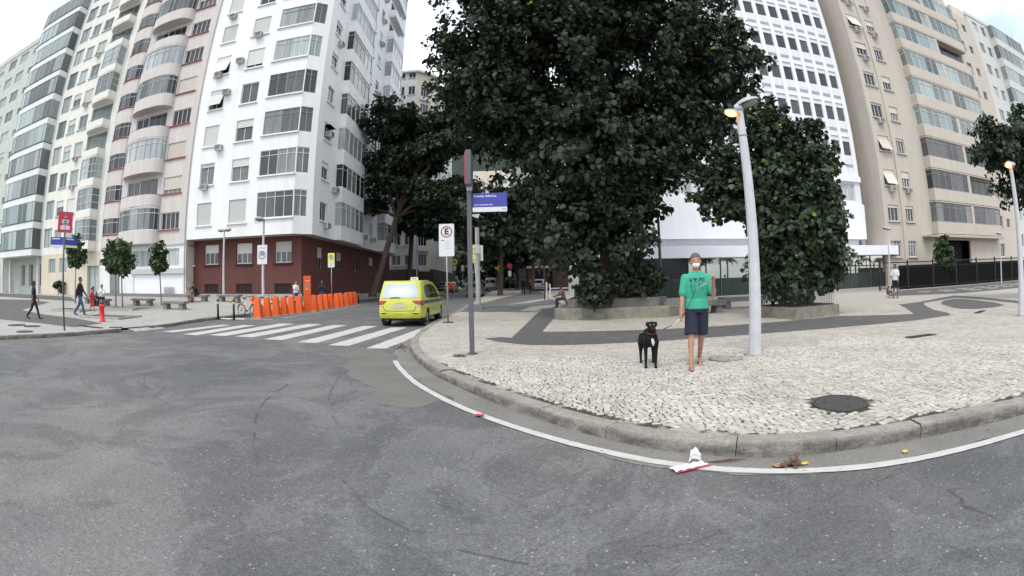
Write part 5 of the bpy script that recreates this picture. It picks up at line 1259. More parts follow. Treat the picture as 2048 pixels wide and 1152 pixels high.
# yellow parking sign and grey column at the driveway
t = thing('parking_sign', 'yellow parking plate with a ringed E beside the grey column', 'road sign', (-2.45, 28.6, right_z(-2.45,28.6)))
MB().tube([(0.25,.1,-.05),(.05,.03,3.0)], .035, 8).build('post', M['galvanised'], t, smooth=True)
p = plate(t, 'plate', .62, 1.15, 3.3, 'sign_yellow', 0, .1); disc(p, 'backing', .0, .2, (0,-.007,.18), 'sign_white'); disc(p, 'ring', .165, .2, (0,-.009,.18), 'sign_ring'); text_part(p, 'E', .26, (0,-.009,.18), FACE, M['sign_black'], .002, bold=.012)
plate(p, 'lower_panel', .34, .2, -.4, 'sign_grey', -.009); plate(t, 'rear_plate', .5, 1.0, 3.35, 'sign_white', .12, .36)
t = thing('column', 'grey service column on a dark concrete foot beside the yellow sign', 'column', (-1.93, 25.2, right_z(-1.93,25)))
MB().tube([(0,0,.25),(0,0,4.6)], [.14,.12], 8).build('shaft', M['grey_concrete'], t, auto=R(25)); MB().frustum(.26,.26,.24,.24,-.03,.28).build('foot', M['bench_stone'], t, bevel=.02)
MB().box(-.15,.15,-.15,.15,3.1,3.6).build('cabinet', M['pale_grey'], t, bevel=.02)
# sign by the docks
t = thing('parking_sign', 'white and yellow plate with a crossed E behind the orange docks', 'road sign', (-12.6, 29.6, .25))
MB().cyl(0,.03,-.1,3.3,.03,.03,8).build('post', M['galvanised'], t, smooth=True)
p = plate(t, 'plate', .52, 1.0, 3.1, 'sign_white'); plate(p, 'yellow_top', .5, .5, .22, 'sign_yellow', -.008); disc(p, 'backing', 0, .17, (0,-.014,.2), 'sign_white'); disc(p, 'ring', .14, .17, (0,-.016,.2), 'sign_black'); text_part(p, 'E', .22, (0,-.016,.2), FACE, M['sign_black'], .002, bold=.01)
MB().box(-.2,.2,-.024,-.02,-.012,.012).build('cross_bar', M['sign_black'], p, loc=(0,0,.2), rot=(0,R(45),0)); disc(p, 'yellow_disc', 0, .1, (0,-.014,-.1), 'sign_yellow'); text_part(p, '( )', .16, (0,-.009,-.3), FACE, M['sign_black'], .001)
# the 30 sign hangs on the lamp post
t = thing('speed_sign', 'white 30 speed limit plate on the thin lamp post', 'road sign', (-16.1, 25.88, 3.05))
p = plate(t, 'plate', .78, 1.25, .55, 'sign_white', 0, 0, .015); disc(p, 'ring', .22, .265, (0,-.009,-.04), 'sign_black'); text_part(p, '30', .30, (0,-.012,.02), FACE, M['sign_black'], .002, bold=.008); text_part(p, 'km/h', .09, (0,-.012,-.13), FACE, M['sign_grey'], .001); MB().box(-.2,.2,-.011,-.009,.4,.47).build('faded_line', M['sign_grey'], p)
# left street sign with banner
t = thing('street_sign', 'thin dark post with a red banner over two blue street name plates', 'street sign', (-13.6, 8.75, SW))
MB().tube([(0,0,-.05),(.0,0,3.62)], .032, 8).build('post', M['pole_dark'], t, smooth=True)
rz = R(58)
p = plate(t, 'banner', .52, .64, 3.3, 'sign_red', 0, 0, .04, .01, rz)
plate(p, 'badge', .26, .1, .02, 'sign_white', -.022); plate(p, 'badge_core', .16, .05, .02, 'sign_green', -.03); plate(p, 'badge_top', .12, .06, .16, 'sign_grey', -.022); plate(p, 'caption', .34, .13, -.17, 'sign_white', -.022); disc(p, 'badge_ring', .07, .085, (0,-.022,-.02), 'sign_white')
for s_, a, nm in ((-1, 40, 'white_strip'), (1, 76, 'pale_strip')):
    q = plate(t, 'name_plate', .5, .24, 2.72, 'sign_blue', s_*.26*math.sin(R(a)), s_*.26*math.cos(R(a)), .025, .01, R(a))
    plate(q, nm, .5, .07, -.155, 'sign_white' if s_ < 0 else 'sign_stripe_yellow', 0, 0, .027, .008); MB().box(-.2,.1,-.016,-.0135,.05,.085).build('name_line', M['sign_white'], q)
# far signs
t = thing('warning_sign', 'yellow diamond hump warning sign far along the right kerb', 'road sign', (-1.3, 47, right_z(-1.3,47)))
MB().cyl(0,.03,-.05,2.9,.035,.035,8).build('post', M['iron_grey'], t); p = plate(t, 'plate', .6, .6, 2.75, 'sign_amber'); p.rotation_euler = (0, R(45), 0)
MB().add([(-.2,-.012,2.68),(.2,-.012,2.68),(.1,-.012,2.82),(-.1,-.012,2.82)], [(0,1,2,3)]).build('hump_symbol', M['sign_black'], t)
t = thing('stop_sign', 'red octagonal sign over a white plate far along the right kerb', 'road sign', (-.3, 58, right_z(-.3,58)))
MB().cyl(0,.03,-.05,3.3,.035,.035,8).build('post', M['iron_grey'], t); disc(t, 'octagon', 0, .36, (0,0,3.3), 'sign_red', .02, 8); plate(t, 'plate', .4, .7, 2.3, 'sign_white')
t = thing('warning_sign', 'small yellow round sign far down the left of the street', 'road sign', (-7.2, 56, road_z(56)))
MB().cyl(0,.03,-.05,4.0,.03,.03,8).build('post', M['galvanised'], t); disc(t, 'plate', 0, .42, (0,0,4.0), 'sign_yellow', .02, 20); plate(t, 'lower_plate', .4, .55, 3.2, 'sign_white'); MB().box(-.1,.1,-.024,-.021,3.85,4.15).build('symbol', M['sign_black'], t)
t = thing('notice_sign', 'small white notice plate on a post far down the street', 'road sign', (-6.3, 57, road_z(57)))
MB().cyl(0,.03,-.05,3.4,.03,.03,8).build('post', M['galvanised'], t); plate(t, 'plate', .42, .75, 3.2, 'sign_white')

# ---- bike docks, totem, bikes
def dock_proto():
    t = thing('bike_dock', 'x', 'bike dock', (0,0,0), 0, 'orange bike docks in a row')
    MB().frustum(.21,.16,.15,.07,.03,.97,0,0,-.06,0).build('body', M['orange'], t, bevel=.025)
    MB().box(-.08,.04,-.05,.05,.968,.985).build('lock_plate', M['orange_side'], t)
    MB().box(-.30,.28,-.25,.25,0,.03).build('base_plate', M['grey_concrete'], t)
    return t
dy = [19.05,19.98,20.87,21.8,22.72,23.65,25.67,26.61,27.5,28.37,29.36,30.27,31.3,32.1,33.1]
dock = dock_proto(); dock.location = (-12.1, dy[0], .0)
words = ['first','second','third','fourth','fifth','sixth']
dock['label'] = 'orange bike dock at the near end of the row'
for i, y in enumerate(dy[1:], 1):
    lb = f'{words[i]} orange dock from the near end, before the tall totem' if i < 6 else ('orange dock at the far end of the row beside the bollard' if i == 14 else f'{["first","second","third","fourth","fifth","sixth","seventh","eighth"][i-6]} orange dock behind the tall totem')
    dup(dock, (-12.1+random.uniform(-.04,.04), y, road_z(y)), R(random.uniform(-3,3)), lb)
t = thing('dock_totem', 'tall orange bike share totem with a round logo in the dock row', 'totem', (-12.1, 24.65, 0))
MB().box(-.09,.09,-.23,.23,.02,2.14).build('body', M['orange_side'], t, bevel=.03); MB().box(.0915,.097,-.20,.20,.06,2.1).build('front_panel', M['orange'], t)
t.rotation_euler = (0, 0, R(-60)); MB().box(-.2,.2,-.45,.45,0,.03).build('base_plate', M['grey_concrete'], t)
for nm, r0, r1, m_, yy in (('logo_disc', 0, .13, 'sign_white', .1), ('logo_core', 0, .085, 'orange_side', .103), ('logo_ring', .095, .115, 'sign_blue', .104)):
    seg = 20; v = []; f = []
    for k in range(seg): a = 2*math.pi*k/seg; v += [(yy, r1*math.cos(a), 1.55+r1*math.sin(a)), (yy, r0*math.cos(a), 1.55+r0*math.sin(a))]
    for k in range(seg): q = (k+1) % seg; f.append((2*k, 2*q, 2*q+1, 2*k+1))
    MB().add(v, f).build(nm, M[m_], t)
MB().box(.098,.101,-.14,.14,1.82,1.86).build('print_line', M['sign_white'], t); MB().box(.098,.101,-.14,.14,1.34,1.37).build('print_line', M['sign_white'], t)
def bike_proto():
    t = thing('bicycle', 'x', 'bicycle', (0,0,0), 0, 'share bikes in the docks')   # length along x, front towards +x
    for x in (-.52, .52):
        wl = MB().torus((x,0,.33), .315, .02, 'Y', 28, 6).build('wheel', M['rubber'], t, smooth=True)
        MB().torus((x,0,.33), .285, .012, 'Y', 28, 5).build('rim', M['rim'], wl, smooth=True)
        sp = MB()
        for k in range(12): a = 2*math.pi*k/12; sp.tube([(x,0,.33),(x+.285*math.cos(a),0,.33+.285*math.sin(a))], .0035, 3, caps=False)
        sp.build('spokes', M['rim'], wl)
        MB().tube([(x,-.05,.33),(x,.05,.33)], .03, 10).build('hub', M['iron_grey'], wl)
        g = MB(); n = 14; r_ = .36
        for k in range(n+1):
            a = R(15+150*k/n)
            for yy in (-.03, .03): g.v.append((x+r_*math.cos(a), yy, .33+r_*math.sin(a)))
        for k in range(n): g.f.append((2*k, 2*k+1, 2*k+3, 2*k+2)); g.m.append(0)
        g.build('mudguard', M['orange'], t)
    f = MB(); f.tube([(.42,0,.78),(.1,0,.42),(-.1,0,.33)], .03, 8); f.tube([(-.1,0,.33),(-.2,0,.78)], .022, 8); f.tube([(-.1,0,.33),(-.52,0,.33)], .015, 6); f.tube([(-.19,0,.72),(-.52,0,.33)], .013, 6)
    f.tube([(.36,0,.98),(.42,0,.78),(.46,.04,.55),(.52,.05,.33)], .017, 8); f.build('frame', M['bike_white'], t, smooth=True)
    MB().tube([(-.2,0,.76),(-.22,0,.92)], .014, 8).build('seat_post', M['rim'], t); MB().ball((-.24,0,.94), (.14,.09,.045), 12, 8).build('saddle', M['plastic_black'], t, smooth=True)
    MB().tube([(.26,-.28,1.05),(.34,-.18,1.03),(.36,0,1.0),(.34,.18,1.03),(.26,.28,1.05)], .014, 8).build('handlebar', M['plastic_black'], t, smooth=True)
    b = MB(); b.box(.42,.62,-.15,.15,.8,.82); b.box(.62,.64,-.16,.16,.8,1.0); b.box(.42,.62,-.165,-.15,.8,.95); b.box(.42,.62,.15,.165,.8,.95); b.build('basket', M['orange'], t, bevel=.01)
    MB().tube([(-.1,-.09,.33),(-.1,.09,.33)], .05, 10).build('crank', M['iron_grey'], t)
    return t
bk = bike_proto()
spots = [(0,'share bike docked at the near end with its rear wheel on show'),(2,'share bike in the third dock from the near end'),(5,'share bike just in front of the tall orange totem'),(13,'share bike near the far end of the dock row'),(14,'share bike in the last dock beside the bollard'),(8,'share bike behind the middle of the far dock group')]
for k, (i, lb) in enumerate(spots):
    b_ = bk if k == 0 else copy_tree(bk); b_['label'] = lb; b_.location = (-12.98, dy[i]+.33, .0+road_z(dy[i])); b_.rotation_euler = (0, 0, R(random.uniform(-4, 4)-(18 if k == 0 else 0)))
bol = thing('bollard', 'black bollard with a yellow band, left one of the pair before the docks', 'bollard', (-13.35, 17.35, .0), 0, 'black bollards')
MB().tube([(0,0,-.05),(0,0,.92)], [.055,.05], 12).ball((0,0,.92), (.05,.05,.04), 12, 6).build('shaft', M['iron_black'], bol, smooth=True); MB().tube([(0,0,.72),(0,0,.8)], .056, 12).build('band', M['sign_yellow'], bol, smooth=True)
dup(bol, (-12.4, 17.35, 0), 0, 'black bollard with a yellow band, right one of the pair before the docks'); dup(bol, (-12.35, 34.6, road_z(34.6)), 0, 'black bollard at the far end of the dock row')
for i, x in enumerate((-13.3, -12.55)):
    t = MB().box(-.32,.32,-.12,.12,0,.05).build('lane_block', M['sign_white'], None, bevel=.02, loc=(x+.2, 17.75, .002)); tag(t, ['low white lane block behind the left bollard','low white lane block behind the right bollard'][i], 'lane block')

# ---- hydrant
t = thing('fire_hydrant', 'slim red fire hydrant on the left pavement', 'hydrant', (-15.95, 12.3, left_z(-15.95,12.3)))
MB().lathe([(0,0),(.16,0),(.16,.04),(.115,.05),(.11,.5),(.12,.52),(.12,.66),(.1,.7),(.0,.7)], seg=16).build('barrel', M['hydrant_red'], t, smooth=True)
MB().lathe([(.0,.70),(.11,.70),(.115,.74),(.08,.80),(.035,.82),(.03,.86),(0,.86)], seg=14).build('cap', M['sign_ring'], t, smooth=True)
MB().tube([(.1,0,.6),(.19,0,.6)], .05, 10).build('outlet', M['hydrant_red'], t, smooth=True); MB().tube([(-.1,0,.6),(-.17,0,.6)], .04, 10).build('outlet', M['hydrant_red'], t, smooth=True)

# ---- benches
def bench(label, loc, rz, ln, h=.42, wd=.5, th=.12, legs=2, m='bench_stone'):
    t = thing('stone_bench', label, 'bench', loc, rz, 'stone benches')
    MB().box(-ln/2,ln/2,-wd/2,wd/2,h-th,h).build('seat', M[m], t, bevel=.015)
    for k in range(legs): x = -ln/2+.28+(ln-.56)*k/max(1, legs-1); MB().frustum(.16,wd*.4,.13,wd*.36,-.05,h-th,x,0).build('leg', M[m], t, bevel=.01)
    return t
for lb, x, y, rz in (('stone bench behind the slim young tree stem',-21.2,19.7,R(5)),('stone bench nearest the kerb before the seated person',-17.4,18.6,R(4)),('stone bench under the seated person by the brick wall',-19.3,22.9,R(3)),('stone bench at the foot of the brick wall beside the lamp post',-16.9,23.2,R(4)),('dark stone bench behind the blue street sign post',-26.8,19.9,R(8)),('stone bench where two people sit left of the hydrant',-24.6,18.9,R(6))):
    bench(lb, (x, y, left_z(x,y)), rz, 1.7)
bench('long stone bench behind the man in green', (6.95,16.4,SW), R(2), 2.7, .5, .7, .2, 2); bench('dark stone bench in the shade beside the near lamp post', (10.3,18.4,SW), R(-4), 2.2, .5, .7, .2, 2)
t = thing('metal_post', 'grey post under the right edge of the big tree', 'post', (6.95, 20.3, SW)); MB().tube([(0,0,-.05),(0,0,4.4)], [.08,.06], 10).build('shaft', M['iron_grey'], t, smooth=True); MB().cyl(0,0,0,.05,.14,.12,10).build('foot', M['concrete'], t)

# ---- planters with iron guards
def guard(t, x0, x1, y0, y1, z0, h, step=.13):
    m = MB()
    for a, b_ in (((x0,y0),(x1,y0)),((x1,y0),(x1,y1)),((x1,y1),(x0,y1)),((x0,y1),(x0,y0))):
        ln = math.dist(a, b_); n = int(ln/step)
        for k in range(n): x, y = a[0]+(b_[0]-a[0])*k/n, a[1]+(b_[1]-a[1])*k/n; m.tube([(x,y,z0),(x,y,z0+h)], .008, 4, caps=False)
        for z in (z0+.08, z0+h-.06): m.tube([(*a,z),(*b_,z)], .01, 4, caps=False)
    m.build('guard_rail', M['iron_grey'], t)
t = thing('tree_planter', 'large mossy stone planter round the big tree', 'planter', (3.9, 17.4, SW), R(-5))
pts = [(-2.0,-1.55),(1.9,-1.75),(2.4,-1.2),(2.4,2.2),(-1.9,2.2),(-2.3,-1.1)]
MB().prism(pts, -.05, .40).build('outer_wall', M['planter'], t, bevel=.03); MB().prism([(x*.82+.1,y*.78+.3) for x,y in pts], .38, .72).build('inner_wall', M['bench_stone'], t, bevel=.03); MB().prism([(x*.76+.1,y*.70+.32) for x,y in pts], .7, .76).build('soil', M['soil'], t)
guard(t, -1.4, 1.6, -.75, 1.6, .74, .42)
t = thing('tree_planter', 'square stone planter with an iron guard under the round leaved tree', 'planter', (9.35, 12.75, SW), R(8))
m = MB(); s_ = 1.05
for a in ((-s_,s_,-s_,-s_+.14),(-s_,s_,s_-.14,s_),(-s_,-s_+.14,-s_+.14,s_-.14),(s_-.14,s_,-s_+.14,s_-.14)): m.box(a[0],a[1],a[2],a[3],-.05,.36)
m.build('wall', M['planter'], t, bevel=.015); MB().box(-.92,.92,-.92,.92,.0,.26).build('soil', M['soil'], t); guard(t, -.9, .9, -.9, .9, .3, .62, .09)
# low gate left of the big planter
t = thing('barrier_gate', 'white tubular barrier gate beside the driveway', 'barrier', (2.75, 34.3, right_z(2.75,34)))
for x in (-.15, .12): MB().tube([(x,0,-.05),(x,0,1.35 if x < 0 else 1.2)], .045, 8).build('post', M['sign_white'], t)
MB().tube([(.12,0,.85),(1.5,-.1,.85)], .03, 8).build('arm', M['sign_white'], t); MB().tube([(-.3,0,-.05),(-.3,0,2.6)], .06, 8).build('tall_post', M['garage_brown'], t)

# ---- iron fence on the right
t = thing('iron_fence', 'long black iron fence before the tan block', 'fence', (36, 23, SW))
A, B2 = Vector((26.2, 24.6)), Vector((56, 20.0)); m = MB(); ln = (B2-A).length; n = int(ln/.16)
for k in range(n+1):
    p = A.lerp(B2, k/n); m.tube([(p.x,p.y,SW),(p.x,p.y,2.15)], .012, 4, caps=False)
anchor(m.build('bars', M['iron_black']), t)
for z, r_ in ((.3,.02),(1.75,.02),(2.12,.04)): anchor(MB().tube([(A.x,A.y,z),(B2.x,B2.y,z)], r_, 4).build('rail', M['iron_black']), t)
for k in range(11): p = A.lerp(B2, k/10); anchor(MB().box(p.x-.05,p.x+.05,p.y-.05,p.y+.05,SW,2.3).build('post', M['iron_black']), t)
A2, B3 = A+Vector((2.6,.25)), B2+Vector((0,.3))
anchor(MB().add([(A2.x,A2.y,SW),(B3.x,B3.y,SW),(B3.x,B3.y,1.9),(A2.x,A2.y,1.9)], [(0,1,2,3)]).build('screen', M['screen_black']), t)  # added dark sheet behind the bars, standing in for the dark hedge

# ---- covers in the pavement
def cover(label, c, r_, z, m='metal_cover', seg=28):
    t = thing('manhole_cover', label, 'manhole cover', (c[0], c[1], z), 0, 'covers in the pavement')
    MB().lathe([(0,.012),(r_*.88,.012),(r_*.88,.006)], seg=seg).build('lid', M[m], t); MB().lathe([(r_*.9,.004),(r_*.9,.014),(r_,.014),(r_,-.01)], seg=seg).build('rim', M[m], t)
    for a in range(3): q = R(120*a+20); MB().box(r_*.55*math.cos(q)-.02, r_*.55*math.cos(q)+.02, r_*.55*math.sin(q)-.012, r_*.55*math.sin(q)+.012, .0125, .016).build('pick_hole', M['iron_black'], t)
cover('big dark round cover nearest the kerb in the pale mosaic', (3.24,3.56), .31, SW+.004); cover('round pale grey cover between the man and the near lamp post', (3.42,6.66), .27, SW+.004, 'kerb')
def grate(label, pts, z):
    t = thing('drain_grate', label, 'drain cover', (pts[0][0], pts[0][1], z), 0, 'covers in the pavement'); (xa,ya),(xb,yb) = pts; d = Vector((xb-xa,yb-ya)); ln = d.length; t.rotation_euler = (0,0,math.atan2(d.y,d.x))
    MB().box(0,ln,-.1,.1,-.01,.006).build('pan', M['iron_black'], t); m = MB()
    for k in range(int(ln/.06)): m.box(.02+k*.06,.05+k*.06,-.1,.1,.0065,.014)
    m.build('bars', M['metal_cover'], t)
grate('narrow slotted drain cover right of the near lamp post', [(7.66,6.34),(8.46,6.2)], SW+.004); grate('slotted drain cover beside the dark mosaic drop at right', [(13.2,7.9),(14.1,8.15)], SW+.004)
for lb, x, y, r_ in (('flat dark cover furthest from the kerb in the left pavement',-16.9,8.5,.38),('flat dark cover in the middle of the three at left',-16.0,8.75,.35),('round cover nearest the kerb at the far left',-14.2,7.45,.3)): cover(lb, (x,y), r_, left_z(x,y)+.006)
grate('long slot cover just right of the thin sign post', [(-14.9,10.3),(-13.3,10.2)], left_z(-14,10)+.008); grate('short slot cover near the dropped kerb at left', [(-13.3,10.6),(-12.9,10.9)], left_z(-13,10.5)+.008)
for i, (x, y, lb) in enumerate(((-23.5,16.0,'earth tree pit behind the thin sign post'),(-20.9,17.9,'earth tree pit with a raised rim under the fullest sapling'),(-17.6,14.1,'square raised tree pit beside the hydrant'))):
    t = thing('tree_pit', lb, 'tree pit', (x,y,left_z(x,y)), R(10), 'tree pits on the left pavement'); m = MB()
    for a in ((-1.3,1.3,-.9,-.75),(-1.3,1.3,.75,.9),(-1.3,-1.15,-.75,.75),(1.15,1.3,-.75,.75)): m.box(a[0],a[1],a[2],a[3],-.15,.10)
    m.build('rim', M['concrete'], t); MB().box(-1.15,1.15,-.75,.75,-.15,.05).build('soil', M['soil'], t)
# ================================================================ VEHICLES
def interp(P, t):
    if t <= P[0][0]: return P[0][1]
    for (a, va), (b_, vb) in zip(P, P[1:]):
        if t <= b_: q = (t-a)/(b_-a); q = q*q*(3-2*q)*.5+q*.5; return va+(vb-va)*q
    return P[-1][1]
class Car:
    """body shell from a side silhouette, a plan taper and a tumble-home; rear at y = 0"""
    def __init__(s, Lc, Wd, top, rear, nose, zb=.24, belt=.98, tumble=.16):
        s.Lc, s.Wd, s.top, s.rear, s.nose, s.zb, s.belt, s.tumble = Lc, Wd, top, rear, nose, zb, belt, tumble
    def hw(s, y, z):
        b_ = y/s.Lc; h = s.Wd/2*(1-.10*abs(2*b_-1)**5); ht = max(p[1] for p in s.top)
        if z > s.belt: h -= s.tumble*((z-s.belt)/(ht-s.belt))**1.25
        if z < .5: h -= .05*((.5-z)/.3)**2
        return h
    def pt(s, a, b_, c):
        y = b_*s.Lc; z = s.zb+c*(interp(s.top, y)-s.zb); x = a*s.hw(y, z)
        y += interp(s.rear, z)*(1-b_)**10+.10*abs(a)**4*(1-b_)**12-interp(s.nose, z)*b_**10-.16*abs(a)**3*b_**12
        return Vector((x, y, z))
    def side(s, y, z, sg, off=.006): return Vector((sg*(s.hw(y, z)+off), y+interp(s.rear, z)*(1-y/s.Lc)**10, z))
    def back(s, x, z, off=.006):
        a = x/s.hw(0, z); return Vector((x, interp(s.rear, z)+.10*abs(a)**4-off, z))
    def shell(s):
        ed = lambda n: sorted({0, .035, *[i/n for i in range(1, n)], .965, 1})
        A = [2*q-1 for q in ed(10)]; Bv = ed(34); Cv = ed(12); bm = bmesh.new(); V = {}
        def vt(i, j, k):
            if (i,j,k) not in V: V[(i,j,k)] = bm.verts.new(s.pt(A[i], Bv[j], Cv[k]))
            return V[(i,j,k)]
        nA, nB, nC = len(A)-1, len(Bv)-1, len(Cv)-1; arch = []
        def quad(*q):
            try: return bm.faces.new([vt(*p) for p in q])
            except ValueError: pass
        for j in range(nB):
            for k in range(nC):
                for i, fl in ((0, 0), (nA, 1)):
                    c = (s.pt(A[i],Bv[j],Cv[k])+s.pt(A[i],Bv[j+1],Cv[k+1]))/2
                    if any(math.hypot(c.y-ya, c.z-.32) < .37 for ya in s.axles): continue
                    q = [(i,j,k),(i,j+1,k),(i,j+1,k+1),(i,j,k+1)]; quad(*(q if fl else q[::-1]))
            for i in range(nA): quad((i,j,nC),(i+1,j,nC),(i+1,j+1,nC),(i,j+1,nC)); quad((i,j,0),(i,j+1,0),(i+1,j+1,0),(i+1,j,0))
        for i in range(nA):
            for k in range(nC): quad((i,0,k),(i+1,0,k),(i+1,0,k+1),(i,0,k+1)); quad((i,nB,k),(i,nB,k+1),(i+1,nB,k+1),(i+1,nB,k))
        for f in bm.faces: f.smooth = True
        me = bpy.data.meshes.new('body'); bm.to_mesh(me); bm.free(); return me
    def side_patch(s, y0, y1, z0, z1, sg, top0=None, bot=None, off=.006, ny=10, nz=5):
        """patch on the flank; top0/bot bend its outline"""
        m = MB()
        for i in range(ny+1):
            y = y0+(y1-y0)*i/ny; ztop = z1 if top0 is None else interp(top0, y); zb_ = z0 if bot is None else interp(bot, y)
            for k in range(nz+1): m.v.append(s.side(y, zb_+(ztop-zb_)*k/nz, sg, off))
        for i in range(ny):
            for k in range(nz): q = (i*(nz+1)+k, (i+1)*(nz+1)+k, (i+1)*(nz+1)+k+1, i*(nz+1)+k+1); m.f.append(q if sg > 0 else q[::-1]); m.m.append(0)
        return m
    def back_patch(s, x0f, x1f, z0, z1, off=.008, nx=12, nz=5):
        m = MB()
        for k in range(nz+1):
            z = z0+(z1-z0)*k/nz; x0, x1 = x0f(z) if callable(x0f) else x0f, x1f(z) if callable(x1f) else x1f
            for i in range(nx+1): m.v.append(s.back(x0+(x1-x0)*i/nx, z, off))
        for k in range(nz):
            for i in range(nx): m.f.append((k*(nx+1)+i, k*(nx+1)+i+1, (k+1)*(nx+1)+i+1, (k+1)*(nx+1)+i)); m.m.append(0)
        return m
mat('car_glass', (0.02, 0.024, 0.024), 0.06, 0, spec=.5)
mat('car_glass_pale', (0.44, 0.47, 0.53), 0.35, 0.04, 2)  # sky reflection in the taxi's rear window, painted as a pale colour
mat('stripe_blue', (0.06, 0.07, 0.05), 0.4, 0.05, 5)
mat('plate_grey', (0.45, 0.42, 0.42), 0.5, 0.06, 9)
def make_car(name, label, loc, rz, car, paint, rear_glass='car_glass', windows=(), group=None, axles=(.85, 3.45), rearwin=(1.02, 1.5), tail=None, wheel=.31):
    t = thing(name, label, 'car', loc, rz, group); car.axles = axles
    b_ = obj('body', car.shell(), t); b_.data.materials.append(M[paint])
    sm = b_.modifiers.new('s', 'SUBSURF'); sm.levels = 1; sm.render_levels = 1
    MB().box(-car.Wd/2+.2,car.Wd/2-.2,.35,car.Lc-.4,.2,.5).build('underbody', M['plastic_black'], t)
    for ya in axles:
        for sg in (-1, 1):
            xo = sg*(car.Wd/2-.02)
            wh = MB().lathe([(wheel*.6,-.10),(wheel*.93,-.10),(wheel,-.07),(wheel,.07),(wheel*.93,.10),(wheel*.6,.10)], (xo-sg*.10, ya, wheel), 24, 'X').build('wheel', M['rubber'], t, smooth=True)
            r_ = MB().lathe([(.0,.075),(.07,.08),(wheel*.3,.06),(wheel*.62,.085),(wheel*.64,.06)], (0,0,0), 20, 'X')
            for k in range(7):
                a = 2*math.pi*k/7; r_.tube([(.075,0,0),(.08,wheel*.62*math.cos(a),wheel*.62*math.sin(a))], .03, 5)
            r_.v = [(sg*p[0]+xo-sg*.10, p[1]+ya, p[2]+wheel) for p in r_.v]; r_.build('rim', M['rim'], wh, smooth=True)
            MB().lathe([(.0,-.16),(.36,-.16),(.37,.03)], (xo-sg*.07, ya, .33), 24, 'X').build('wheel_well', M['plastic_black'], t) if sg > 0 else MB().lathe([(.0,.16),(.36,.16),(.37,-.03)], (xo-sg*.07, ya, .33), 24, 'X').build('wheel_well', M['plastic_black'], t)
            ar = MB(); n = 16; pts = []
            for k in range(n+1):
                a = R(-5+190*k/n); pts.append(car.side(ya+.372*math.cos(a), max(.2, .33+.372*math.sin(a)), sg, .0))
            ar.tube(pts, .028, 6).build('arch_lip', M[paint], t, smooth=True)
    for nm, y0, y1, z0, z1, tp, bt in windows:
        for sg in (-1, 1): car.side_patch(y0, y1, z0, z1, sg, tp, bt, .009, 10, 5).build(nm, M['car_glass'], t, smooth=True)
    z0, z1 = rearwin; h0 = car.hw(0, z0)-.085; h1 = car.hw(0, z1)-.12
    f = lambda z: h0+(h1-h0)*(z-z0)/(z1-z0)
    rw = car.back_patch(lambda z: -f(z), f, z0, z1, .012).build('rear_window', M[rear_glass], t, smooth=True)
    return t, b_, rw
spin = Car(4.36, 1.74, [(0,1.60),(.25,1.64),(1.4,1.66),(2.3,1.60),(2.75,1.42),(3.35,1.08),(4.1,.92),(4.36,.72)], [(.2,.10),(.5,.0),(.85,.03),(1.0,.08),(1.5,.30),(1.66,.42)], [(.2,.1),(.7,0),(.9,.12)], belt=1.0, tumble=.135, zb=.30)
t, body, rw = make_car('taxi', 'bright yellow taxi minivan stopped at the crossing', (-4.0, 15.45, 0), R(-1.5), spin, 'taxi_yellow', 'car_glass_pale',
    [('quarter_window', .55, 1.05, 1.02, 1.48, [(.5,1.38),(.7,1.47),(1.1,1.5)], [(.5,1.2),(.62,1.04),(1.1,1.0)]), ('rear_door_window', 1.12, 1.95, 1.0, 1.5, [(1.1,1.5),(2,1.5)], None), ('front_door_window', 2.02, 2.85, 1.0, 1.48, [(2.0,1.49),(2.3,1.44),(2.85,1.12)], None)], axles=(.82, 3.44), rearwin=(1.03, 1.52))
for sg in (-1, 1):
    def edge_in(z, sg=sg): return sg*(.50+.0*z) if sg > 0 else -.84
    hwf = lambda z: spin.hw(0, z)
    zs = [(.74,.70),(.80,.58),(.86,.50),(.93,.47)]                     # tapering inward tip
    m = MB(); nx = 10; rows_ = [i/8 for i in range(9)]
    for q in rows_:
        z = .73+.20*q; xin = .80-.33*(q**.6); xo = spin.hw(0, z)-.005
        for i in range(nx+1): m.v.append(spin.back(sg*(xin+(xo-xin)*i/nx), z, .016))
    for k in range(8):
        for i in range(nx): q = (k*(nx+1)+i, k*(nx+1)+i+1, (k+1)*(nx+1)+i+1, (k+1)*(nx+1)+i); m.f.append(q if sg > 0 else q[::-1]); m.m.append(0)
    tl = m.build('tail_lamp', M['lamp_red'], t, smooth=True)
    m = MB()
    for q in (0, .5, 1):
        for i in range(7): x = .62+.16*i/6; m.v.append(spin.back(sg*x, .755-.012*i/6*0+.02*q+ (x<.66)*.02, .022))
    for k in range(2):
        for i in range(6): q = (k*7+i, k*7+i+1, (k+1)*7+i+1, (k+1)*7+i); m.f.append(q if sg > 0 else q[::-1]); m.m.append(0)
    m.build('reverse_lamp', M['lamp_clear'], tl, smooth=True)
    spin.side_patch(.06, .34, .76, .93, sg, None, None, .010).build('tail_lamp_side', M['lamp_red'], t, smooth=True)
    spin.back_patch(*( (.50,.68) if sg > 0 else (-.68,-.50)), .46, .495, .014).build('reflector', M['plastic_black'], t)
    spin.side_patch(.4, 4.0, .80, .93, sg, None, None, .005, 24, 2).build('side_stripe', M['stripe_blue'], t, smooth=True)
    spin.side_patch(1.06, 1.11, 1.0, 1.5, sg, None, None, .010, 2, 5).build('pillar_trim', M['taxi_yellow'], t)
    mb = MB().ball((sg*1.0,2.75,1.05), (.085,.045,.06), 12, 8).build('mirror', M['plastic_black'], t, smooth=True)
    spin.side_patch(1.2, 1.4, .92, .95, sg, None, None, .02, 3, 1).build('door_handle', M['taxi_yellow'], t)
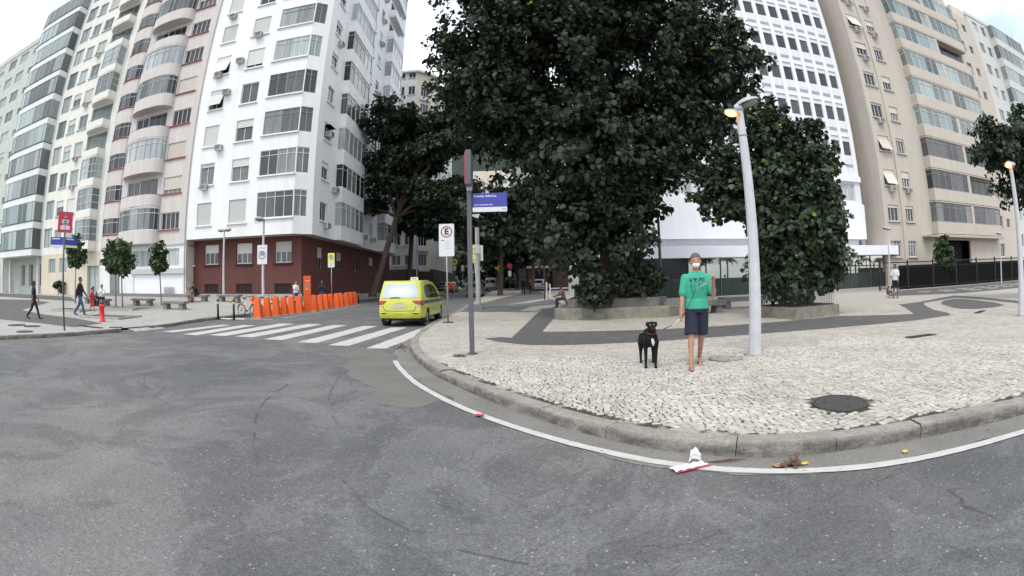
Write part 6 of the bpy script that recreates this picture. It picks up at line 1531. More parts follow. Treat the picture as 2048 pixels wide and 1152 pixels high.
spin.back_patch(-.26, .26, .68, .80, .016).build('number_plate', M['plate_grey'], t)
MB().tube([spin.back(-.34,1.035,.03), spin.back(-.1,1.05,.03), spin.back(.02,1.03,.03)], .014, 6).build('wiper', M['plastic_black'], t)
m = MB(); m.tube([spin.back(-.6,.73,.004), spin.back(-.56,.6,.004), spin.back(-.5,.575,.004), spin.back(0,.57,.004), spin.back(.5,.575,.004), spin.back(.56,.6,.004), spin.back(.6,.73,.004)], .008, 5).build('tailgate_seam', M['plastic_black'], t)
m = MB(); m.tube([spin.back(-.7,.505,.006), spin.back(0,.49,.012), spin.back(.7,.505,.006)], .014, 5).build('bumper_crease', M['taxi_yellow'], t)
spin.back_patch(-.74, .74, .31, .35, .006).build('bumper_lip', M['taxi_yellow'], t)
MB().tube([(-.45,.0,.23),(-.45,.3,.23)], .03, 8).build('exhaust', M['iron_grey'], t)
o = MB().frustum(.16,.07,.14,.05,1.665,1.79,.12,1.9).build('roof_sign', M['sign_white'], t, bevel=.01); text_part(o, 'TAXI', .09, (.12,1.825,1.73), FACE, M['plastic_black'], .001)
MB().box(.3,.62,2.1,2.2,1.645,1.675).build('roof_rack', M['plastic_black'], t)
spin.back_patch(-.12, .12, .86, .89, .02).build('gate_handle', M['taxi_yellow'], t)
sedan = Car(4.1, 1.72, [(0,.98),(.35,1.02),(.9,1.38),(1.5,1.47),(2.2,1.45),(2.9,1.05),(3.7,.92),(4.1,.7)], [(.2,.06),(.6,0),(1.0,.06)], [(.2,.06),(.7,0),(.9,.1)], belt=.95, tumble=.2)
hatch = Car(3.9, 1.70, [(0,1.30),(.2,1.42),(.9,1.5),(1.9,1.48),(2.6,1.08),(3.5,.92),(3.9,.7)], [(.2,.06),(.6,0),(.9,.04),(1.4,.32)], [(.2,.06),(.7,0),(.9,.1)], belt=.95, tumble=.2)
WS = [('rear_door_window', .7, 1.5, .97, 1.32, None, None), ('front_door_window', 1.56, 2.3, .97, 1.32, None, None)]
def simple_car(name, label, x, y, rz, car, paint, cat='car', z=None):
    t, b_, rw = make_car(name, label, (x, y, road_z(y) if z is None else z), rz, car, paint, 'car_glass', WS, 'vehicles parked up the side street', axles=(.75, car.Lc-.85), rearwin=(1.0, 1.32))
    for sg in (-1, 1): car.back_patch(*((.5,.78) if sg > 0 else (-.78,-.5)), .72, .88, .012).build('tail_lamp', M['lamp_red'], t)
    car.back_patch(-.25, .25, .5, .6, .012).build('number_plate', M['plate_grey'], t); car.back_patch(-.74, .74, .38, .44, .012).build('bumper', M['car_white'] if paint == 'car_grey' else M['plastic_black'], t)
    t['category'] = cat; return t
simple_car('car', 'dark grey hatchback parked at the right kerb up the street', -3.9+.1, 44.5, R(0), hatch, 'car_grey')
simple_car('car', 'white car nosing into the garage driveway', 3.2, 57.0, R(-14), hatch, 'car_white', z=right_z(3.2,57)+.02)
t = simple_car('car', 'small yellow taxi further up the street beyond the first taxi', -8.6, 62, R(2), hatch, 'taxi_yellow')
simple_car('car', 'dark car parked far up the street on the left', -10.9, 70, R(0), sedan, 'car_grey')
vanb = Car(4.4, 1.8, [(0,1.85),(.3,1.92),(2.6,1.9),(3.2,1.4),(4.0,1.1),(4.4,.8)], [(.2,.05),(.6,0),(1.9,.10)], [(.2,.06),(.7,0),(.9,.1)], belt=1.05, tumble=.1)
t, b_, rw = make_car('van', 'white delivery van seen from behind up the street', (-3.3, 68, road_z(68)), 0, vanb, 'car_white', 'car_glass', [('front_door_window', 2.6, 3.1, 1.1, 1.5, None, None)], 'vehicles parked up the side street', axles=(.8, 3.5), rearwin=(1.15, 1.6)); t['category'] = 'van'
for sg in (-1, 1): vanb.back_patch(*((.72,.84) if sg > 0 else (-.84,-.72)), .8, 1.1, .012).build('tail_lamp', M['lamp_red'], t)
MB().tube([vanb.back(0,.5,.01), vanb.back(0,1.8,.01)], .012, 5).build('door_seam', M['plastic_black'], t); vanb.back_patch(-.7, .7, .36, .46, .014).build('bumper', M['plastic_black'], t)
# ================================================================ PEOPLE AND DOGS
def remesh(mb, name, m, parent, voxel, smooth=4):
    o = mb.build(name, m, parent)
    r_ = o.modifiers.new('r', 'REMESH'); r_.mode = 'VOXEL'; r_.voxel_size = voxel; r_.use_smooth_shade = True
    if smooth: s_ = o.modifiers.new('s', 'SMOOTH'); s_.iterations = smooth; s_.factor = .5
    applied(o); o.data.name = name
    return o
def loft(mb, rings, seg=16):
    """stack of ellipses (x, y, z, rx, ry)"""
    v = []; n = len(rings)
    for x, y, z, rx, ry in rings:
        for k in range(seg): a = 2*math.pi*k/seg; v.append((x+rx*math.cos(a), y+ry*math.sin(a), z))
    f = [(i*seg+k, i*seg+(k+1) % seg, (i+1)*seg+(k+1) % seg, (i+1)*seg+k) for i in range(n-1) for k in range(seg)]
    f += [tuple(range(seg-1, -1, -1)), tuple(range((n-1)*seg, n*seg))]
    mb.add(v, f)
def cap(mb, p, q, r0, r1, n=10):
    mb.tube([p, Vector(p).lerp(Vector(q), .35), q], [r0, r0*.55+r1*.45 if r1 < r0 else (r0+r1)/2, r1], n); mb.ball(p, r0*.99, n, 6); mb.ball(q, r1*.99, n, 6)
def person(label, loc, rz, H, legs, arms, top, bottom, shoes='leather', hair='hair_dark', skin='skin', short=False, sleeves='short', voxel=.02, sit=None, lean=0.0, fingers=False, mask=False, headturn=0, bag=None, fem=False, longhair=False):
    """legs: ((hip, knee, spread) left-image, right-image) in degrees, hip forward positive; arms: (forward, out, elbow, elbow_in)"""
    t = thing('person', label, 'person', loc, rz); S = H/1.76
    P = {}
    pz = .93 if sit is None else sit/S+.10
    lv = lambda dx, dy, dz: Vector((dx, dy, dz))
    def rotx(v, a): a = R(a); return Vector((v.x, v.y*math.cos(a)-v.z*math.sin(a), v.y*math.sin(a)+v.z*math.cos(a)))
    pel = lv(0, 0, pz); up = rotx(lv(0,0,1), lean)                      # lean forward (-y) positive
    chest, neck, head = pel+up*.34, pel+up*.54, pel+up*.69+rotx(lv(0,-.02,0), lean)
    legsJ = []; low = 9
    for sg, (hip, knee, spread) in zip((-1, 1), legs):
        h = pel+lv(sg*.088, 0, -.02); d = rotx(lv(sg*math.sin(R(spread)), 0, -math.cos(R(spread))), -hip); k = h+d*.43
        d2 = rotx(lv(sg*math.sin(R(spread))*.4, 0, -1), -(hip-knee)); a = k+d2*.42; legsJ.append((h, k, a)); low = min(low, a.z-.075)
    if sit is None:
        sh = lv(0, 0, -low); pel += sh; chest += sh; neck += sh; head += sh; legsJ = [tuple(q+sh for q in J) for J in legsJ]
    armsJ = []
    for sg, (fw, outa, elb, ein) in zip((-1, 1), arms):
        s0 = neck+lv(sg*(.16 if fem else .176), .005, -.088); d = rotx(lv(sg*math.sin(R(outa)), 0, -math.cos(R(outa))), -fw-lean*.3); e = s0+d*.285
        d2 = rotx(lv(sg*math.sin(R(outa-ein)), 0, -math.cos(R(outa-ein))), -(fw+elb)); w_ = e+d2*.25; armsJ.append((s0, e, w_, d2.normalized()))
    sc = lambda v: v*S
    b_ = MB()
    def tz(q): return pel.lerp(neck, q)
    tor = [(-.04,.15,.10),(.08,.158,.105),(.25,.145,.098),(.45,.16,.108),(.66,.185,.113),(.80,.19,.10),(.88,.168,.088),(.95,.115,.074),(1.0,.075,.064),(1.04,.06,.058)]
    if fem: tor = [(q, rx*(.92 if q > .2 else 1.03), ry) for q, rx, ry in tor]
    def torso(mb, grow, q0=-.1, q1=1.1, flare=0):
        rings = []
        for q, rx, ry in tor:
            if q0 <= q <= q1: c = tz(q)*S; rings.append((c.x, c.y, c.z, (rx+grow+flare*(1-q))*S, (ry+grow+flare*(1-q))*S))
        loft(mb, rings)
    torso(b_, -.006)
    cap(b_, sc(neck-up*.03), sc(neck+up*.08), .058*S, .052*S)
    hc = sc(head); b_.ball(hc, (.078*S,.095*S,.115*S), 18, 14); b_.ball(hc+Vector((0,-.02,-.06))*S, (.06*S,.07*S,.06*S), 14, 10)
    b_.ball(hc+Vector((0,-.098,-.015))*S, (.016*S,.022*S,.026*S), 8, 6)
    for sg in (-1, 1): b_.ball(hc+Vector((sg*.08,.01,-.01))*S, (.012*S,.025*S,.034*S), 8, 6)
    for h, k, a in legsJ:
        cap(b_, sc(h), sc(k), .082*S, .055*S); cap(b_, sc(k), sc(a), .054*S, .036*S); cv = k.lerp(a, .3); b_.ball(sc(cv+lv(0,.018,0)), (.05*S,.052*S,.1*S), 10, 8)
    for (s0, e, w_, d2), sg in zip(armsJ, (-1, 1)):
        cap(b_, sc(s0), sc(e), .05*S, .04*S); cap(b_, sc(e), sc(w_), .041*S, .028*S)
        side = Vector((0,1,0)) if abs(d2.y) < .8 else Vector((0,0,1)); side = (side-d2*side.dot(d2)).normalized(); nrm = d2.cross(side).normalized()
        pc = w_+d2*.05; b_.tube([sc(w_), sc(w_+d2*.05), sc(w_+d2*.09)], [.027*S,.036*S,.034*S], 10, flat=.6)
        for fi, (o_, ln) in enumerate(((-.032,.06),(-.011,.075),(.011,.07),(.031,.055))):
            f0 = w_+d2*.085+side*o_; f1 = f0+d2*ln*.5+nrm*(-sg)*.008; f2 = f1+(d2*.6+nrm*(-sg)*(-.9 if fingers else -.5)).normalized()*ln*.55
            b_.tube([sc(f0), sc(f1), sc(f2)], [.0095*S,.009*S,.0075*S], 6)
        th0 = w_+d2*.03-side*.03; b_.tube([sc(th0), sc(th0+(d2*.6-side*.6)*.05), sc(th0+(d2*.9-side*.3)*.085)], [.012*S,.011*S,.008*S], 6)
    feet = []
    for (h, k, a), (hip, knee, spread) in zip(legsJ, legs):
        ft = max(-60, min(25, (hip-knee)*.55)) if sit is None else 0
        fd = rotx(lv(0,-1,0), -ft); feet.append((a, fd)); b_.ball(sc(a+fd*.0+lv(0,.015,-.045)), (.038*S,.045*S,.04*S), 10, 8)
        b_.tube([sc(a+lv(0,.02,-.045)), sc(a+fd*.09+lv(0,0,-.05)), sc(a+fd*.18+lv(0,0,-.058))], [.036*S,.04*S,.03*S], 10, flat=.6)
    body = remesh(b_, 'body', M[skin], t, voxel)
    s_ = MB(); torso(s_, .011, .05 if short else .02, 1.0, .016)
    if not fem: c = tz(-.05)*S; loft(s_, [(c.x,c.y,c.z,.19*S,.142*S),((tz(.2)*S).x,(tz(.2)*S).y,(tz(.2)*S).z,.178*S,.132*S)])
    for s0, e, w_, d2 in armsJ:
        cap(s_, sc(s0+lv(0,0,-.006)), sc(s0.lerp(e, .84 if sleeves == 'short' else 1.0)), .064*S, .066*S if sleeves == 'short' else .052*S)
        if sleeves == 'long': cap(s_, sc(e), sc(w_), .053*S, .04*S)
    remesh(s_, 'shirt', M[top], t, voxel, 3)
    p_ = MB(); c = tz(-.06)*S; c2 = tz(.12)*S; loft(p_, [(c.x,c.y,c.z-.05*S,.165*S,.12*S),(c.x,c.y,c.z,.172*S,.125*S),(c2.x,c2.y,c2.z,.165*S,.115*S)])
    for h, k, a in legsJ:
        if short: p_.tube([sc(h), sc(h.lerp(k,.5)), sc(h.lerp(k,.93))], [.1*S,.102*S,.106*S], 14); p_.ball(sc(h), .1*S, 10, 6)
        else: cap(p_, sc(h), sc(k), .1*S, .072*S); cap(p_, sc(k), sc(k.lerp(a, .95)), .07*S, .058*S)
    remesh(p_, 'shorts' if short else 'trousers', M[bottom], t, voxel, 3)
    for a, fd in feet:
        f_ = MB()
        if shoes == 'sandal':
            f_.tube([sc(a+lv(0,.045,-.078)), sc(a+fd*.1+lv(0,0,-.082)), sc(a+fd*.21+lv(0,0,-.086))], [.036*S,.044*S,.036*S], 12, flat=.22); f_.tube([sc(a+fd*.08+lv(-.04,0,-.07)), sc(a+fd*.12+lv(-.02,0,-.03)), sc(a+fd*.165+lv(0,0,-.055)), sc(a+fd*.12+lv(.02,0,-.03)), sc(a+fd*.08+lv(.04,0,-.07))], .007*S, 5); f_.build('sandal', M['leather'], t, smooth=True)
        else:
            f_.tube([sc(a+lv(0,.05,-.05)), sc(a+fd*.06+lv(0,0,-.045)), sc(a+fd*.15+lv(0,0,-.06)), sc(a+fd*.21+lv(0,0,-.066))], [.034*S,.046*S,.045*S,.022*S], 12, flat=.75); f_.build('shoe', M[shoes], t, smooth=True)
    hm = MB(); hm.ball(hc+Vector((0,.012,.028))*S, (.087*S,.1*S,.105*S), 18, 12)
    hm.v = [tuple(Vector(p)+Vector((0, .03*S*max(0, (hc.z+.03*S-p[2])/(.1*S)) if p[1] < hc.y-.02*S else 0, 0))) for p in hm.v]
    ho = MB(); keep = [f for f in hm.f if (lambda c: c[2] > hc.z+(.045*S if c[1] < hc.y-.03*S else -.06*S))([sum(hm.v[i][k] for i in f)/len(f) for k in range(3)])]
    ho.v = hm.v; ho.f = keep; ho.m = [0]*len(keep)
    if longhair: ho.ball(hc+Vector((0,.06,-.09))*S, (.08*S,.05*S,.16*S), 12, 10)
    ho.build('hair', M[hair], t, smooth=True)
    for sg in (-1, 1): MB().ball(hc+Vector((sg*.032,-.083,.018))*S, (.013*S,.008*S,.008*S), 8, 6).build('eye', M['hair_dark'], t, smooth=True)
    if mask: MB().ball(hc+Vector((0,-.05,-.058))*S, (.058*S,.06*S,.046*S), 14, 10).build('face_mask', M['mask_white'], t, smooth=True)
    else: MB().ball(hc+Vector((0,-.088,-.062))*S, (.022*S,.01*S,.006*S), 8, 6).build('mouth', M['sign_ring'], t, smooth=True)
    t['_j'] = 0; del t['_j']
    return t, dict(arms=[(a[0]*S, a[1]*S, a[2]*S, a[3]) for a in armsJ], chest=chest*S, neck=neck*S, head=hc, S=S)

# shirt with a dark printed motif across the chest
def shirt_print(nt, b, src, L):
    sx = N(nt, 'ShaderNodeSeparateXYZ'); L(src, sx.inputs[0])
    def band(sock, c, w_):
        s = N(nt, 'ShaderNodeMath', operation='SUBTRACT', inp={1: c}); L(sock, s.inputs[0]); a = N(nt, 'ShaderNodeMath', operation='ABSOLUTE'); L(s.outputs[0], a.inputs[0])
        m = N(nt, 'ShaderNodeMapRange', inp={1: w_*.7, 2: w_, 3: 1, 4: 0}); L(a.outputs[0], m.inputs[0]); return m.outputs[0]
    def mul(*ss):
        o = ss[0]
        for q in ss[1:]: m = N(nt, 'ShaderNodeMath', operation='MULTIPLY'); L(o, m.inputs[0]); L(q, m.inputs[1]); o = m.outputs[0]
        return o
    front_ = N(nt, 'ShaderNodeMath', operation='LESS_THAN', inp={1: -.02}); L(sx.outputs[1], front_.inputs[0])
    n = nz_(nt, L, src, 28, 3); th = N(nt, 'ShaderNodeMapRange', inp={1: .46, 2: .52}); L(n, th.inputs[0])
    n2 = nz_(nt, L, src, 60, 2, sc=(1, 1, .12)); th2 = N(nt, 'ShaderNodeMapRange', inp={1: .50, 2: .6, 3: 0, 4: .7}); L(n2, th2.inputs[0])
    a = mul(band(sx.outputs[0], .0, .13), band(sx.outputs[2], 1.30, .035), th.outputs[0], front_.outputs[0])
    c = mul(band(sx.outputs[0], .0, .12), band(sx.outputs[2], 1.17, .12), th2.outputs[0], front_.outputs[0])
    ad = N(nt, 'ShaderNodeMath', operation='MAXIMUM'); L(a, ad.inputs[0]); L(c, ad.inputs[1])
    base = scl(nt, L, (0.045, 0.36, 0.24), nz_(nt, L, src, 7, 4), .88, 1.1)
    mm = N(nt, 'ShaderNodeMix', data_type='RGBA'); L(ad.outputs[0], mm.inputs[0]); L(base, mm.inputs[6]); mm.inputs[7].default_value = (.02, .05, .05, 1)
    L(mm.outputs[2], b.inputs['Base Color']); b.inputs['Roughness'].default_value = .9
    bp = N(nt, 'ShaderNodeBump', inp={'Strength': .6, 'Distance': .02}); L(nz_(nt, L, src, 9, 3, .5, (1, 1, .35), .8), bp.inputs['Height']); L(bp.outputs[0], b.inputs['Normal'])
ground_mat('shirt_green', shirt_print)
man, J = person('walking man in a green printed shirt and navy shorts with a face mask', (2.69, 6.21, SW), R(-18), 1.71, ((15, 6, 1), (-10, 22, -1)), ((6, 9, 14, 4), (14, 16, 126, 20)), 'shirt_green', 'cloth_navy', 'sandal', 'hair_grey', 'skin', True, 'short', .0105, fingers=True, mask=True)
rotm = Matrix.Rotation(R(-18), 3, 'Z'); W2 = lambda v: rotm @ Vector(v)+Vector((2.69, 6.21, SW))

# the black dog, standing and facing the camera
def dog(label, loc, rz, S, coat, voxel=.011, patch=True):
    t = thing('dog', label, 'dog', loc, rz); b_ = MB(); V = lambda x, y, z: Vector((x, y, z))*S
    def ring(y, z, rx, rz_): return (y, z, rx, rz_)
    body = [(-.10,.44,.05,.06),(-.06,.45,.095,.115),(.02,.445,.11,.135),(.14,.45,.108,.125),(.28,.47,.092,.095),(.40,.485,.085,.085),(.50,.475,.08,.085),(.56,.465,.045,.05)]
    v = []; n = len(body); seg = 14
    for y, z, rx, rz_ in body:
        for k in range(seg): a = 2*math.pi*k/seg; v.append(V(rx*math.cos(a), y, z+rz_*math.sin(a)))
    b_.add(v, [(i*seg+k, i*seg+(k+1) % seg, (i+1)*seg+(k+1) % seg, (i+1)*seg+k) for i in range(n-1) for k in range(seg)]+[tuple(range(seg-1,-1,-1)), tuple(range((n-1)*seg, n*seg))])
    b_.tube([V(0,.0,.50), V(0,-.07,.59), V(0,-.11,.645)], [.085*S,.068*S,.06*S], 12)
    b_.ball(V(0,-.13,.655), (.066*S,.075*S,.064*S), 14, 10); b_.tube([V(0,-.16,.645), V(0,-.25,.615), V(0,-.275,.61)], [.045*S,.034*S,.024*S], 10)
    for sg in (-1, 1): b_.tube([V(sg*.045,-.10,.70), V(sg*.074,-.105,.70), V(sg*.086,-.12,.645)], [.022*S,.024*S,.01*S], 8, flat=.5)
    for sg, dy_ in ((-1, .0), (1, -.03)):
        b_.tube([V(sg*.075,-.02,.42), V(sg*.078,.0,.30), V(sg*.074,-.012+dy_*.5,.16), V(sg*.074,-.005+dy_*.6,.06), V(sg*.074,-.015+dy_*.8,.025)], [.052*S,.034*S,.025*S,.021*S,.022*S], 10)
        b_.ball(V(sg*.074,-.04+dy_*.8,.02), (.03*S,.045*S,.022*S), 10, 6)
        hx = sg*(.085 if sg > 0 else .115)
        b_.tube([V(sg*.07,.47,.46), V(hx,.43,.33), V(hx,.50,.19), V(hx,.475,.06), V(hx,.46,.025)], [.075*S,.058*S,.028*S,.021*S,.022*S], 10); b_.ball(V(hx,.435,.02), (.03*S,.045*S,.022*S), 10, 6)
    b_.tube([V(0,.55,.49), V(0,.64,.44), V(0.02,.70,.36)], [.022*S,.016*S,.008*S], 8)
    remesh(b_, 'body', M[coat], t, voxel*S, 3)
    for sg in (-1, 1): MB().ball(V(sg*.03,-.188,.672), .009*S, 8, 6).build('eye', M['lamp_shell'], t, smooth=True)
    MB().ball(V(0,-.295,.617), (.018*S,.012*S,.013*S), 8, 6).build('nose', M['rubber'], t, smooth=True)
    if patch: MB().tube([V(.012,-.075,.50), V(.018,-.092,.45), V(.028,-.095,.40), V(.03,-.075,.35)], [.012*S,.024*S,.026*S,.012*S], 10, flat=.6).build('chest_patch', M['cloth_white'], t, smooth=True)
    MB().torus((0,0,0), .064*S, .009*S, 'Z', 20, 6).build('collar', M['sign_ring'], t, smooth=True, loc=V(0,-.055,.565), rot=(R(38),0,0))
    return t
mat('coat_black', (0.008, 0.0075, 0.008), 0.6, 0.2, 30, spec=.2)
mat('coat_brown', (0.10, 0.055, 0.035), 0.7, 0.2, 30)
dog('black dog with a white chest patch walking beside the man in green', (2.03, 6.42, SW), R(-12), 1.0, 'coat_black')
hr = W2(J['arms'][0][2]+J['arms'][0][3]*.09); hl = W2(J['arms'][1][2]+J['arms'][1][3]*.08)
dc = Vector((2.03, 6.42, SW))+Matrix.Rotation(R(-12), 3, 'Z') @ Vector((.06, -.04, .56))
t = thing('leash', 'patterned leash running from the raised hand across to the black dog', 'leash', tuple(dc))
chest = W2(J['chest']+Vector((-.02, -.17, -.06))); c2 = W2(J['chest']+Vector((-.09, -.165, -.2)))
pts = [hl, hl.lerp(chest, .5)+Vector((0,-.07,0)), chest, c2, hr+Vector((.05,-.06,.1)), hr, hr.lerp(dc, .35)+Vector((0,0,-.035)), hr.lerp(dc, .7)+Vector((0,0,-.03)), dc]
seg_m = ['rope_red','sign_grey','plastic_black','leather','leather','bike_white','plastic_black','rope_red']
for i, (a, b2) in enumerate(zip(pts, pts[1:])):
    anchor(MB().tube([a, a.lerp(b2, .5), b2], .006, 6).build('strap', M[seg_m[i]], None, smooth=True), t)
stand = ((3, 4, 2), (-3, 4, 2)); walk = ((22, 8, 1), (-16, 24, 1)); dn = ((4, 8, 12, 4), (4, 8, 12, 4)); sw = ((-18, 8, 14, 4), (20, 8, 20, 4))
sitp = ((88, 88, 6), (84, 84, 6)); sita = ((28, 8, 45, 16), (28, 8, 45, 16))
G = left_z
person('man in a white shirt and dark shorts walking a small dog by the hotel', (19.3, 16.9, SW), R(-70), 1.72, stand, ((20, 8, 60, 6), (10, 8, 30, 4)), 'cloth_white', 'cloth_black', 'leather', 'hair_dark', 'skin_dark', True, voxel=.02)
dog('small brown dog beside the man in white', (18.75, 17.0, SW), R(-80), .72, 'coat_brown', .02, False)
person('woman in black walking away across the left pavement', (-19.75, 10.95, SW), R(160), 1.62, walk, sw, 'cloth_black', 'cloth_black', 'leather', 'hair_dark', 'skin_dark', False, 'short', fem=True, longhair=True)
person('tall man in a navy shirt and jeans walking at the left', (-20.2, 14.1, G(-20.2,14.1)), R(120), 1.86, walk, sw, 'cloth_navy', 'denim', 'leather', 'hair_dark', 'skin_dark', False, 'long')
person('child in red beside the tall man', (-20.6, 15.2, G(-20.6,15.2)), R(120), 1.32, walk, sw, 'cloth_red', 'cloth_red', 'cloth_white', 'hair_dark', 'skin', True)
sb = lambda x, y: (x, y, G(x, y))
person('person in a white shirt sitting on the bench left of the hydrant', sb(-24.2, 18.75), R(30), 1.7, sitp, sita, 'cloth_white', 'cloth_black', 'leather', 'hair_dark', 'skin', False, 'short', sit=.42, lean=12)
person('person in grey bending over on the bench left of the hydrant', sb(-25.0, 18.9), R(10), 1.7, sitp, sita, 'cloth_grey', 'cloth_navy', 'leather', 'hair_dark', 'skin', False, 'short', sit=.42, lean=38)
person('person in black shorts sitting hunched by the brick wall', sb(-19.2, 22.75), R(-15), 1.7, sitp, ((50, 4, 70, 10), (40, 4, 80, 10)), 'cloth_black', 'cloth_black', 'cloth_black', 'hair_dark', 'skin', True, 'short', sit=.42, lean=32)
person('person in pale clothes standing behind the orange totem', (-13.9, 26.6, G(-13.9,26.6)), R(60), 1.68, stand, ((30, 8, 60, 6), (10, 8, 30, 4)), 'cloth_white', 'denim', 'leather', 'hair_dark', 'skin', False)
person('person in a dark blue top behind the far docks', (-13.7, 30.4, .3), R(20), 1.66, stand, ((30, 8, 70, 6), (30, 8, 70, 6)), 'cloth_navy', 'denim', 'leather', 'hair_grey', 'skin_dark', False)
person('man in a red shirt and dark shorts crossing up the street', (-5.9, 43, road_z(43)), R(170), 1.75, walk, sw, 'cloth_red', 'cloth_black', 'cloth_white', 'hair_dark', 'skin_dark', True)
person('dark clothed person walking near the garage, nearer the street', (1.15, 47, right_z(1.1,47)), R(170), 1.78, walk, sw, 'cloth_black', 'cloth_black', 'leather', 'hair_dark', 'skin', False, 'long')
person('person in a dark red top walking near the garage', (1.9, 48, right_z(1.9,48)), R(190), 1.72, walk, dn, 'sign_ring', 'cloth_navy', 'leather', 'hair_dark', 'skin', False, 'long')
person('person in jeans sitting at the left edge of the big planter', (2.85, 24.9, SW), R(-80), 1.7, sitp, sita, 'card_brown', 'denim', 'leather', 'hair_dark', 'skin_dark', False, 'short', sit=.42, lean=14)
bench('small bench beside the driveway under the seated person', (3.15, 24.95, SW), R(85), 1.2, .42)
# ================================================================ LITTER
def crumple(name, label, loc, pts, m, cat='litter', n=8, amp=.02, seed=1):
    rnd = random.Random(seed); mb = MB(); nx = ny = n; (x0, y0), (x1, y1) = pts
    for j in range(ny+1):
        for i in range(nx+1): mb.v.append((x0+(x1-x0)*i/nx+rnd.uniform(-.3,.3)*(x1-x0)/nx, y0+(y1-y0)*j/ny, .012+abs(mnoise.noise((i*.5+seed, j*.5, 0)))*amp*2+rnd.uniform(0, amp*.3)))
    for j in range(ny):
        for i in range(nx): mb.f.append((j*(nx+1)+i, j*(nx+1)+i+1, (j+1)*(nx+1)+i+1, (j+1)*(nx+1)+i)); mb.m.append(0)
    o = mb.build(name, m, loc=loc); s_ = o.modifiers.new('t', 'SOLIDIFY'); s_.thickness = .0015
    return tag(o, label, cat)
t = thing('paper_wrapper', 'crumpled white paper wrapper with a red edge in the gutter', 'litter', (1.33, 3.02, .005), R(15))
mb = MB(); n = 8; rnd = random.Random(2)
for j in range(n+1):
    for i in range(n+1):
        u, v = i/n-.5, j/n; mb.v.append((u*.13*(1-.35*v), .03+.05*math.cos(u*3)+rnd.uniform(-.006,.006), .005+.11*v*math.cos(u*1.9)+.012*math.sin(u*9+v*5)+rnd.uniform(-.004,.004)))
for j in range(n):
    for i in range(n): mb.f.append((j*(n+1)+i, j*(n+1)+i+1, (j+1)*(n+1)+i+1, (j+1)*(n+1)+i)); mb.m.append(0)
o = mb.build('sheet', M['paper'], t, smooth=True, loc=(.04,0,0)); o.modifiers.new('t', 'SOLIDIFY').thickness = .002
mb = MB()
for j in range(5):
    for i in range(9): mb.v.append((-.2+.28*i/8, -.05+.09*j/4-.03*i/8, .006+.012*abs(math.sin(i*1.7+j))+.004))
for j in range(4):
    for i in range(8): mb.f.append((j*9+i, j*9+i+1, (j+1)*9+i+1, (j+1)*9+i)); mb.m.append(0)
mb.build('flap', M['paper'], t); MB().tube([(-.2,-.055,.008),(-.06,-.07,.012),(.1,-.085,.008)], .009, 5, flat=.5).build('red_edge', M['cloth_red'], t)
mb = MB(); rnd = random.Random(3)
for k in range(4): mb.tube([(0,0,.006),(.1+.03*k,.012*k-.02,.012),(.24+.03*k,-.03+.012*k,.006)], [.003,.0035,.0015], 5)
tag(mb.build('twig_bundle', M['leaf_brown'], loc=(1.45, 3.03, .006), rot=R(-12)), 'dry brown twigs lying right of the white wrapper', 'twigs')
crumple('wrapper_scrap', 'flat red scrap lying on the white edge line', (-.38, 4.66, .01), ((-.05,-.03),(.05,.03)), M['cloth_red'], amp=.008, seed=4)
crumple('card_scrap', 'brown card scrap in the gutter by the broken kerb', (1.93, 2.73, .006), ((-.05,-.03),(.05,.03)), M['card_brown'], amp=.006, seed=5)
crumple('leaf', 'yellow leaf beside the brown leaf heap', (2.12, 2.66, .006), ((-.03,-.02),(.03,.02)), M['leaf_yellow'], 'leaf', 4, .006, 6)
crumple('leaf', 'yellow leaf alone in the gutter further right', (2.98, 2.36, .006), ((-.03,-.02),(.03,.02)), M['leaf_yellow'], 'leaf', 4, .006, 7)
mb = MB(); rnd = random.Random(9)
for k in range(26):
    c = Vector((rnd.gauss(0,.05), rnd.gauss(0,.028), rnd.uniform(.006,.04))); a = rnd.uniform(0, 6.28); d = Vector((math.cos(a), math.sin(a), rnd.uniform(-.5,.5)))*.035; e = Vector((-math.sin(a), math.cos(a), rnd.uniform(-.4,.4)))*.018
    mb.quad(c-d, c+e, c+d, c-e)
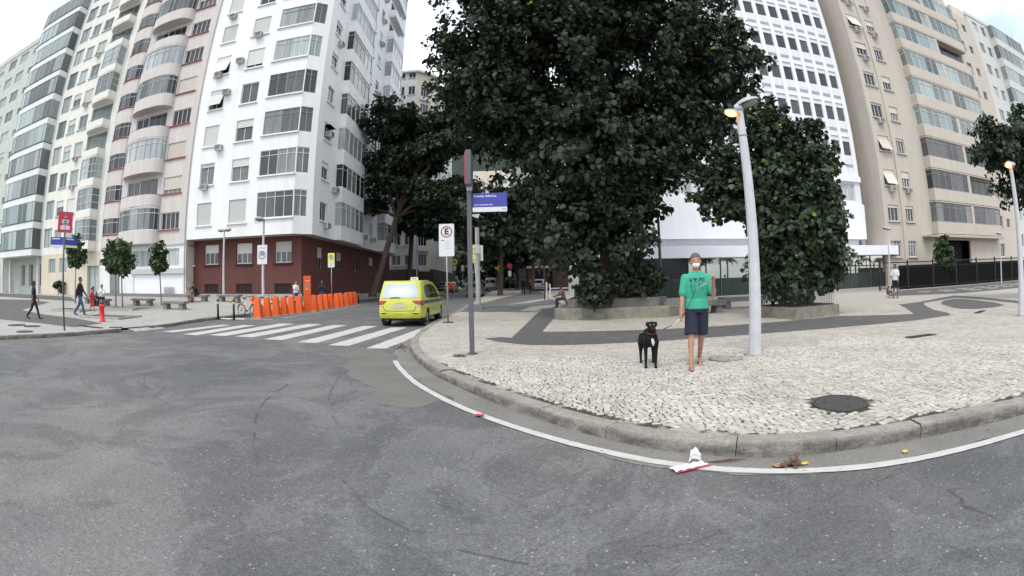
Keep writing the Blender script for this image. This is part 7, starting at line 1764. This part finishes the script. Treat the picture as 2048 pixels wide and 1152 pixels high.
tag(mb.build('leaf_heap', M['leaf_brown'], loc=(2.05, 2.70, .004)), 'small heap of brown leaves against the kerb', 'leaves')
mb = MB(); rnd = random.Random(10)
for k in range(120):                                                     # grass and moss in the joints
    x, y = rnd.gauss(0,.09), rnd.gauss(0,.04); a = rnd.uniform(0,6.28); h = rnd.uniform(.02,.07); mb.add([(x-.004,y,0),(x+.004,y,0),(x+.03*math.cos(a),y+.03*math.sin(a),h)], [(0,1,2)])
tag(mb.build('weed_tuft', M['leaf_young'], loc=(-.97, 8.15, SW+.004)), 'small green weed tuft at the foot of the street name post', 'weeds', kind='stuff')
mb = MB(); rnd = random.Random(15)
for k in range(30):
    c = Vector((rnd.gauss(0,.09), rnd.gauss(0,.2), rnd.uniform(.006,.06))); a = rnd.uniform(0, 6.28); mb.tube([c-Vector((math.cos(a),math.sin(a),.2))*.07, c+Vector((math.cos(a),math.sin(a),.1))*.07], [.012,.006], 5, flat=.4)
tag(mb.build('debris_heap', M['leaf_brown'], loc=(-2.62, 10.2, .003)), 'dark leaf debris swept against the kerb beside the last crossing stripe', 'leaves', kind='stuff')
# fallen leaves and grit scattered by the wind
mb = MB(); rnd = random.Random(12)
def scrap(x, y, z, s):
    a = rnd.uniform(0, 6.28); d = Vector((math.cos(a), math.sin(a), rnd.uniform(-.1,.3)))*s; e = Vector((-math.sin(a), math.cos(a), rnd.uniform(-.1,.3)))*s*.5; c = Vector((x, y, z+.006)); mb.quad(c-d, c-e, c+d, c+e)
for k in range(260):
    y = rnd.uniform(2.6, 17); x = x_at(KRi, y)+.1+abs(rnd.gauss(0, 5)); scrap(x, y, right_z(x,y)+.012, rnd.uniform(.008,.03))
for k in range(90):
    q = rnd.choice(gut); scrap(q[0]-rnd.uniform(.02,.28)*.6, q[1]-rnd.uniform(.02,.28)*.6, .003, rnd.uniform(.006,.02))
for k in range(60): scrap(rnd.uniform(-8,3), rnd.uniform(1.8,10), .001, rnd.uniform(.004,.012))
tag(mb.build('fallen_leaves', M['leaf_brown']), 'dry leaf scraps scattered over pavement and gutter', 'leaves', kind='stuff')
